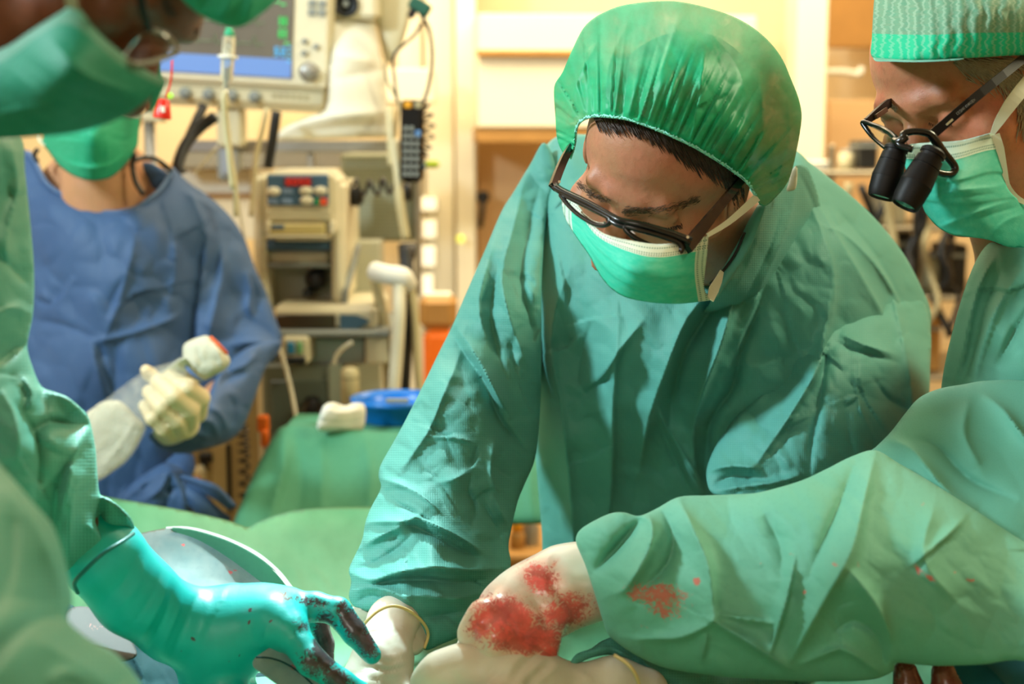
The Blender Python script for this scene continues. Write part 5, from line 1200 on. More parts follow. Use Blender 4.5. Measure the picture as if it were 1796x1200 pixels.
b = MB(); b.tube([P(1078, 1150, 1.085), P(1100, 1164, 1.075), P(1116, 1186, 1.075), P(1124, 1215, 1.08)], .0016, 8); b.done('glove_rim', plain('rim_yellow2', (.66, .50, .22), .4), g2, True, label='yellow rolled rim of the glove')
relief('sleeve', [(1000, 1168), (1010, 1148), (1036, 1138), (1056, 1124), (1085, 1118), (1140, 1150), (1300, 1180), (1420, 1180), (1480, 1330), (1180, 1340), (1140, 1240), (1124, 1195), (1104, 1168), (1076, 1150), (1045, 1152), (1022, 1160)], [(1005, 1160, 1.12), (1080, 1130, 1.14), (1200, 1200, 1.17), (1400, 1200, 1.25), (1150, 1300, 1.15)], M['gown'], S, step=3, k=(.5, .6), cap=(.05, .06), strokes=[(6, 5, 7, [(1030, 1146), (1070, 1136), (1110, 1156)]), (-5, 4, 6, [(1060, 1134), (1090, 1140), (1120, 1160), (1150, 1200)]), (5, 5, 7, [(1100, 1140), (1150, 1180), (1180, 1220)])], crum=[(3, 40, 61)])

# ================================================================ older surgeon with loupes on the right
O = root('person', P(1750, 800, 1.35)*[1, 1, 0], 'person with green banded cap and magnifying loupes, blood-specked sleeve stretched across the table', 'person', 'surgical team')
Fh = np.array([-.84, 0, .54]); Fo = math.cos(math.radians(28))*Fh-math.sin(math.radians(28))*np.array([0, 1.0, 0]); Uo = math.cos(math.radians(28))*np.array([0, 1.0, 0])+math.sin(math.radians(28))*Fh
fo, uo = CV(*Fo), CV(*Uo); oc = P(1600, 212, 1.275)-fo*.097
pr, LO, RO = headprims(oc, fo, uo, 1.0, ([oc-uo*.05-fo*.02, P(1850, 480, 1.42), P(1880, 640, 1.45)], [.060, .068, .08]))
pr += [('c', P(1880, 600, 1.5), P(1900, 1050, 1.5), .12, .13, .05), ('c', P(1880, 640, 1.4), P(1800, 880, 1.25), .06, .05, .03), ('c', P(1800, 880, 1.25), P(1330, 1010, 1.14), .045, .035, .02), ('c', P(1330, 1010, 1.14), P(1060, 1015, 1.16), .035, .028, .02)]
bodyO = sdf_mesh('body', pr, .0030, M['skin_r'], O, bump=lambda X, Y: .0007*(fbm(X/8, Y/6, 7, 3)-.5),
    strokes=[(-1.6, 3, 4, [(1612, 205), (1630, 213), (1655, 214)]), (-1.2, 3, 3, [(1600, 186), (1616, 192), (1628, 200)]), (1.2, 5, 5, [(1622, 196), (1644, 202), (1662, 206)]), (-.9, 2.5, 3, [(1640, 219), (1660, 226), (1680, 226)]), (-.8, 2, 3, [(1650, 190), (1672, 192), (1690, 186)]), (-.7, 2, 3, [(1590, 222), (1606, 226), (1622, 226)]), (-.6, 2, 3, [(1556, 150), (1568, 168), (1590, 180)])])
SO_ = Surf(bodyO)
for k_, (pth, n_, w_, l_, an) in enumerate((([(1672, 104), (1700, 108), (1740, 108), (1796, 104)], 330, 12, 30, 24), ([(1690, 112), (1740, 124), (1770, 140), (1800, 166)], 420, 22, 34, 20), ([(1775, 120), (1790, 150), (1800, 190), (1806, 230)], 260, 22, 26, 5))):
    hairs('hair', SO_, pth, n_, w_, l_, an, M['hair_grey'], O, .0006, 20+k_, .003)
hairs('eyebrow', SO_, [(1554, 174), (1562, 182), (1574, 190)], 50, 5, 9, 40, M['hair_grey'], O, .0003, 33, .002)
hairs('eyelashes', SO_, [(1626, 214), (1648, 220), (1672, 218)], 30, 1.5, 6, 75, M['hair_br'], O, .0002, 35, .001)
# cap with solid green band below a paler crinkled crown
cu = [(1529, 99), (1529, 70), (1531, 30), (1535, -10), (1560, -90), (1640, -160), (1760, -180), (1900, -150), (1960, -40), (1950, 90), (1900, 100), (1796, 97), (1730, 100), (1675, 103), (1600, 106), (1556, 104)]
def crinkle(X, Y): return .0012*np.sin(X/4.2+2.2*fbm(X/40, Y/22, 3, 2)*3)*1.0+.0006*(fbm(X/6, Y/10, 8)-.5)
cdp = [(1529, 99, 1.235), (1600, 104, 1.175), (1700, 101, 1.165), (1800, 97, 1.19), (1950, 90, 1.30), (1535, -10, 1.26), (1700, -160, 1.32), (1700, 0, 1.175), (1900, -100, 1.34), (1850, 0, 1.20)]
def capo_mat():
    t = NT('cap_banded'); uv = t.attr('cloth_uv', 'Vector'); sp = t.n('ShaderNodeSeparateXYZ'); t.l(uv, sp.inputs[0]); u, v = sp.outputs[0], sp.outputs[1]
    w = t.noise(16, 3, uv, .5); w2 = t.noise(260, 3, uv); st = t.math('SINE', t.math('ADD', t.math('MULTIPLY', u, 2*math.pi*38), t.math('MULTIPLY', w, 11)))
    st = t.math('ADD', st, t.math('MULTIPLY', t.math('SUBTRACT', w2, .5), 1.6)); m_ = t.math('GREATER_THAN', st, .45)
    lo = t.mix(t.math('MULTIPLY', m_, .55), (.01, .50, .27), (.22, .56, .38)); hi = t.mix(t.math('MULTIPLY', m_, .5), t.mix(t.noise(24, 3, uv), (.07, .34, .22), (.22, .32, .21)), (.34, .52, .38))
    b_ = t.math('GREATER_THAN', v, t.math('ADD', .62, t.math('MULTIPLY', w2, .015))); c_ = t.mix(b_, hi, lo); t.l(c_, t.b.inputs['Base Color']); t.set(Roughness=.6); t.b.inputs['Specular IOR Level'].default_value = .25
    t.l(t.bump(w2, .4, .0007), t.b.inputs['Normal']); return t.m
M['cap_o'] = capo_mat()
cuv = [(1529, 99, 0, 1), (1600, 106, .13, 1), (1700, 102, .34, 1), (1796, 97, .55, 1), (1950, 90, 1, 1), (1530, 58, 0, .62), (1600, 60, .13, .62), (1700, 57, .34, .62), (1796, 56, .55, .62), (1535, -10, 0, 0), (1600, -10, .13, 0), (1700, -12, .34, 0), (1796, -14, .55, 0)]
oc_ = relief('surgical_cap', cu, cdp, M['cap_o'], O, step=3, k=(.28, .8), cap=(.05, .12), fn=crinkle, uvpts=cuv)
relief('cap_lining', [(1533, 96), (1535, 107), (1560, 108), (1600, 109), (1640, 108), (1690, 104), (1690, 96), (1600, 96)], [(1534, 100, 1.237), (1600, 104, 1.182), (1690, 100, 1.172)], cloth('cap_lining', (.12, .46, .34), (.2, .5, .4)), oc_, step=2.5, k=(.3, .3), cap=(.004, .02))
# mask
om = [(1588, 256), (1610, 251), (1635, 249), (1686, 246), (1737, 233), (1745, 236), (1752, 258), (1758, 290), (1765, 325), (1780, 345), (1800, 356), (1815, 372), (1815, 432), (1790, 434), (1767, 433), (1734, 421), (1700, 416), (1671, 412), (1650, 402), (1636, 390), (1622, 372), (1616, 352), (1612, 330), (1590, 300), (1584, 275)]
ouv = [(1588, 254, 0, 0), (1635, 249, .25, 0), (1686, 246, .5, 0), (1737, 233, .8, 0), (1760, 300, .98, .45), (1590, 300, 0, .4), (1660, 300, .4, .33), (1740, 292, .88, .42), (1616, 352, .1, .75), (1671, 412, .35, 1), (1734, 421, .65, 1), (1815, 432, 1, 1), (1790, 360, .98, .8)]
fvo = tps([(p[0], p[1], p[3]) for p in ouv])
def opl(X, Y):
    v = fvo(X, Y); h = 0
    for c, a in ((.46, .004), (.72, .003)): t = (v-c)/.05; h = h+a*np.where(t < 0, np.exp(-t*t*.12), np.exp(-t*t*6))
    return h+.0008*np.where(v < .215, 1, 0)+.002*(fbm(X/30, Y/18, 5, 3)-.5)
okm = relief('surgical_mask', om, [(1588, 256, 1.205), (1635, 249, 1.185), (1686, 246, 1.185), (1740, 234, 1.205), (1760, 300, 1.215), (1800, 356, 1.24), (1590, 300, 1.195), (1616, 352, 1.20), (1671, 412, 1.19), (1734, 421, 1.19), (1815, 432, 1.25), (1680, 330, 1.150)],
       M['mask_r'], O, step=2.2, k=(.12, .1), thin=.0015, fn=opl, uvpts=ouv, strokes=[(4, 4, 10, [(1640, 345), (1680, 334), (1740, 328), (1764, 322)]), (-3, 4, 6, [(1650, 352), (1690, 346), (1744, 340)]), (4, 4, 9, [(1645, 398), (1690, 382), (1740, 362), (1780, 350)]), (-3, 4, 6, [(1690, 392), (1740, 376), (1786, 362)]), (3, 4, 8, [(1736, 418), (1760, 390), (1796, 374)])])
b = MB(); b.strip([P(1741, 234, 1.202), P(1752, 214, 1.198), P(1770, 186, 1.196), P(1790, 160, 1.20), P(1815, 130, 1.215)], [.004, .008, .011, .012, .012], .0008, -FWD); b.done('ear_loop', M['strap'], okm)
b = MB(); b.strip([P(1745, 236, 1.203), P(1752, 262, 1.205), P(1759, 300, 1.210), P(1766, 326, 1.215), P(1782, 346, 1.225), P(1802, 358, 1.235)], [.008, .009, .008, .006, .005, .004], .0008, -FWD); b.done('side_seam', M['strap'], okm, label='pale stitched side edge')
# loupes
lp = root('loupes', P(1600, 250, 1.15), 'x', 'x'); del lp['label']; del lp['category']; lp.parent = O; lp.location = tuple(P(1600, 250, 1.15)-wloc(O))
b = MB(); b.strip([P(1629, 240, 1.142), P(1640, 232, 1.145), P(1700, 180, 1.150), P(1760, 131, 1.168), (P(1830, 74, 1.215))], [.0075, .0078, .0075, .0072, .007], .0035, -FWD); tm = b.done('temple', M['blkm'], lp)
# lettering along the temple
FONT = {'C': [[(3,0),(0,0),(0,4),(3,4)]], 'E': [[(3,0),(0,0),(0,4),(3,4)],[(0,2),(2.5,2)]], 'S': [[(3,0),(0,0),(0,2),(3,2),(3,4),(0,4)]], 'A': [[(0,4),(0,0),(3,0),(3,4)],[(0,2),(3,2)]], 'R': [[(0,4),(0,0),(3,0),(3,2),(0,2),(3,4)]],
        'K': [[(0,0),(0,4)],[(3,0),(0,2),(3,4)]], 'H': [[(0,0),(0,4)],[(3,0),(3,4)],[(0,2),(3,2)]], 'Z': [[(0,0),(3,0),(0,4),(3,4)]], 'N': [[(0,4),(0,0),(3,4),(3,0)]], 'M': [[(0,4),(0,0),(1.5,2),(3,0),(3,4)]], 'D': [[(0,0),(0,4),(2,4),(3,3),(3,1),(2,0),(0,0)]], '.': [[(0,3.8),(.4,4)]], ' ': []}
b = MB(); x0, y0 = 1678.5, 200.0; ax_ = np.array([60.0, -49.5]); ax_ /= np.linalg.norm(ax_); ay_ = np.array([-ax_[1], ax_[0]]); sc_ = .82; cur = 0
for ch in 'CESAR KHAZEN, M.D.'.replace(',', ''):
    for ln in FONT[ch]:
        q = [P(*(np.array([x0, y0])+ax_*(cur+a)*sc_+ay_*(c-2)*sc_*1.3), float(np.interp(x0+ax_[0]*(cur+a)*sc_, [1640, 1700, 1760], [1.145, 1.150, 1.168]))-.0030) for a, c in ln]
        b.tube(q, .00022, 4, smooth=0)
    cur += 4.4 if ch not in '. ' else 2.4
b.done('lettering', plain('letter_grey', (.20, .19, .16), .5, noise=0), tm)
b = MB(); b.strip([P(1660, 219, 1.1435), P(1671, 209.5, 1.1445)], .0016, .001, -FWD); b.done('pale_mark', plain('mark_pale', (.45, .42, .26), .5, noise=0), tm)
# frame front: near rim, far rim, bridge, far temple
b = MB(); b.tube([P(x, y, d) for x, y, d in ((1587, 246, 1.135), (1584, 237, 1.137), (1594, 232, 1.137), (1610, 231, 1.136), (1630, 235, 1.137), (1641, 248, 1.139), (1656, 268, 1.145), (1672, 288, 1.15), (1675, 298, 1.15), (1668, 305, 1.148), (1655, 305, 1.144), (1640, 301, 1.14))], [.0029, .0031, .0029, .0027, .0032, .0038, .0034, .0032, .0032, .0029, .0026, .0022], 8, smooth=5, flat=1.1); b.done('rim', M['blk'], lp, True)
b = MB(); b.tube([P(x, y, d) for x, y, d in ((1577, 248, 1.14), (1571, 242, 1.145), (1560, 232, 1.16), (1545, 224, 1.18), (1528, 218, 1.195), (1513, 214, 1.205), (1518, 224, 1.203), (1530, 240, 1.195), (1545, 254, 1.18), (1558, 264, 1.165))], [.0026, .0024, .0022, .002, .002, .0022, .0019, .0016, .0016], 8, smooth=5); b.done('rim', M['blk'], lp, True)
b = MB(); b.tube([P(1568, 246, 1.145), P(1576, 250, 1.138), P(1584, 244, 1.135), P(1590, 240, 1.135)], [.0028, .0042, .0036, .003], 8); b.tube([P(1574, 248, 1.138), P(1580, 256, 1.135), P(1600, 262, 1.13)], .003, 8); b.done('bridge', M['blk'], lp, True)
b = MB(); b.strip([P(1519, 213, 1.205), P(1536, 200, 1.235), P(1556, 183, 1.27), P(1572, 176, 1.30)], [.005, .0075, .0075, .006], .003, -FWD+RT*.5); b.done('temple', M['blkm'], lp)
b = MB(); b.strip([P(1536, 205, 1.222), P(1555, 192, 1.25)], .004, .002, -FWD+RT*.5); b.done('hinge', plain('hinge_bronze', (.16, .10, .05), .3, .7), lp)
for ol, dd in (([(1587, 240), (1610, 235), (1632, 240), (1652, 268), (1668, 292), (1660, 301), (1640, 298), (1612, 280), (1596, 262)], [(1587, 240, 1.138), (1632, 240, 1.14), (1668, 292, 1.151)]), ([(1520, 218), (1545, 228), (1566, 242), (1572, 256), (1560, 262), (1545, 252), (1530, 236)], [(1520, 218, 1.203), (1566, 242, 1.152), (1555, 260, 1.168)])):
    relief('lens', ol, dd, M['lens'], lp, step=2, k=(.05, 0), thin=.001)
def barrel(ax0, ay0, ad, bx0, by0, bd, s):
    a = P(ax0, ay0, ad); e = P(bx0, by0, bd); L = np.linalg.norm(e-a); m = MB()
    pr_ = [(0, .012), (.002, .0155), (L*.10, .0158), (L*.105, .0140), (L*.16, .0138), (L*.165, .0160), (L*.30, .0172), (L*.305, .0165), (L*.315, .0165), (L*.32, .0174), (L*.62, .0200), (L*.625, .0197), (L*.86, .0186), (L*.97, .0170), (L, .0160), (L*.985, .0145), (L*.96, .0140)]
    m.lathe(a, e, [(t, r*s) for t, r in pr_], 40); o = m.done('barrel', M['blkm'], lp, True, auto=True)
    m = MB(); m.lathe(a, e, [(L*.960, .0140*s), (L*.972, .013*s), (L*.976, .008*s)], 30); m.done('objective_lens', plain('objective', (.02, .16, .12), .05, noise=0, coat=1), o, True)
    return o
barrel(1640, 262, 1.130, 1586, 362, 1.128, .66); barrel(1574, 255, 1.15, 1544, 347, 1.150, .62)
# ---- sleeve across the picture
fo_ = [(1010, 950), (1017, 930), (1045, 912), (1073, 900), (1096, 899), (1120, 905), (1150, 893), (1190, 872), (1241, 869), (1290, 867), (1330, 864), (1400, 845), (1447, 824), (1493, 801), (1535, 790), (1575, 812), (1640, 850), (1700, 888), (1796, 950), (2000, 1060), (2000, 1230), (1796, 1160), (1720, 1166), (1633, 1168), (1572, 1163), (1566, 1178), (1531, 1192), (1450, 1196), (1307, 1190), (1240, 1184), (1167, 1172), (1120, 1152), (1087, 1131), (1066, 1112), (1056, 1085), (1048, 1058), (1038, 1026), (1026, 990)]
fdp = [(1012, 950, 1.12), (1060, 1100, 1.12), (1190, 875, 1.12), (1300, 1185, 1.08), (1300, 1000, 1.07), (1535, 795, 1.13), (1500, 1000, 1.02), (1550, 1180, 1.06), (1750, 920, 1.08), (1750, 1160, 1.02), (1990, 1150, 1.0), (1120, 1010, 1.09)]
fst = [(-14, 10, 12, [(1128, 906), (1100, 940), (1060, 985), (1040, 1005)], 1.2), (10, 9, 14, [(1098, 900), (1140, 912), (1140, 960), (1100, 1030), (1080, 1042)]), (12, 8, 20, [(1190, 876), (1222, 940), (1242, 990), (1252, 1060), (1258, 1080)], 1.1), (-8, 10, 10, [(1160, 890), (1180, 940), (1170, 990), (1120, 1040)]),
 (12, 10, 22, [(1535, 794), (1515, 880), (1493, 967), (1447, 1051), (1381, 1172)], 1.15), (-9, 12, 12, [(1500, 810), (1470, 890), (1440, 960), (1420, 1010)]), (7, 3, 8, [(1395, 975), (1385, 1030), (1367, 1097), (1350, 1150)]), (12, 12, 5, [(1236, 1082), (1300, 1120), (1350, 1152), (1384, 1174)]), (5, 4, 6, [(1256, 1076), (1310, 1086), (1360, 1094)]),
 (8, 8, 16, [(1246, 1060), (1250, 1090), (1200, 1116), (1170, 1120), (1110, 1122)]), (8, 4, 12, [(1690, 912), (1650, 950), (1605, 988)]), (12, 10, 24, [(1490, 1000), (1530, 1050), (1556, 1100), (1564, 1130)]), (-10, 16, 12, [(1460, 1110), (1500, 1090), (1540, 1120), (1552, 1170)]), (5, 4, 8, [(1240, 1110), (1235, 1140), (1230, 1160)]),
 (-8, 20, 20, [(1340, 900), (1370, 960), (1370, 1020)]), (8, 20, 30, [(1640, 880), (1620, 980), (1680, 1060)]), (6, 6, 10, [(1548, 1185), (1480, 1140), (1440, 1150), (1400, 1168)])]
fsl = relief('sleeve', fo_, fdp, M['gown_st'], O, step=3, k=(.50, .7), cap=(.07, .1), strokes=fst, crum=[(4.5, 150, 71, 80, 1.3), (1.6, 50, 75, 40, 1.6), (.4, 16, 77, 40, 2)],
       attr={'stain': stainfield([(1160, 1046, 62, 34, 8, .82), (1222, 1020, 9, 9, 60, .95), (1115, 1040, 30, 24, 0, .68), (1165, 1072, 46, 20, 10, .72), (1610, 1000, 8, 18, -35, .75), (1632, 1014, 16, 6, 40, .85), (1702, 1018, 10, 5, 0, .8), (1465, 990, 9, 5, 10, .75), (1411, 1039, 5, 7, 0, .8), (1390, 1042, 4, 8, 0, .6), (1386, 972, 9, 5, 0, .6), (1335, 988, 5, 5, 0, .55), (1332, 1123, 4, 4, 0, .6), (1618, 885, 12, 5, -30, .55), (1505, 990, 5, 10, -20, .6), (1560, 1014, 6, 8, 0, .5), (1675, 1004, 5, 4, 0, .6), (1130, 1100, 30, 8, 0, .35)])})
# upper arm and body behind it
uo_ = [(1500, 815), (1535, 785), (1563, 757), (1587, 726), (1612, 698), (1647, 682), (1690, 674), (1727, 668), (1800, 668), (2000, 700), (2050, 1100), (1900, 1120), (1700, 1000), (1560, 860)]
relief('upper_sleeve', uo_, [(1540, 790, 1.17), (1647, 682, 1.22), (1800, 668, 1.22), (2000, 800, 1.15), (1700, 900, 1.14), (1800, 1000, 1.10), (1900, 1100, 1.12)], M['gown_r'], O, step=4, k=(.45, .7), cap=(.07, .12), strokes=[(9, 10, 20, [(1560, 770), (1600, 790), (1660, 860), (1720, 900)]), (8, 8, 14, [(1720, 690), (1760, 720), (1800, 770), (1840, 800)]), (-8, 10, 12, [(1590, 770), (1640, 780), (1700, 840), (1790, 880)]), (6, 12, 20, [(1700, 700), (1690, 760), (1720, 820)])], crum=[(5, 130, 81, 40, 1.3)])
bo_ = [(1736, 426), (1713, 455), (1690, 513), (1667, 595), (1655, 650), (1650, 700), (1660, 1000), (2150, 1250), (2200, 300), (1960, 340), (1850, 400), (1796, 415), (1760, 430)]
relief('gown', bo_, [(1736, 426, 1.36), (1655, 650, 1.38), (1660, 1000, 1.4), (1800, 420, 1.27), (1780, 600, 1.26), (2000, 700, 1.3), (2100, 1200, 1.4)], M['gown_r'], O, step=4, k=(.4, .6), cap=(.10, .16), strokes=[(14, 8, 18, [(1750, 440), (1712, 520), (1690, 620), (1672, 680)]), (-12, 10, 10, [(1770, 450), (1735, 520), (1712, 600), (1690, 670)]), (14, 9, 16, [(1796, 470), (1750, 540), (1725, 610), (1710, 670)]), (-14, 14, 9, [(1830, 500), (1780, 580), (1745, 650)]), (8, 10, 12, [(1730, 440), (1700, 500), (1680, 560)])], crum=[(5, 70, 85, 70, 1.6)])
# bloody glove
hb = chain([(1090, 1015, 1.165, 62), (1040, 1018, 1.16, 60), (990, 1030, 1.155, 66), (930, 1062, 1.15, 66), (895, 1080, 1.145, 62)], .016)
for pts in ([(900, 1060, 1.13, 30), (850, 1082, 1.11, 26), (830, 1112, 1.11, 22), (832, 1150, 1.13, 20)], [(905, 1095, 1.11, 28), (872, 1120, 1.095, 25), (866, 1152, 1.10, 20)], [(930, 1105, 1.11, 26), (912, 1135, 1.10, 23), (920, 1165, 1.12, 18)], [(965, 1100, 1.12, 24), (955, 1130, 1.11, 20), (962, 1152, 1.12, 17)], [(870, 1070, 1.18, 26), (838, 1105, 1.19, 22), (812, 1146, 1.18, 18)]): hb += chain(pts, .012)
bst = stainfield([(846, 1098, 34, 40, 20, .95), (1000, 1050, 50, 24, 10, .7), (890, 1085, 80, 50, 25, 1.0), (950, 1018, 50, 36, 40, .9), (990, 1075, 75, 44, -20, .85), (925, 1120, 90, 34, 0, 1.1), (1030, 1050, 50, 20, 20, .55), (968, 1145, 24, 16, 0, 1.2), (972, 990, 4, 12, 30, .8), (1040, 1068, 40, 10, 0, .6)])
g3 = sdf_mesh('glove', hb, .003, M['wet_glove'], O, attr={'stain': bst}, strokes=[(3, 5, 8, [(948, 1010), (962, 1040), (985, 1072), (1010, 1090)]), (-3, 4, 5, [(958, 1000), (974, 1034), (998, 1062), (1022, 1074)]), (2, 5, 5, [(900, 1040), (920, 1070), (950, 1100)]), (-2.4, 4, 5, [(930, 1040), (950, 1072), (962, 1110)]), (2, 4, 4, [(860, 1060), (890, 1084), (900, 1120)]), (2.5, 5, 5, [(968, 965), (962, 985), (958, 1008)]), (-2, 4, 4, [(1000, 1010), (1024, 1020), (1050, 1022)])], crum=[(2.2, 34, 91, 40, 1.5)])
# other hand low at the bottom edge
ho = []
for x in (1588, 1655): ho += chain([(x+30, 1275, 1.12, 30), (x+6, 1210, 1.10, 25), (x, 1180, 1.10, 22)], .006)
ho += chain([(1700, 1290, 1.13, 30), (1700, 1240, 1.12, 24)], .006)+chain([(1560, 1300, 1.12, 26), (1545, 1250, 1.12, 20)], .006)+chain([(1640, 1330, 1.13, 62), (1690, 1350, 1.13, 60)], .02)+chain([(1560, 1350, 1.12, 28), (1520, 1310, 1.11, 22)], .01)
sdf_mesh('glove', ho, .003, M['dark_glove'], O, attr={'stain': stainfield([(1620, 1190, 200, 60, 0, 1.2)])}, crum=[(1.6, 20, 93)])

# ================================================================ assistant at the left edge, close to the lens
A_ = root('person', P(-60, 700, .85)*[1, 1, 0], 'person close to the camera at the left edge, green mask, arm with bright teal glove', 'person', 'surgical team')
fa, ua = CV(.60, -.80, .12), CV(.80, .60, .05); ac = P(278, 72, .80)-fa*.088/np.linalg.norm(fa)
pr, LA, RA = headprims(ac, fa, ua, .90, ([ac-ua*.05-fa*.03, P(-330, 60, .86), P(-420, 260, .92)], [.06, .065, .08]), jw=.78)
pr += [('c', P(-420, 300, .95), P(-420, 1100, 1.0), .11, .12, .04), ('c', P(-300, 350, .95), P(-60, 760, .98), .05, .045, .03), ('c', P(-60, 760, .98), P(120, 920, 1.07), .035, .022, .02)]
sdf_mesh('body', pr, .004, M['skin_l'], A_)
brow(LA, -1, M['hair'], A_, 40, 4); brow(LA, 1, M['hair'], A_, 40, 6)
relief('bouffant_cap', [(300, -30), (322, 2), (345, 22), (370, 36), (400, 47), (425, 46), (455, 27), (487, -2), (520, -60), (540, -160), (440, -330), (200, -420), (100, -300), (240, -120)], [(320, 0, .76), (400, 45, .78), (487, 0, .80), (520, -100, .82), (300, -200, .72), (200, -400, .8)], M['cap_solid'], A_, step=5, k=(.35, .8), cap=(.06, .1), strokes=[(5, 8, 10, [(380, 36), (400, 10), (410, -30)]), (5, 8, 10, [(430, 40), (440, 5), (450, -30)]), (-4, 8, 8, [(350, 20), (370, -10), (380, -40)])])
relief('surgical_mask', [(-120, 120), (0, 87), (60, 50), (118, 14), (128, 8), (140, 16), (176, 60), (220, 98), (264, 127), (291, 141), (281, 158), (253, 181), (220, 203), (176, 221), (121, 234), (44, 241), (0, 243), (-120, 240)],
       [(0, 90, .74), (125, 10, .71), (220, 98, .725), (291, 141, .765), (253, 181, .755), (120, 234, .76), (0, 243, .77), (-120, 180, .76), (110, 140, .688)], M['mask_l'], A_, step=4, k=(.2, .1), thin=.002,
       uvpts=[(0, 87, 0, .0), (128, 8, .0, 0), (140, 16, .1, 0), (220, 98, .5, 0), (291, 141, 1, 0), (281, 158, 1, .2), (176, 221, .6, 1), (0, 243, 0, 1), (120, 130, .3, .55)],
       strokes=[(4, 8, 14, [(20, 120), (90, 180), (170, 215)]), (-4, 8, 10, [(40, 100), (120, 160), (220, 190)]), (5, 8, 16, [(90, 70), (150, 130), (240, 165)]), (-4, 8, 10, [(0, 150), (60, 200), (110, 232)]), (3, 6, 8, [(0, 200), (50, 190), (120, 200)])])
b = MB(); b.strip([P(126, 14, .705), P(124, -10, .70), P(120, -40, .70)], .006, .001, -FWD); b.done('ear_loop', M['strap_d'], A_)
ga = root('glasses', P(260, 60, .74), 'x', 'x'); del ga['label']; del ga['category']; ga.parent = A_; ga.location = tuple(P(260, 60, .74)-wloc(A_))
b = MB(); b.tube([P(x, y, d) for x, y, d in ((216, 104, .725), (240, 112, .73), (275, 106, .75), (304, 94, .77), (310, 84, .775), (290, 60, .765), (262, 52, .745))], .0014, 8); b.done('rim', plain('rim_pale', (.22, .22, .18), .3), ga, True)
b = MB(); b.strip([P(262, 52, .742), P(250, 10, .72), P(235, -60, .70)], .004, .002, -FWD); b.done('temple', M['blkm'], ga)
relief('lens', [(216, 104), (240, 112), (275, 106), (304, 94), (310, 84), (290, 60), (262, 52), (232, 76)], [(216, 104, .725), (304, 94, .77), (262, 52, .745)], M['lens'], ga, step=3, k=(.05, 0), thin=.0012)
# gown: upper arm and sleeve
lo_ = [(-260, 120), (-100, 160), (0, 236), (38, 243), (44, 300), (54, 396), (60, 477), (58, 550), (48, 606), (56, 640), (72, 677), (96, 688), (117, 696), (140, 714), (155, 731), (163, 761), (168, 790), (170, 817), (175, 866), (190, 874), (206, 885), (224, 901), (234, 918), (236, 936), (222, 950), (205, 962), (163, 990), (131, 1019), (100, 1010), (40, 960), (-60, 900), (-260, 800)]
ldp = [(0, 240, .90), (40, 260, .94), (60, 480, .98), (48, 606, .99), (72, 677, 1.0), (155, 731, 1.03), (175, 866, 1.07), (234, 925, 1.10), (131, 1019, 1.09), (40, 960, 1.02), (-260, 120, .95), (-260, 800, .95), (-60, 500, .90), (60, 800, .98), (120, 860, 1.02)]
lst = [(-12, 8, 14, [(-10, 640), (30, 610), (52, 600)]), (14, 12, 14, [(76, 684), (120, 700), (156, 736)]), (-12, 10, 12, [(50, 760), (90, 740), (130, 745), (158, 742)], 1.2), (12, 10, 16, [(160, 745), (130, 800), (120, 850), (110, 900)]), (-10, 12, 10, [(20, 700), (60, 760), (70, 820), (62, 880)]),
 (12, 14, 12, [(176, 870), (205, 885), (232, 918)]), (-14, 8, 10, [(176, 872), (178, 915), (200, 930), (232, 930)], 1.2), (8, 6, 8, [(150, 920), (172, 935), (190, 975)]), (-8, 6, 6, [(166, 900), (180, 950), (184, 985)]), (10, 12, 14, [(150, 820), (128, 870), (120, 940), (125, 1000)]), (-10, 10, 12, [(145, 790), (110, 830), (96, 900), (100, 980)]),
 (10, 12, 16, [(20, 250), (30, 330), (10, 420), (20, 500)]), (-8, 10, 12, [(-10, 440), (20, 470), (50, 500)]), (8, 10, 10, [(-20, 560), (20, 540), (54, 550)]), (10, 14, 18, [(0, 680), (30, 740), (30, 820)]), (8, 8, 8, [(40, 660), (56, 690), (50, 720)])]
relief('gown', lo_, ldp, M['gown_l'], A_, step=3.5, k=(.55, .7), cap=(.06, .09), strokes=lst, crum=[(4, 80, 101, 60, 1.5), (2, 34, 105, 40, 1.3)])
relief('gown_side', [(-260, 640), (-40, 760), (0, 815), (28, 846), (60, 884), (90, 918), (104, 950), (114, 985), (124, 1030), (127, 1056), (118, 1083), (132, 1102), (163, 1125), (200, 1144), (233, 1177), (252, 1210), (270, 1330), (-260, 1330)], [(0, 815, .70), (120, 1050, .74), (240, 1190, .74), (0, 1100, .60), (-200, 900, .62), (0, 1300, .58)], M['gown_l'], A_, step=5, k=(.4, .7), cap=(.05, .1),
       strokes=[(10, 16, 24, [(0, 840), (60, 920), (100, 1010), (110, 1080)]), (-14, 14, 18, [(116, 1082), (60, 1090), (0, 1140), (-60, 1200)], 1.3), (10, 20, 26, [(60, 1120), (130, 1160), (200, 1210)]), (-8, 14, 16, [(20, 900), (20, 1000), (-10, 1080)]), (8, 16, 20, [(80, 1200), (120, 1180), (160, 1200)])], crum=[(6, 110, 111, 50, 1.4)])
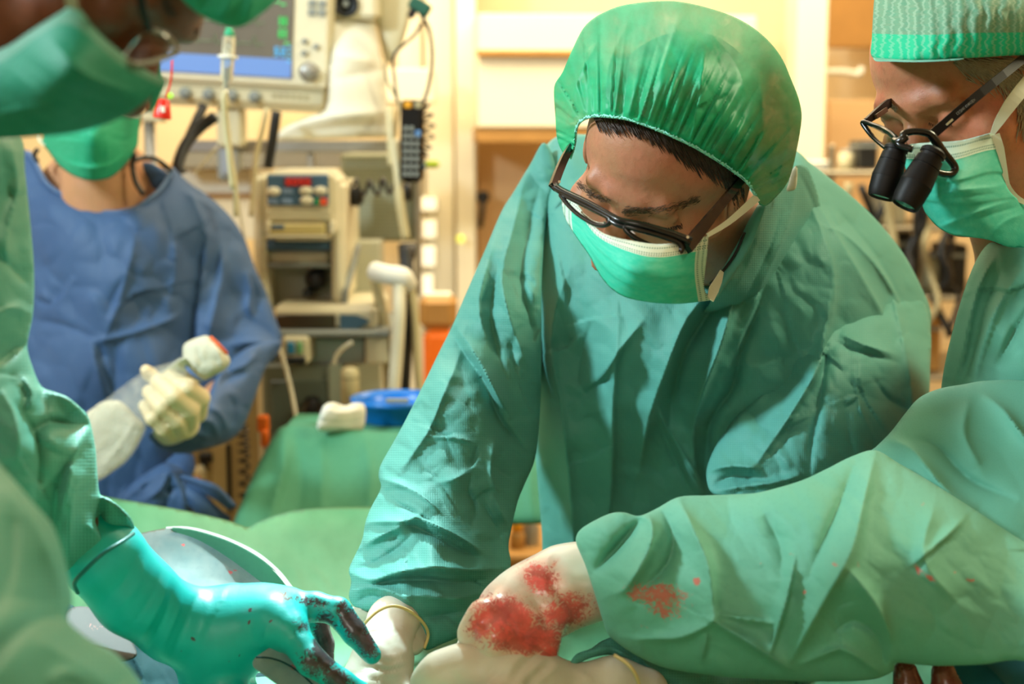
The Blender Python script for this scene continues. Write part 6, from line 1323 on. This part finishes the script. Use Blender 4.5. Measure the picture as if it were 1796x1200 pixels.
# teal gloved hand
ht = chain([(110, 915, 1.08, 52), (150, 948, 1.095, 60), (184, 980, 1.10, 66), (236, 1042, 1.115, 67), (308, 1094, 1.14, 63), (392, 1110, 1.155, 72), (440, 1096, 1.155, 60)], .014)+chain([(392, 1130, 1.15, 64), (372, 1200, 1.15, 56)], .02)
ht += chain([(420, 1084, 1.16, 50), (478, 1076, 1.16, 40), (510, 1066, 1.16, 30)], .018)+chain([(510, 1066, 1.16, 27), (552, 1064, 1.158, 24), (592, 1073, 1.155, 25)], .006)+chain([(592, 1073, 1.155, 25), (622, 1110, 1.15, 22), (652, 1149, 1.15, 17)], .003)
ht += chain([(420, 1110, 1.145, 55), (480, 1094, 1.135, 40), (508, 1108, 1.125, 32)], .018)+chain([(508, 1108, 1.125, 30), (546, 1160, 1.11, 26), (600, 1198, 1.11, 22), (644, 1220, 1.115, 18)], .004)
ht += chain([(480, 1070, 1.18, 26), (540, 1080, 1.20, 18), (558, 1094, 1.20, 18)], .008)+chain([(558, 1094, 1.20, 18), (570, 1130, 1.20, 16), (574, 1172, 1.195, 13)], .003)
ht += chain([(400, 1220, 1.13, 34), (450, 1260, 1.12, 26), (500, 1290, 1.12, 20), (530, 1310, 1.12, 16)], .010)
ht += chain([(370, 1170, 1.15, 36), (420, 1225, 1.16, 28), (480, 1262, 1.17, 20)], .014)
tst = [(-1.8, 4, 7, [(306, 1030), (290, 1080), (262, 1140)]), (1.8, 5, 9, [(320, 1026), (312, 1070), (280, 1150)]), (-2.2, 4, 8, [(348, 1038), (332, 1080), (300, 1160)]), (1.6, 6, 9, [(258, 972), (240, 1030), (196, 1080)]), (-1.6, 5, 8, [(284, 1000), (264, 1050), (222, 1110)]), (1.6, 5, 9, [(300, 1010), (276, 1070), (240, 1130)]), (-1.4, 5, 7, [(246, 962), (220, 1016), (184, 1056)]),
 (1.4, 6, 10, [(360, 1040), (362, 1080), (340, 1150)]), (-1.4, 6, 7, [(448, 1084), (440, 1112), (452, 1136)]), (1.4, 4, 6, [(466, 1100), (464, 1126), (452, 1142)]), (-1.5, 3, 4, [(604, 1058), (592, 1084), (596, 1104)]), (-1.2, 3, 3, [(520, 1098), (532, 1116)]), (1.2, 3, 4, [(556, 1174), (574, 1160)]), (1.2, 3, 4, [(572, 1188), (592, 1174)]), (-1, 3, 3, [(628, 1142), (650, 1130)]), (-1.6, 4, 6, [(500, 1052), (516, 1072), (524, 1092)])]
tstain = stainfield([(622, 1100, 24, 58, -32, 1.05), (640, 1125, 22, 40, -32, 1.0), (600, 1062, 18, 14, 0, .8), (570, 1130, 24, 60, 0, 1.3), (550, 1165, 30, 40, -40, .82), (590, 1190, 40, 24, 30, .95), (545, 1054, 44, 14, 10, .72), (500, 1046, 24, 12, 20, .72), (530, 1100, 24, 24, 0, .62), (439, 1071, 3.5, 3.5, 0, 1.6), (437, 1092, 2.5, 3, 0, 1.6), (339, 1121, 4.5, 3, 20, 1.7), (317, 1141, 3, 2, 0, 1.5), (443, 1193, 4, 4, 0, 1.7), (404, 1162, 2.5, 2.5, 0, 1.5), (475, 1089, 2, 2, 0, 1.5), (420, 1150, 2, 2, 0, 1.3)])
g4 = sdf_mesh('glove', ht, .0022, M['teal_glove'], A_, strokes=tst, crum=[(1.0, 34, 121, 120, 2.5)], attr={'stain': tstain})
b = MB(); b.tube([P(234, 936, 1.075), P(214, 950, 1.05), P(182, 970, 1.035), P(152, 998, 1.035), (P(131, 1022, 1.045)), P(136, 1040, 1.06)], .0016, 8); b.done('glove_rim', plain('rim_teal', (.005, .12, .11), .4), g4, True)

# ================================================================ nurse in blue
N_ = root('person', P(190, 700, 2.6)*[1, 1, 0], 'person in blue surgical gown standing behind, holding a plastic-wrapped handle, face half hidden', 'person', 'surgical team')
fn_, un_ = CV(.10, -.30, .95), CV(.05, .95, .30); nc = P(172, 150, 2.42)
pr, LN, RN = headprims(nc, fn_, un_, 1.0, ([nc-un_*.07, P(176, 330, 2.47), P(176, 420, 2.50)], [.056, .062, .085]))
pr += [('e', P(176, 436, 2.58), (.19, .075, .10), np.eye(3), .05), ('c', P(165, 270, 2.50), P(76, 360, 2.56), .045, .04, .03), ('c', P(185, 270, 2.50), P(282, 352, 2.57), .045, .04, .03), ('c', P(176, 460, 2.58), P(190, 900, 2.6), .12, .13, .06), ('c', P(340, 440, 2.64), P(430, 640, 2.62), .035, .028, .02), ('c', P(430, 640, 2.60), P(322, 752, 2.34), .026, .02, .02)]
sdf_mesh('body', pr, .0055, M['skin_n'], N_)
relief('bouffant_cap', [(78, 150), (90, 60), (170, 20), (250, 55), (282, 130), (279, 172), (270, 192), (256, 196), (250, 180), (255, 160), (240, 120), (170, 95), (105, 120)], [(170, 100, 2.33), (90, 140, 2.4), (270, 170, 2.42)], M['cap_solid'], N_, step=3, k=(.5, 1), cap=(.06, .1), strokes=[(3, 4, 5, [(262, 190), (268, 170), (262, 150)])])
nm = [(74, 252), (75, 240), (80, 205), (110, 180), (165, 172), (220, 182), (247, 200), (246, 212), (244, 230), (242, 253), (236, 265), (226, 282), (213, 297), (200, 308), (187, 314), (158, 317), (128, 308), (103, 290), (84, 265)]
nk_ = relief('surgical_mask', nm, [(74, 252, 2.36), (244, 230, 2.36), (160, 172, 2.28), (160, 240, 2.245), (158, 317, 2.29), (103, 290, 2.33), (213, 297, 2.33)], M['mask_n'], N_, step=2.5, k=(.25, .1), thin=.002, uvpts=[(74, 230, 0, .3), (80, 200, 0, 0), (165, 172, .5, 0), (247, 200, 1, 0), (160, 240, .5, .5), (158, 317, .5, 1), (84, 265, .05, .8), (236, 265, .95, .8)],
       strokes=[(5, 3, 6, [(92, 262), (120, 285), (158, 294), (200, 286), (234, 256)]), (-3, 3, 5, [(88, 246), (112, 240), (150, 243)]), (3, 3, 5, [(86, 250), (112, 246), (148, 250)]), (-3, 3, 5, [(195, 240), (215, 246), (240, 238)]), (4, 8, 8, [(190, 240), (188, 290)]), (-3, 4, 6, [(140, 250), (138, 290)])])
b = MB(); b.strip([P(78, 254, 2.35), P(70, 246, 2.38), P(66, 232, 2.42)], .004, .001, -FWD); b.done('ear_loop', M['strap'], nk_)
# gown of the nurse
ng = [(40, 262), (62, 282), (80, 318), (103, 336), (147, 360), (191, 371), (235, 364), (264, 346), (284, 328), (304, 293, 1), (330, 319), (367, 345), (403, 378), (429, 418), (447, 469), (466, 510), (480, 550), (495, 601), (470, 640), (400, 700), (352, 760), (336, 800), (330, 850), (352, 900), (340, 1150), (-60, 1150), (-80, 500), (-40, 330), (10, 280)]
nst = [(16, 10, 18, [(330, 330), (360, 400), (356, 470), (345, 540), (340, 600)]), (-22, 8, 14, [(362, 400), (350, 480), (340, 550), (332, 620), (320, 650)], 1.2), (12, 10, 12, [(384, 400), (390, 480), (372, 560), (360, 620)]), (-10, 8, 10, [(388, 385), (384, 440), (365, 500)]),
 (8, 10, 16, [(240, 400), (225, 470), (205, 540), (180, 600)]), (-7, 12, 10, [(222, 480), (200, 520), (185, 560)]), (9, 6, 10, [(70, 510), (90, 530), (110, 520), (125, 495)]), (-9, 6, 8, [(62, 524), (88, 532), (116, 512)]), (7, 5, 9, [(150, 600), (210, 590), (300, 560), (330, 540)]), (-7, 5, 8, [(60, 560), (110, 570), (165, 592)]), (8, 6, 10, [(160, 600), (168, 640), (186, 700)]), (-7, 5, 8, [(175, 600), (185, 650), (196, 690)]),
 (7, 8, 12, [(300, 390), (310, 460), (300, 520)]), (8, 8, 8, [(430, 470), (440, 510), (436, 540), (450, 560)]), (-7, 6, 6, [(440, 480), (450, 520), (444, 560)]), (8, 6, 10, [(400, 606), (440, 600), (490, 603)]), (-8, 5, 8, [(410, 620), (445, 612), (485, 612)]), (6, 5, 8, [(320, 335), (350, 350), (380, 370)])]
relief('gown', ng, [(40, 262, 2.53), (62, 282, 2.50), (103, 336, 2.455), (264, 346, 2.455), (304, 293, 2.53), (191, 371, 2.43), (403, 378, 2.56), (495, 601, 2.55), (340, 560, 2.50), (200, 560, 2.42), (60, 560, 2.48), (336, 800, 2.48), (200, 800, 2.44), (-60, 800, 2.5), (200, 1100, 2.45), (-80, 400, 2.6)], M['gown_b'], N_, step=3.2, k=(.25, .6), cap=(.07, .16), strokes=nst, crum=[(7, 90, 131, 60, 1.4), (3, 36, 135, 80, 1.3)])
b = MB(); cz = tps([(40, 262, 2.51), (62, 282, 2.485), (304, 293, 2.51), (191, 371, 2.42), (103, 336, 2.44), (264, 346, 2.44)])
q = np.array([(50, 266), (62, 284), (80, 318), (103, 337), (147, 361), (191, 372), (235, 365), (264, 347), (284, 328), (303, 296)], float); b.tube(PV(q[:, 0], q[:, 1], cz(q[:, 0], q[:, 1])), .0045, 8, smooth=5, flat=.6); b.done('neck_binding', M['blue_trim'], N_, True)
relief('undershirt', [(240, 290), (262, 284), (290, 300), (300, 316), (284, 330), (268, 330), (255, 305)], [(270, 300, 2.50)], M['gown_b'], N_, step=3, k=(.5, .5), cap=(.01, .01))
b = MB(); b.tube([P(x, y, d) for x, y, d in ((236, 268, 2.42), (232, 290, 2.42), (238, 320, 2.42), (252, 342, 2.425))], .0045, 8); b.tube([P(x, y, d) for x, y, d in ((234, 282, 2.42), (250, 277, 2.44), (272, 279, 2.46), (292, 292, 2.48), (300, 300, 2.50))], .0045, 8); b.done('lanyard', M['rubber'], N_, True)
b = MB(); b.tube([P(66, 262, 2.44), P(60, 272, 2.45), P(66, 284, 2.45)], .004, 8); b.done('lanyard', M['rubber'], N_, True)
fa_ = [(495, 600), (476, 626), (463, 652), (453, 681), (438, 722), (423, 755), (408, 770), (394, 778), (357, 789), (320, 796), (290, 790), (268, 775), (262, 762), (300, 750), (340, 734), (362, 700), (378, 664), (396, 640), (430, 612), (462, 600)]
relief('sleeve', fa_, [(495, 600, 2.50), (453, 681, 2.44), (400, 770, 2.36), (290, 785, 2.28), (262, 765, 2.24), (340, 735, 2.27), (400, 640, 2.40)], M['gown_b'], N_, step=2.8, k=(.7, .7), cap=(.06, .06), strokes=[(9, 8, 8, [(400, 650), (430, 640), (450, 620)]), (-9, 6, 8, [(384, 680), (400, 664), (430, 652)], 1.2), (9, 8, 8, [(366, 712), (390, 730), (400, 760)]), (-8, 6, 7, [(400, 690), (412, 720), (404, 750)]), (7, 6, 8, [(310, 770), (340, 760), (370, 770)]), (-6, 5, 6, [(290, 780), (320, 772), (345, 782)]), (7, 7, 8, [(350, 740), (372, 740), (384, 770)])], crum=[(4, 36, 141)], keep=8)
relief('glove_cuff', [(268, 758), (290, 750), (320, 742), (344, 732), (342, 752), (330, 768), (306, 780), (284, 779)], [(300, 765, 2.21), (344, 735, 2.21)], M['cuff_w'], N_, step=2.5, k=(.7, .7))
hn = chain([(322, 744, 2.19, 28), (308, 728, 2.17, 30)], .01)
for pts in ([(300, 662, 2.13, 14), (330, 680, 2.11, 16), (352, 698, 2.13, 16), (346, 726, 2.17, 17)], [(278, 670, 2.125, 14), (306, 694, 2.10, 16), (334, 718, 2.12, 16), (332, 742, 2.16, 16)], [(262, 688, 2.13, 13), (284, 714, 2.105, 15), (311, 738, 2.12, 15), (318, 754, 2.16, 15)], [(254, 712, 2.14, 11), (268, 734, 2.12, 13), (288, 753, 2.13, 13), (300, 764, 2.17, 13)], [(330, 720, 2.2, 16), (300, 690, 2.21, 14), (262, 656, 2.20, 12), (256, 650, 2.19, 10)]): hn += chain(pts, .0035)
sdf_mesh('glove', hn, .0028, M['cream_glove'], N_, crum=[(.8, 16, 151)])
# waist ties
for (pts, w) in (([P(326, 796, 2.42), P(318, 815, 2.41), P(306, 835, 2.40), P(296, 850, 2.40)], .05), ([P(300, 838, 2.38), P(340, 850, 2.37), (P(375, 862, 2.36)), P(408, 890, 2.35)], .022), ([P(300, 846, 2.37), P(340, 872, 2.36), P(372, 902, 2.35), P(400, 918, 2.35)], .030), ([P(310, 834, 2.37), P(350, 846, 2.36), P(385, 864, 2.35), P(412, 890, 2.34)], .010)):
    b = MB(); b.strip(pts, [w*.6, w, w, w*.7], .004, -FWD+UP*.3, 6); b.done('waist_tie', M['gown_b'], N_, True)
relief('tie_knot', [(262, 826), (290, 812), (316, 822), (330, 845), (340, 880), (330, 915), (250, 905), (215, 880), (230, 850)], [(290, 860, 2.38)], M['gown_b'], N_, step=3, k=(.8, .8), cap=(.05, .05), strokes=[(7, 5, 7, [(296, 830), (280, 860), (250, 880)]), (-6, 5, 6, [(300, 832), (296, 860), (290, 900)]), (7, 5, 7, [(304, 830), (316, 860), (326, 900)]), (6, 5, 6, [(290, 828), (256, 846), (230, 870)])], crum=[(4, 24, 161)])
# wrapped handle held by the nurse
wh = root('wrapped_handle', P(300, 700, 2.12), 'gauze and plastic wrapped handle with orange rim and blue rubber band in the nurse\'s glove', 'handle')
relief('head_cover', [(322, 606), (334, 597), (348, 592), (362, 589), (372, 595), (388, 610), (402, 627), (403, 638), (392, 650), (379, 657), (358, 667), (343, 658), (328, 644), (321, 625)], [(360, 625, 2.13)], M['cuff_w'], wh, step=2.2, k=(.75, .75), strokes=[(3, 3, 4, [(330, 612), (340, 630), (352, 650)]), (-3, 3, 4, [(340, 604), (348, 618), (356, 640)]), (4, 3, 6, [(372, 600), (384, 620), (392, 645)])], crum=[(2.5, 16, 171)])
b = MB(); b.tube([P(369, 592, 2.10), P(384, 606, 2.095), P(398, 621, 2.10)], .0028, 8); b.done('rim', plain('rim_orange', (.75, .12, .02), .5), wh, True, label='orange rim')
relief('neck_cover', [(322, 628), (340, 645), (356, 664), (348, 672), (330, 668), (300, 672), (270, 680), (262, 664), (290, 648)], [(300, 660, 2.165), (350, 660, 2.14)], M['cuff_w'], wh, step=2.2, k=(.7, .7), crum=[(2, 14, 173)])
b = MB(); b.tube([P(319, 632, 2.105), P(330, 646, 2.095), P(344, 660, 2.095), P(356, 668, 2.105)], .0016, 8); b.tube([P(321, 637, 2.105), P(334, 654, 2.095), P(352, 668, 2.10)], .0014, 8); b.done('rubber_band', plain('band_blue', (.08, .18, .45), .4), wh, True, label='blue rubber band')
relief('plastic_sleeve', [(322, 626), (300, 636), (262, 646), (236, 662), (206, 684), (184, 702), (164, 718), (150, 760), (150, 850), (176, 842), (200, 826), (226, 806), (248, 772), (262, 740), (290, 690), (330, 656)], [(310, 640, 2.12), (200, 690, 2.16), (160, 840, 2.16), (250, 770, 2.12)], sheermat('film_clear', (.70, .72, .62), (.85, .86, .76), .20, .18, .18, 60), wh, step=2.5, k=(.6, .6), cap=(.05, .05),
       strokes=[(3, 2, 4, [(320, 632), (260, 660), (200, 720)]), (3, 2, 4, [(318, 640), (270, 676), (240, 730)]), (-2, 2, 4, [(310, 634), (250, 654), (190, 706)]), (3, 2, 4, [(250, 740), (230, 790), (190, 830)])], crum=[(2.5, 30, 181, 130, 2.5)])
relief('gauze_bag', [(150, 730), (166, 714), (182, 704), (207, 703), (222, 712), (238, 730), (252, 746), (246, 768), (232, 792), (218, 810), (196, 828), (172, 842), (150, 850)], [(200, 760, 2.19)], cloth('gauze_bag', (.55, .54, .40), (.66, .65, .50), sc=300), wh, step=2.5, k=(.6, .6), cap=(.04, .04), strokes=[(4, 4, 6, [(240, 735), (220, 770), (180, 820)]), (-3, 3, 5, [(225, 740), (205, 775), (170, 810)])], crum=[(3, 26, 187)])

# ================================================================ patient drapes
dr = relief('patient_drape', [(-300, 850), (60, 850), (195, 873), (260, 884), (330, 897), (395, 912), (424, 922), (436, 925), (452, 916), (480, 905), (520, 895), (580, 890), (660, 889), (720, 894), (770, 950), (800, 1008), (900, 1045), (1100, 1080), (1500, 1140), (2100, 1180), (2100, 1600), (-400, 1600)],
     [(-200, 870, 1.85), (195, 873, 1.95), (430, 925, 1.85), (600, 890, 1.95), (300, 950, 1.72), (560, 970, 1.70), (800, 1010, 1.50), (500, 1050, 1.50), (1100, 1080, 1.38), (1500, 1140, 1.32), (2000, 1180, 1.3), (300, 1150, 1.30), (700, 1200, 1.24), (1000, 1200, 1.22), (600, 1550, .92), (1500, 1550, .92), (-300, 1500, .92), (2000, 1500, .95)],
     M['drape'], None, step=6, k=(0, 0), thin=.004, skirt=(lambda x, y: (y < 1181) & (y < np.interp(x, [-400, 60, 195, 330, 436, 520, 720, 800, 1100, 1500, 2100], [860, 860, 883, 907, 936, 906, 904, 1018, 1092, 1152, 1192])), 10, .55, .10),
     strokes=[(10, 30, 40, [(200, 900), (330, 925), (430, 950), (520, 990)]), (5, 5, 9, [(500, 990), (520, 1010), (530, 1040)]), (5, 5, 9, [(530, 985), (560, 1010), (590, 1060)]), (-4, 5, 7, [(545, 985), (575, 1015), (600, 1050)]), (4, 4, 7, [(470, 945), (540, 955), (600, 975)]), (4, 5, 7, [(440, 940), (500, 930), (580, 935)]), (3, 5, 6, [(585, 1010), (600, 1030), (612, 1060)])],
     crum=[(3.0, 110, 201, 20, 1.8), (1.4, 42, 205, 40, 1.6), (.5, 17, 207, 50, 1.6)])
tag(dr, 'light green surgical drape covering the patient along the bottom of the picture', 'drape')
ot = root('operating_table', P(600, 1400, 1.6)*[1, 1, 0], 'operating table carrying the draped patient, under the light green drape', 'table')
b = MB(); b.box([-.1, 1.45, .74], [2.2, .56, .08], None, .02); b.done('table_top', M['steel'], ot)
b = MB(); b.box([-.1, 1.45, .36], [.34, .30, .66], None, .02); b.done('pedestal', M['steel'], ot); b = MB(); b.box([-.1, 1.45, .03], [.9, .5, .06], None, .02); b.done('base', M['steel'], ot)
pp = relief('paper_drape', [(190, 958), (222, 941), (236, 938), (262, 932), (296, 926), (318, 927), (350, 936), (400, 972), (440, 1000), (470, 1022), (486, 1040), (440, 1050), (340, 1070), (200, 1080)], [(236, 938, 1.52), (300, 926, 1.50), (480, 1036, 1.42), (300, 1040, 1.34), (200, 1070, 1.34), (400, 985, 1.44)], M['paper'], None, step=3, k=(.25, .1), thin=.003,
     strokes=[(7, 18, 12, [(310, 935), (350, 965), (420, 1005), (478, 1036)]), (-8, 16, 22, [(320, 1020), (380, 1015), (460, 1034)]), (5, 20, 20, [(250, 950), (290, 985), (330, 1010)])], crum=[(2, 60, 211)], attr={'stain': stainfield([(322, 956, 4, 3, 0, 1.2), (404, 1004, 5, 3, 20, 1.2), (412, 1001, 8, 1.5, -10, 1.0), (440, 1030, 6, 2, 0, .5)])})
tag(pp, 'grey blue paper drape standing up with white hem behind the teal glove', 'drape')
fe = relief('fold_shade', [(298, 928), (330, 928), (370, 938), (410, 953), (450, 975), (482, 1001), (505, 1028), (514, 1042), (490, 1044), (460, 1024), (420, 1000), (380, 975), (345, 955)], [(300, 930, 1.485), (512, 1038, 1.395), (400, 975, 1.44)], M['cover'], pp, step=2.5, k=(.0, .1), thin=.003, label='dark green strip painted as shade under the hem')  # dark strip puts the shade of the curled hem into colour
b = MB(); b.strip([P(x, y, d) for x, y, d in ((292, 926, 1.485), (320, 926, 1.48), (350, 931, 1.465), (400, 947, 1.44), (450, 972, 1.415), (485, 1001, 1.40), (506, 1026, 1.39), (518, 1042, 1.385))], [.002, .003, .0035, .0035, .004, .0045, .0045, .004], .002, -FWD+UP*.4, 6); b.done('hem', M['hem'], pp, label='white hem')
pf = relief('paper_flap', [(443, 1162), (450, 1152), (470, 1138), (486, 1129), (496, 1132), (530, 1165), (570, 1210), (560, 1260), (500, 1212), (462, 1184), (446, 1172)], [(445, 1162, 1.10), (490, 1130, 1.125), (560, 1230, 1.125)], M['paper'], None, step=2.5, k=(.15, .1), thin=.003, attr={'stain': stainfield([(515, 1170, 10, 8, 30, .8)])})
tag(pf, 'small grey paper flap with dark line between the teal fingers', 'flap')
b = MB(); b.tube([P(449, 1153, 1.094), P(476, 1155, 1.102), P(505, 1166, 1.108), P(535, 1188, 1.112), P(560, 1214, 1.114)], .0008, 6); b.done('printed_line', M['darkdrape'], pf, True, label='dark line')
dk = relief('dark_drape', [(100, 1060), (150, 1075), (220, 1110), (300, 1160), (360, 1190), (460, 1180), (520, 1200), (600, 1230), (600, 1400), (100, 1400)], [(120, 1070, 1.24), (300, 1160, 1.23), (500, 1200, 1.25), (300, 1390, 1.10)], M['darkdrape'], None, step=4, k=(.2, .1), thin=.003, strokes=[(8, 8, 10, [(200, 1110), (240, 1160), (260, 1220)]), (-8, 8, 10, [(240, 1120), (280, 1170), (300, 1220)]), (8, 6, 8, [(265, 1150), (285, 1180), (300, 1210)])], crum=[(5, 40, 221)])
tag(dk, 'dark drape below the teal glove', 'drape')
pg = relief('paper_drape', [(118, 1072), (150, 1064), (190, 1082), (228, 1120), (240, 1150), (210, 1160), (160, 1140), (120, 1110)], [(120, 1075, 1.16), (230, 1130, 1.16), (160, 1140, 1.10)], cloth('paper_drape_shaded', (.05, .042, .042), (.08, .065, .06), rough=.6, stain=True, sc=120, stain_col=(.35, .12, .10)), None, step=3, k=(.2, .1), thin=.003, attr={'stain': stainfield([(170, 1100, 30, 12, 10, .5)])})  # base colour darkened to stand in for the hand's shadow; stain on top
tag(pg, 'stained paper drape, colour darkened for shade, peeping out under the teal glove', 'drape')
bd = relief('blue_drape', [(1660, 1150), (1720, 1155), (1900, 1160), (2000, 1400), (1640, 1400), (1668, 1220)], [(1660, 1150, 1.16), (1900, 1160, 1.16), (1800, 1380, 1.08)], M['bluedrape'], None, step=5, k=(.2, .1), thin=.003, strokes=[(10, 10, 14, [(1720, 1160), (1760, 1200), (1800, 1260)])])
tag(bd, 'blue drape at the bottom right corner under the sleeve', 'drape')
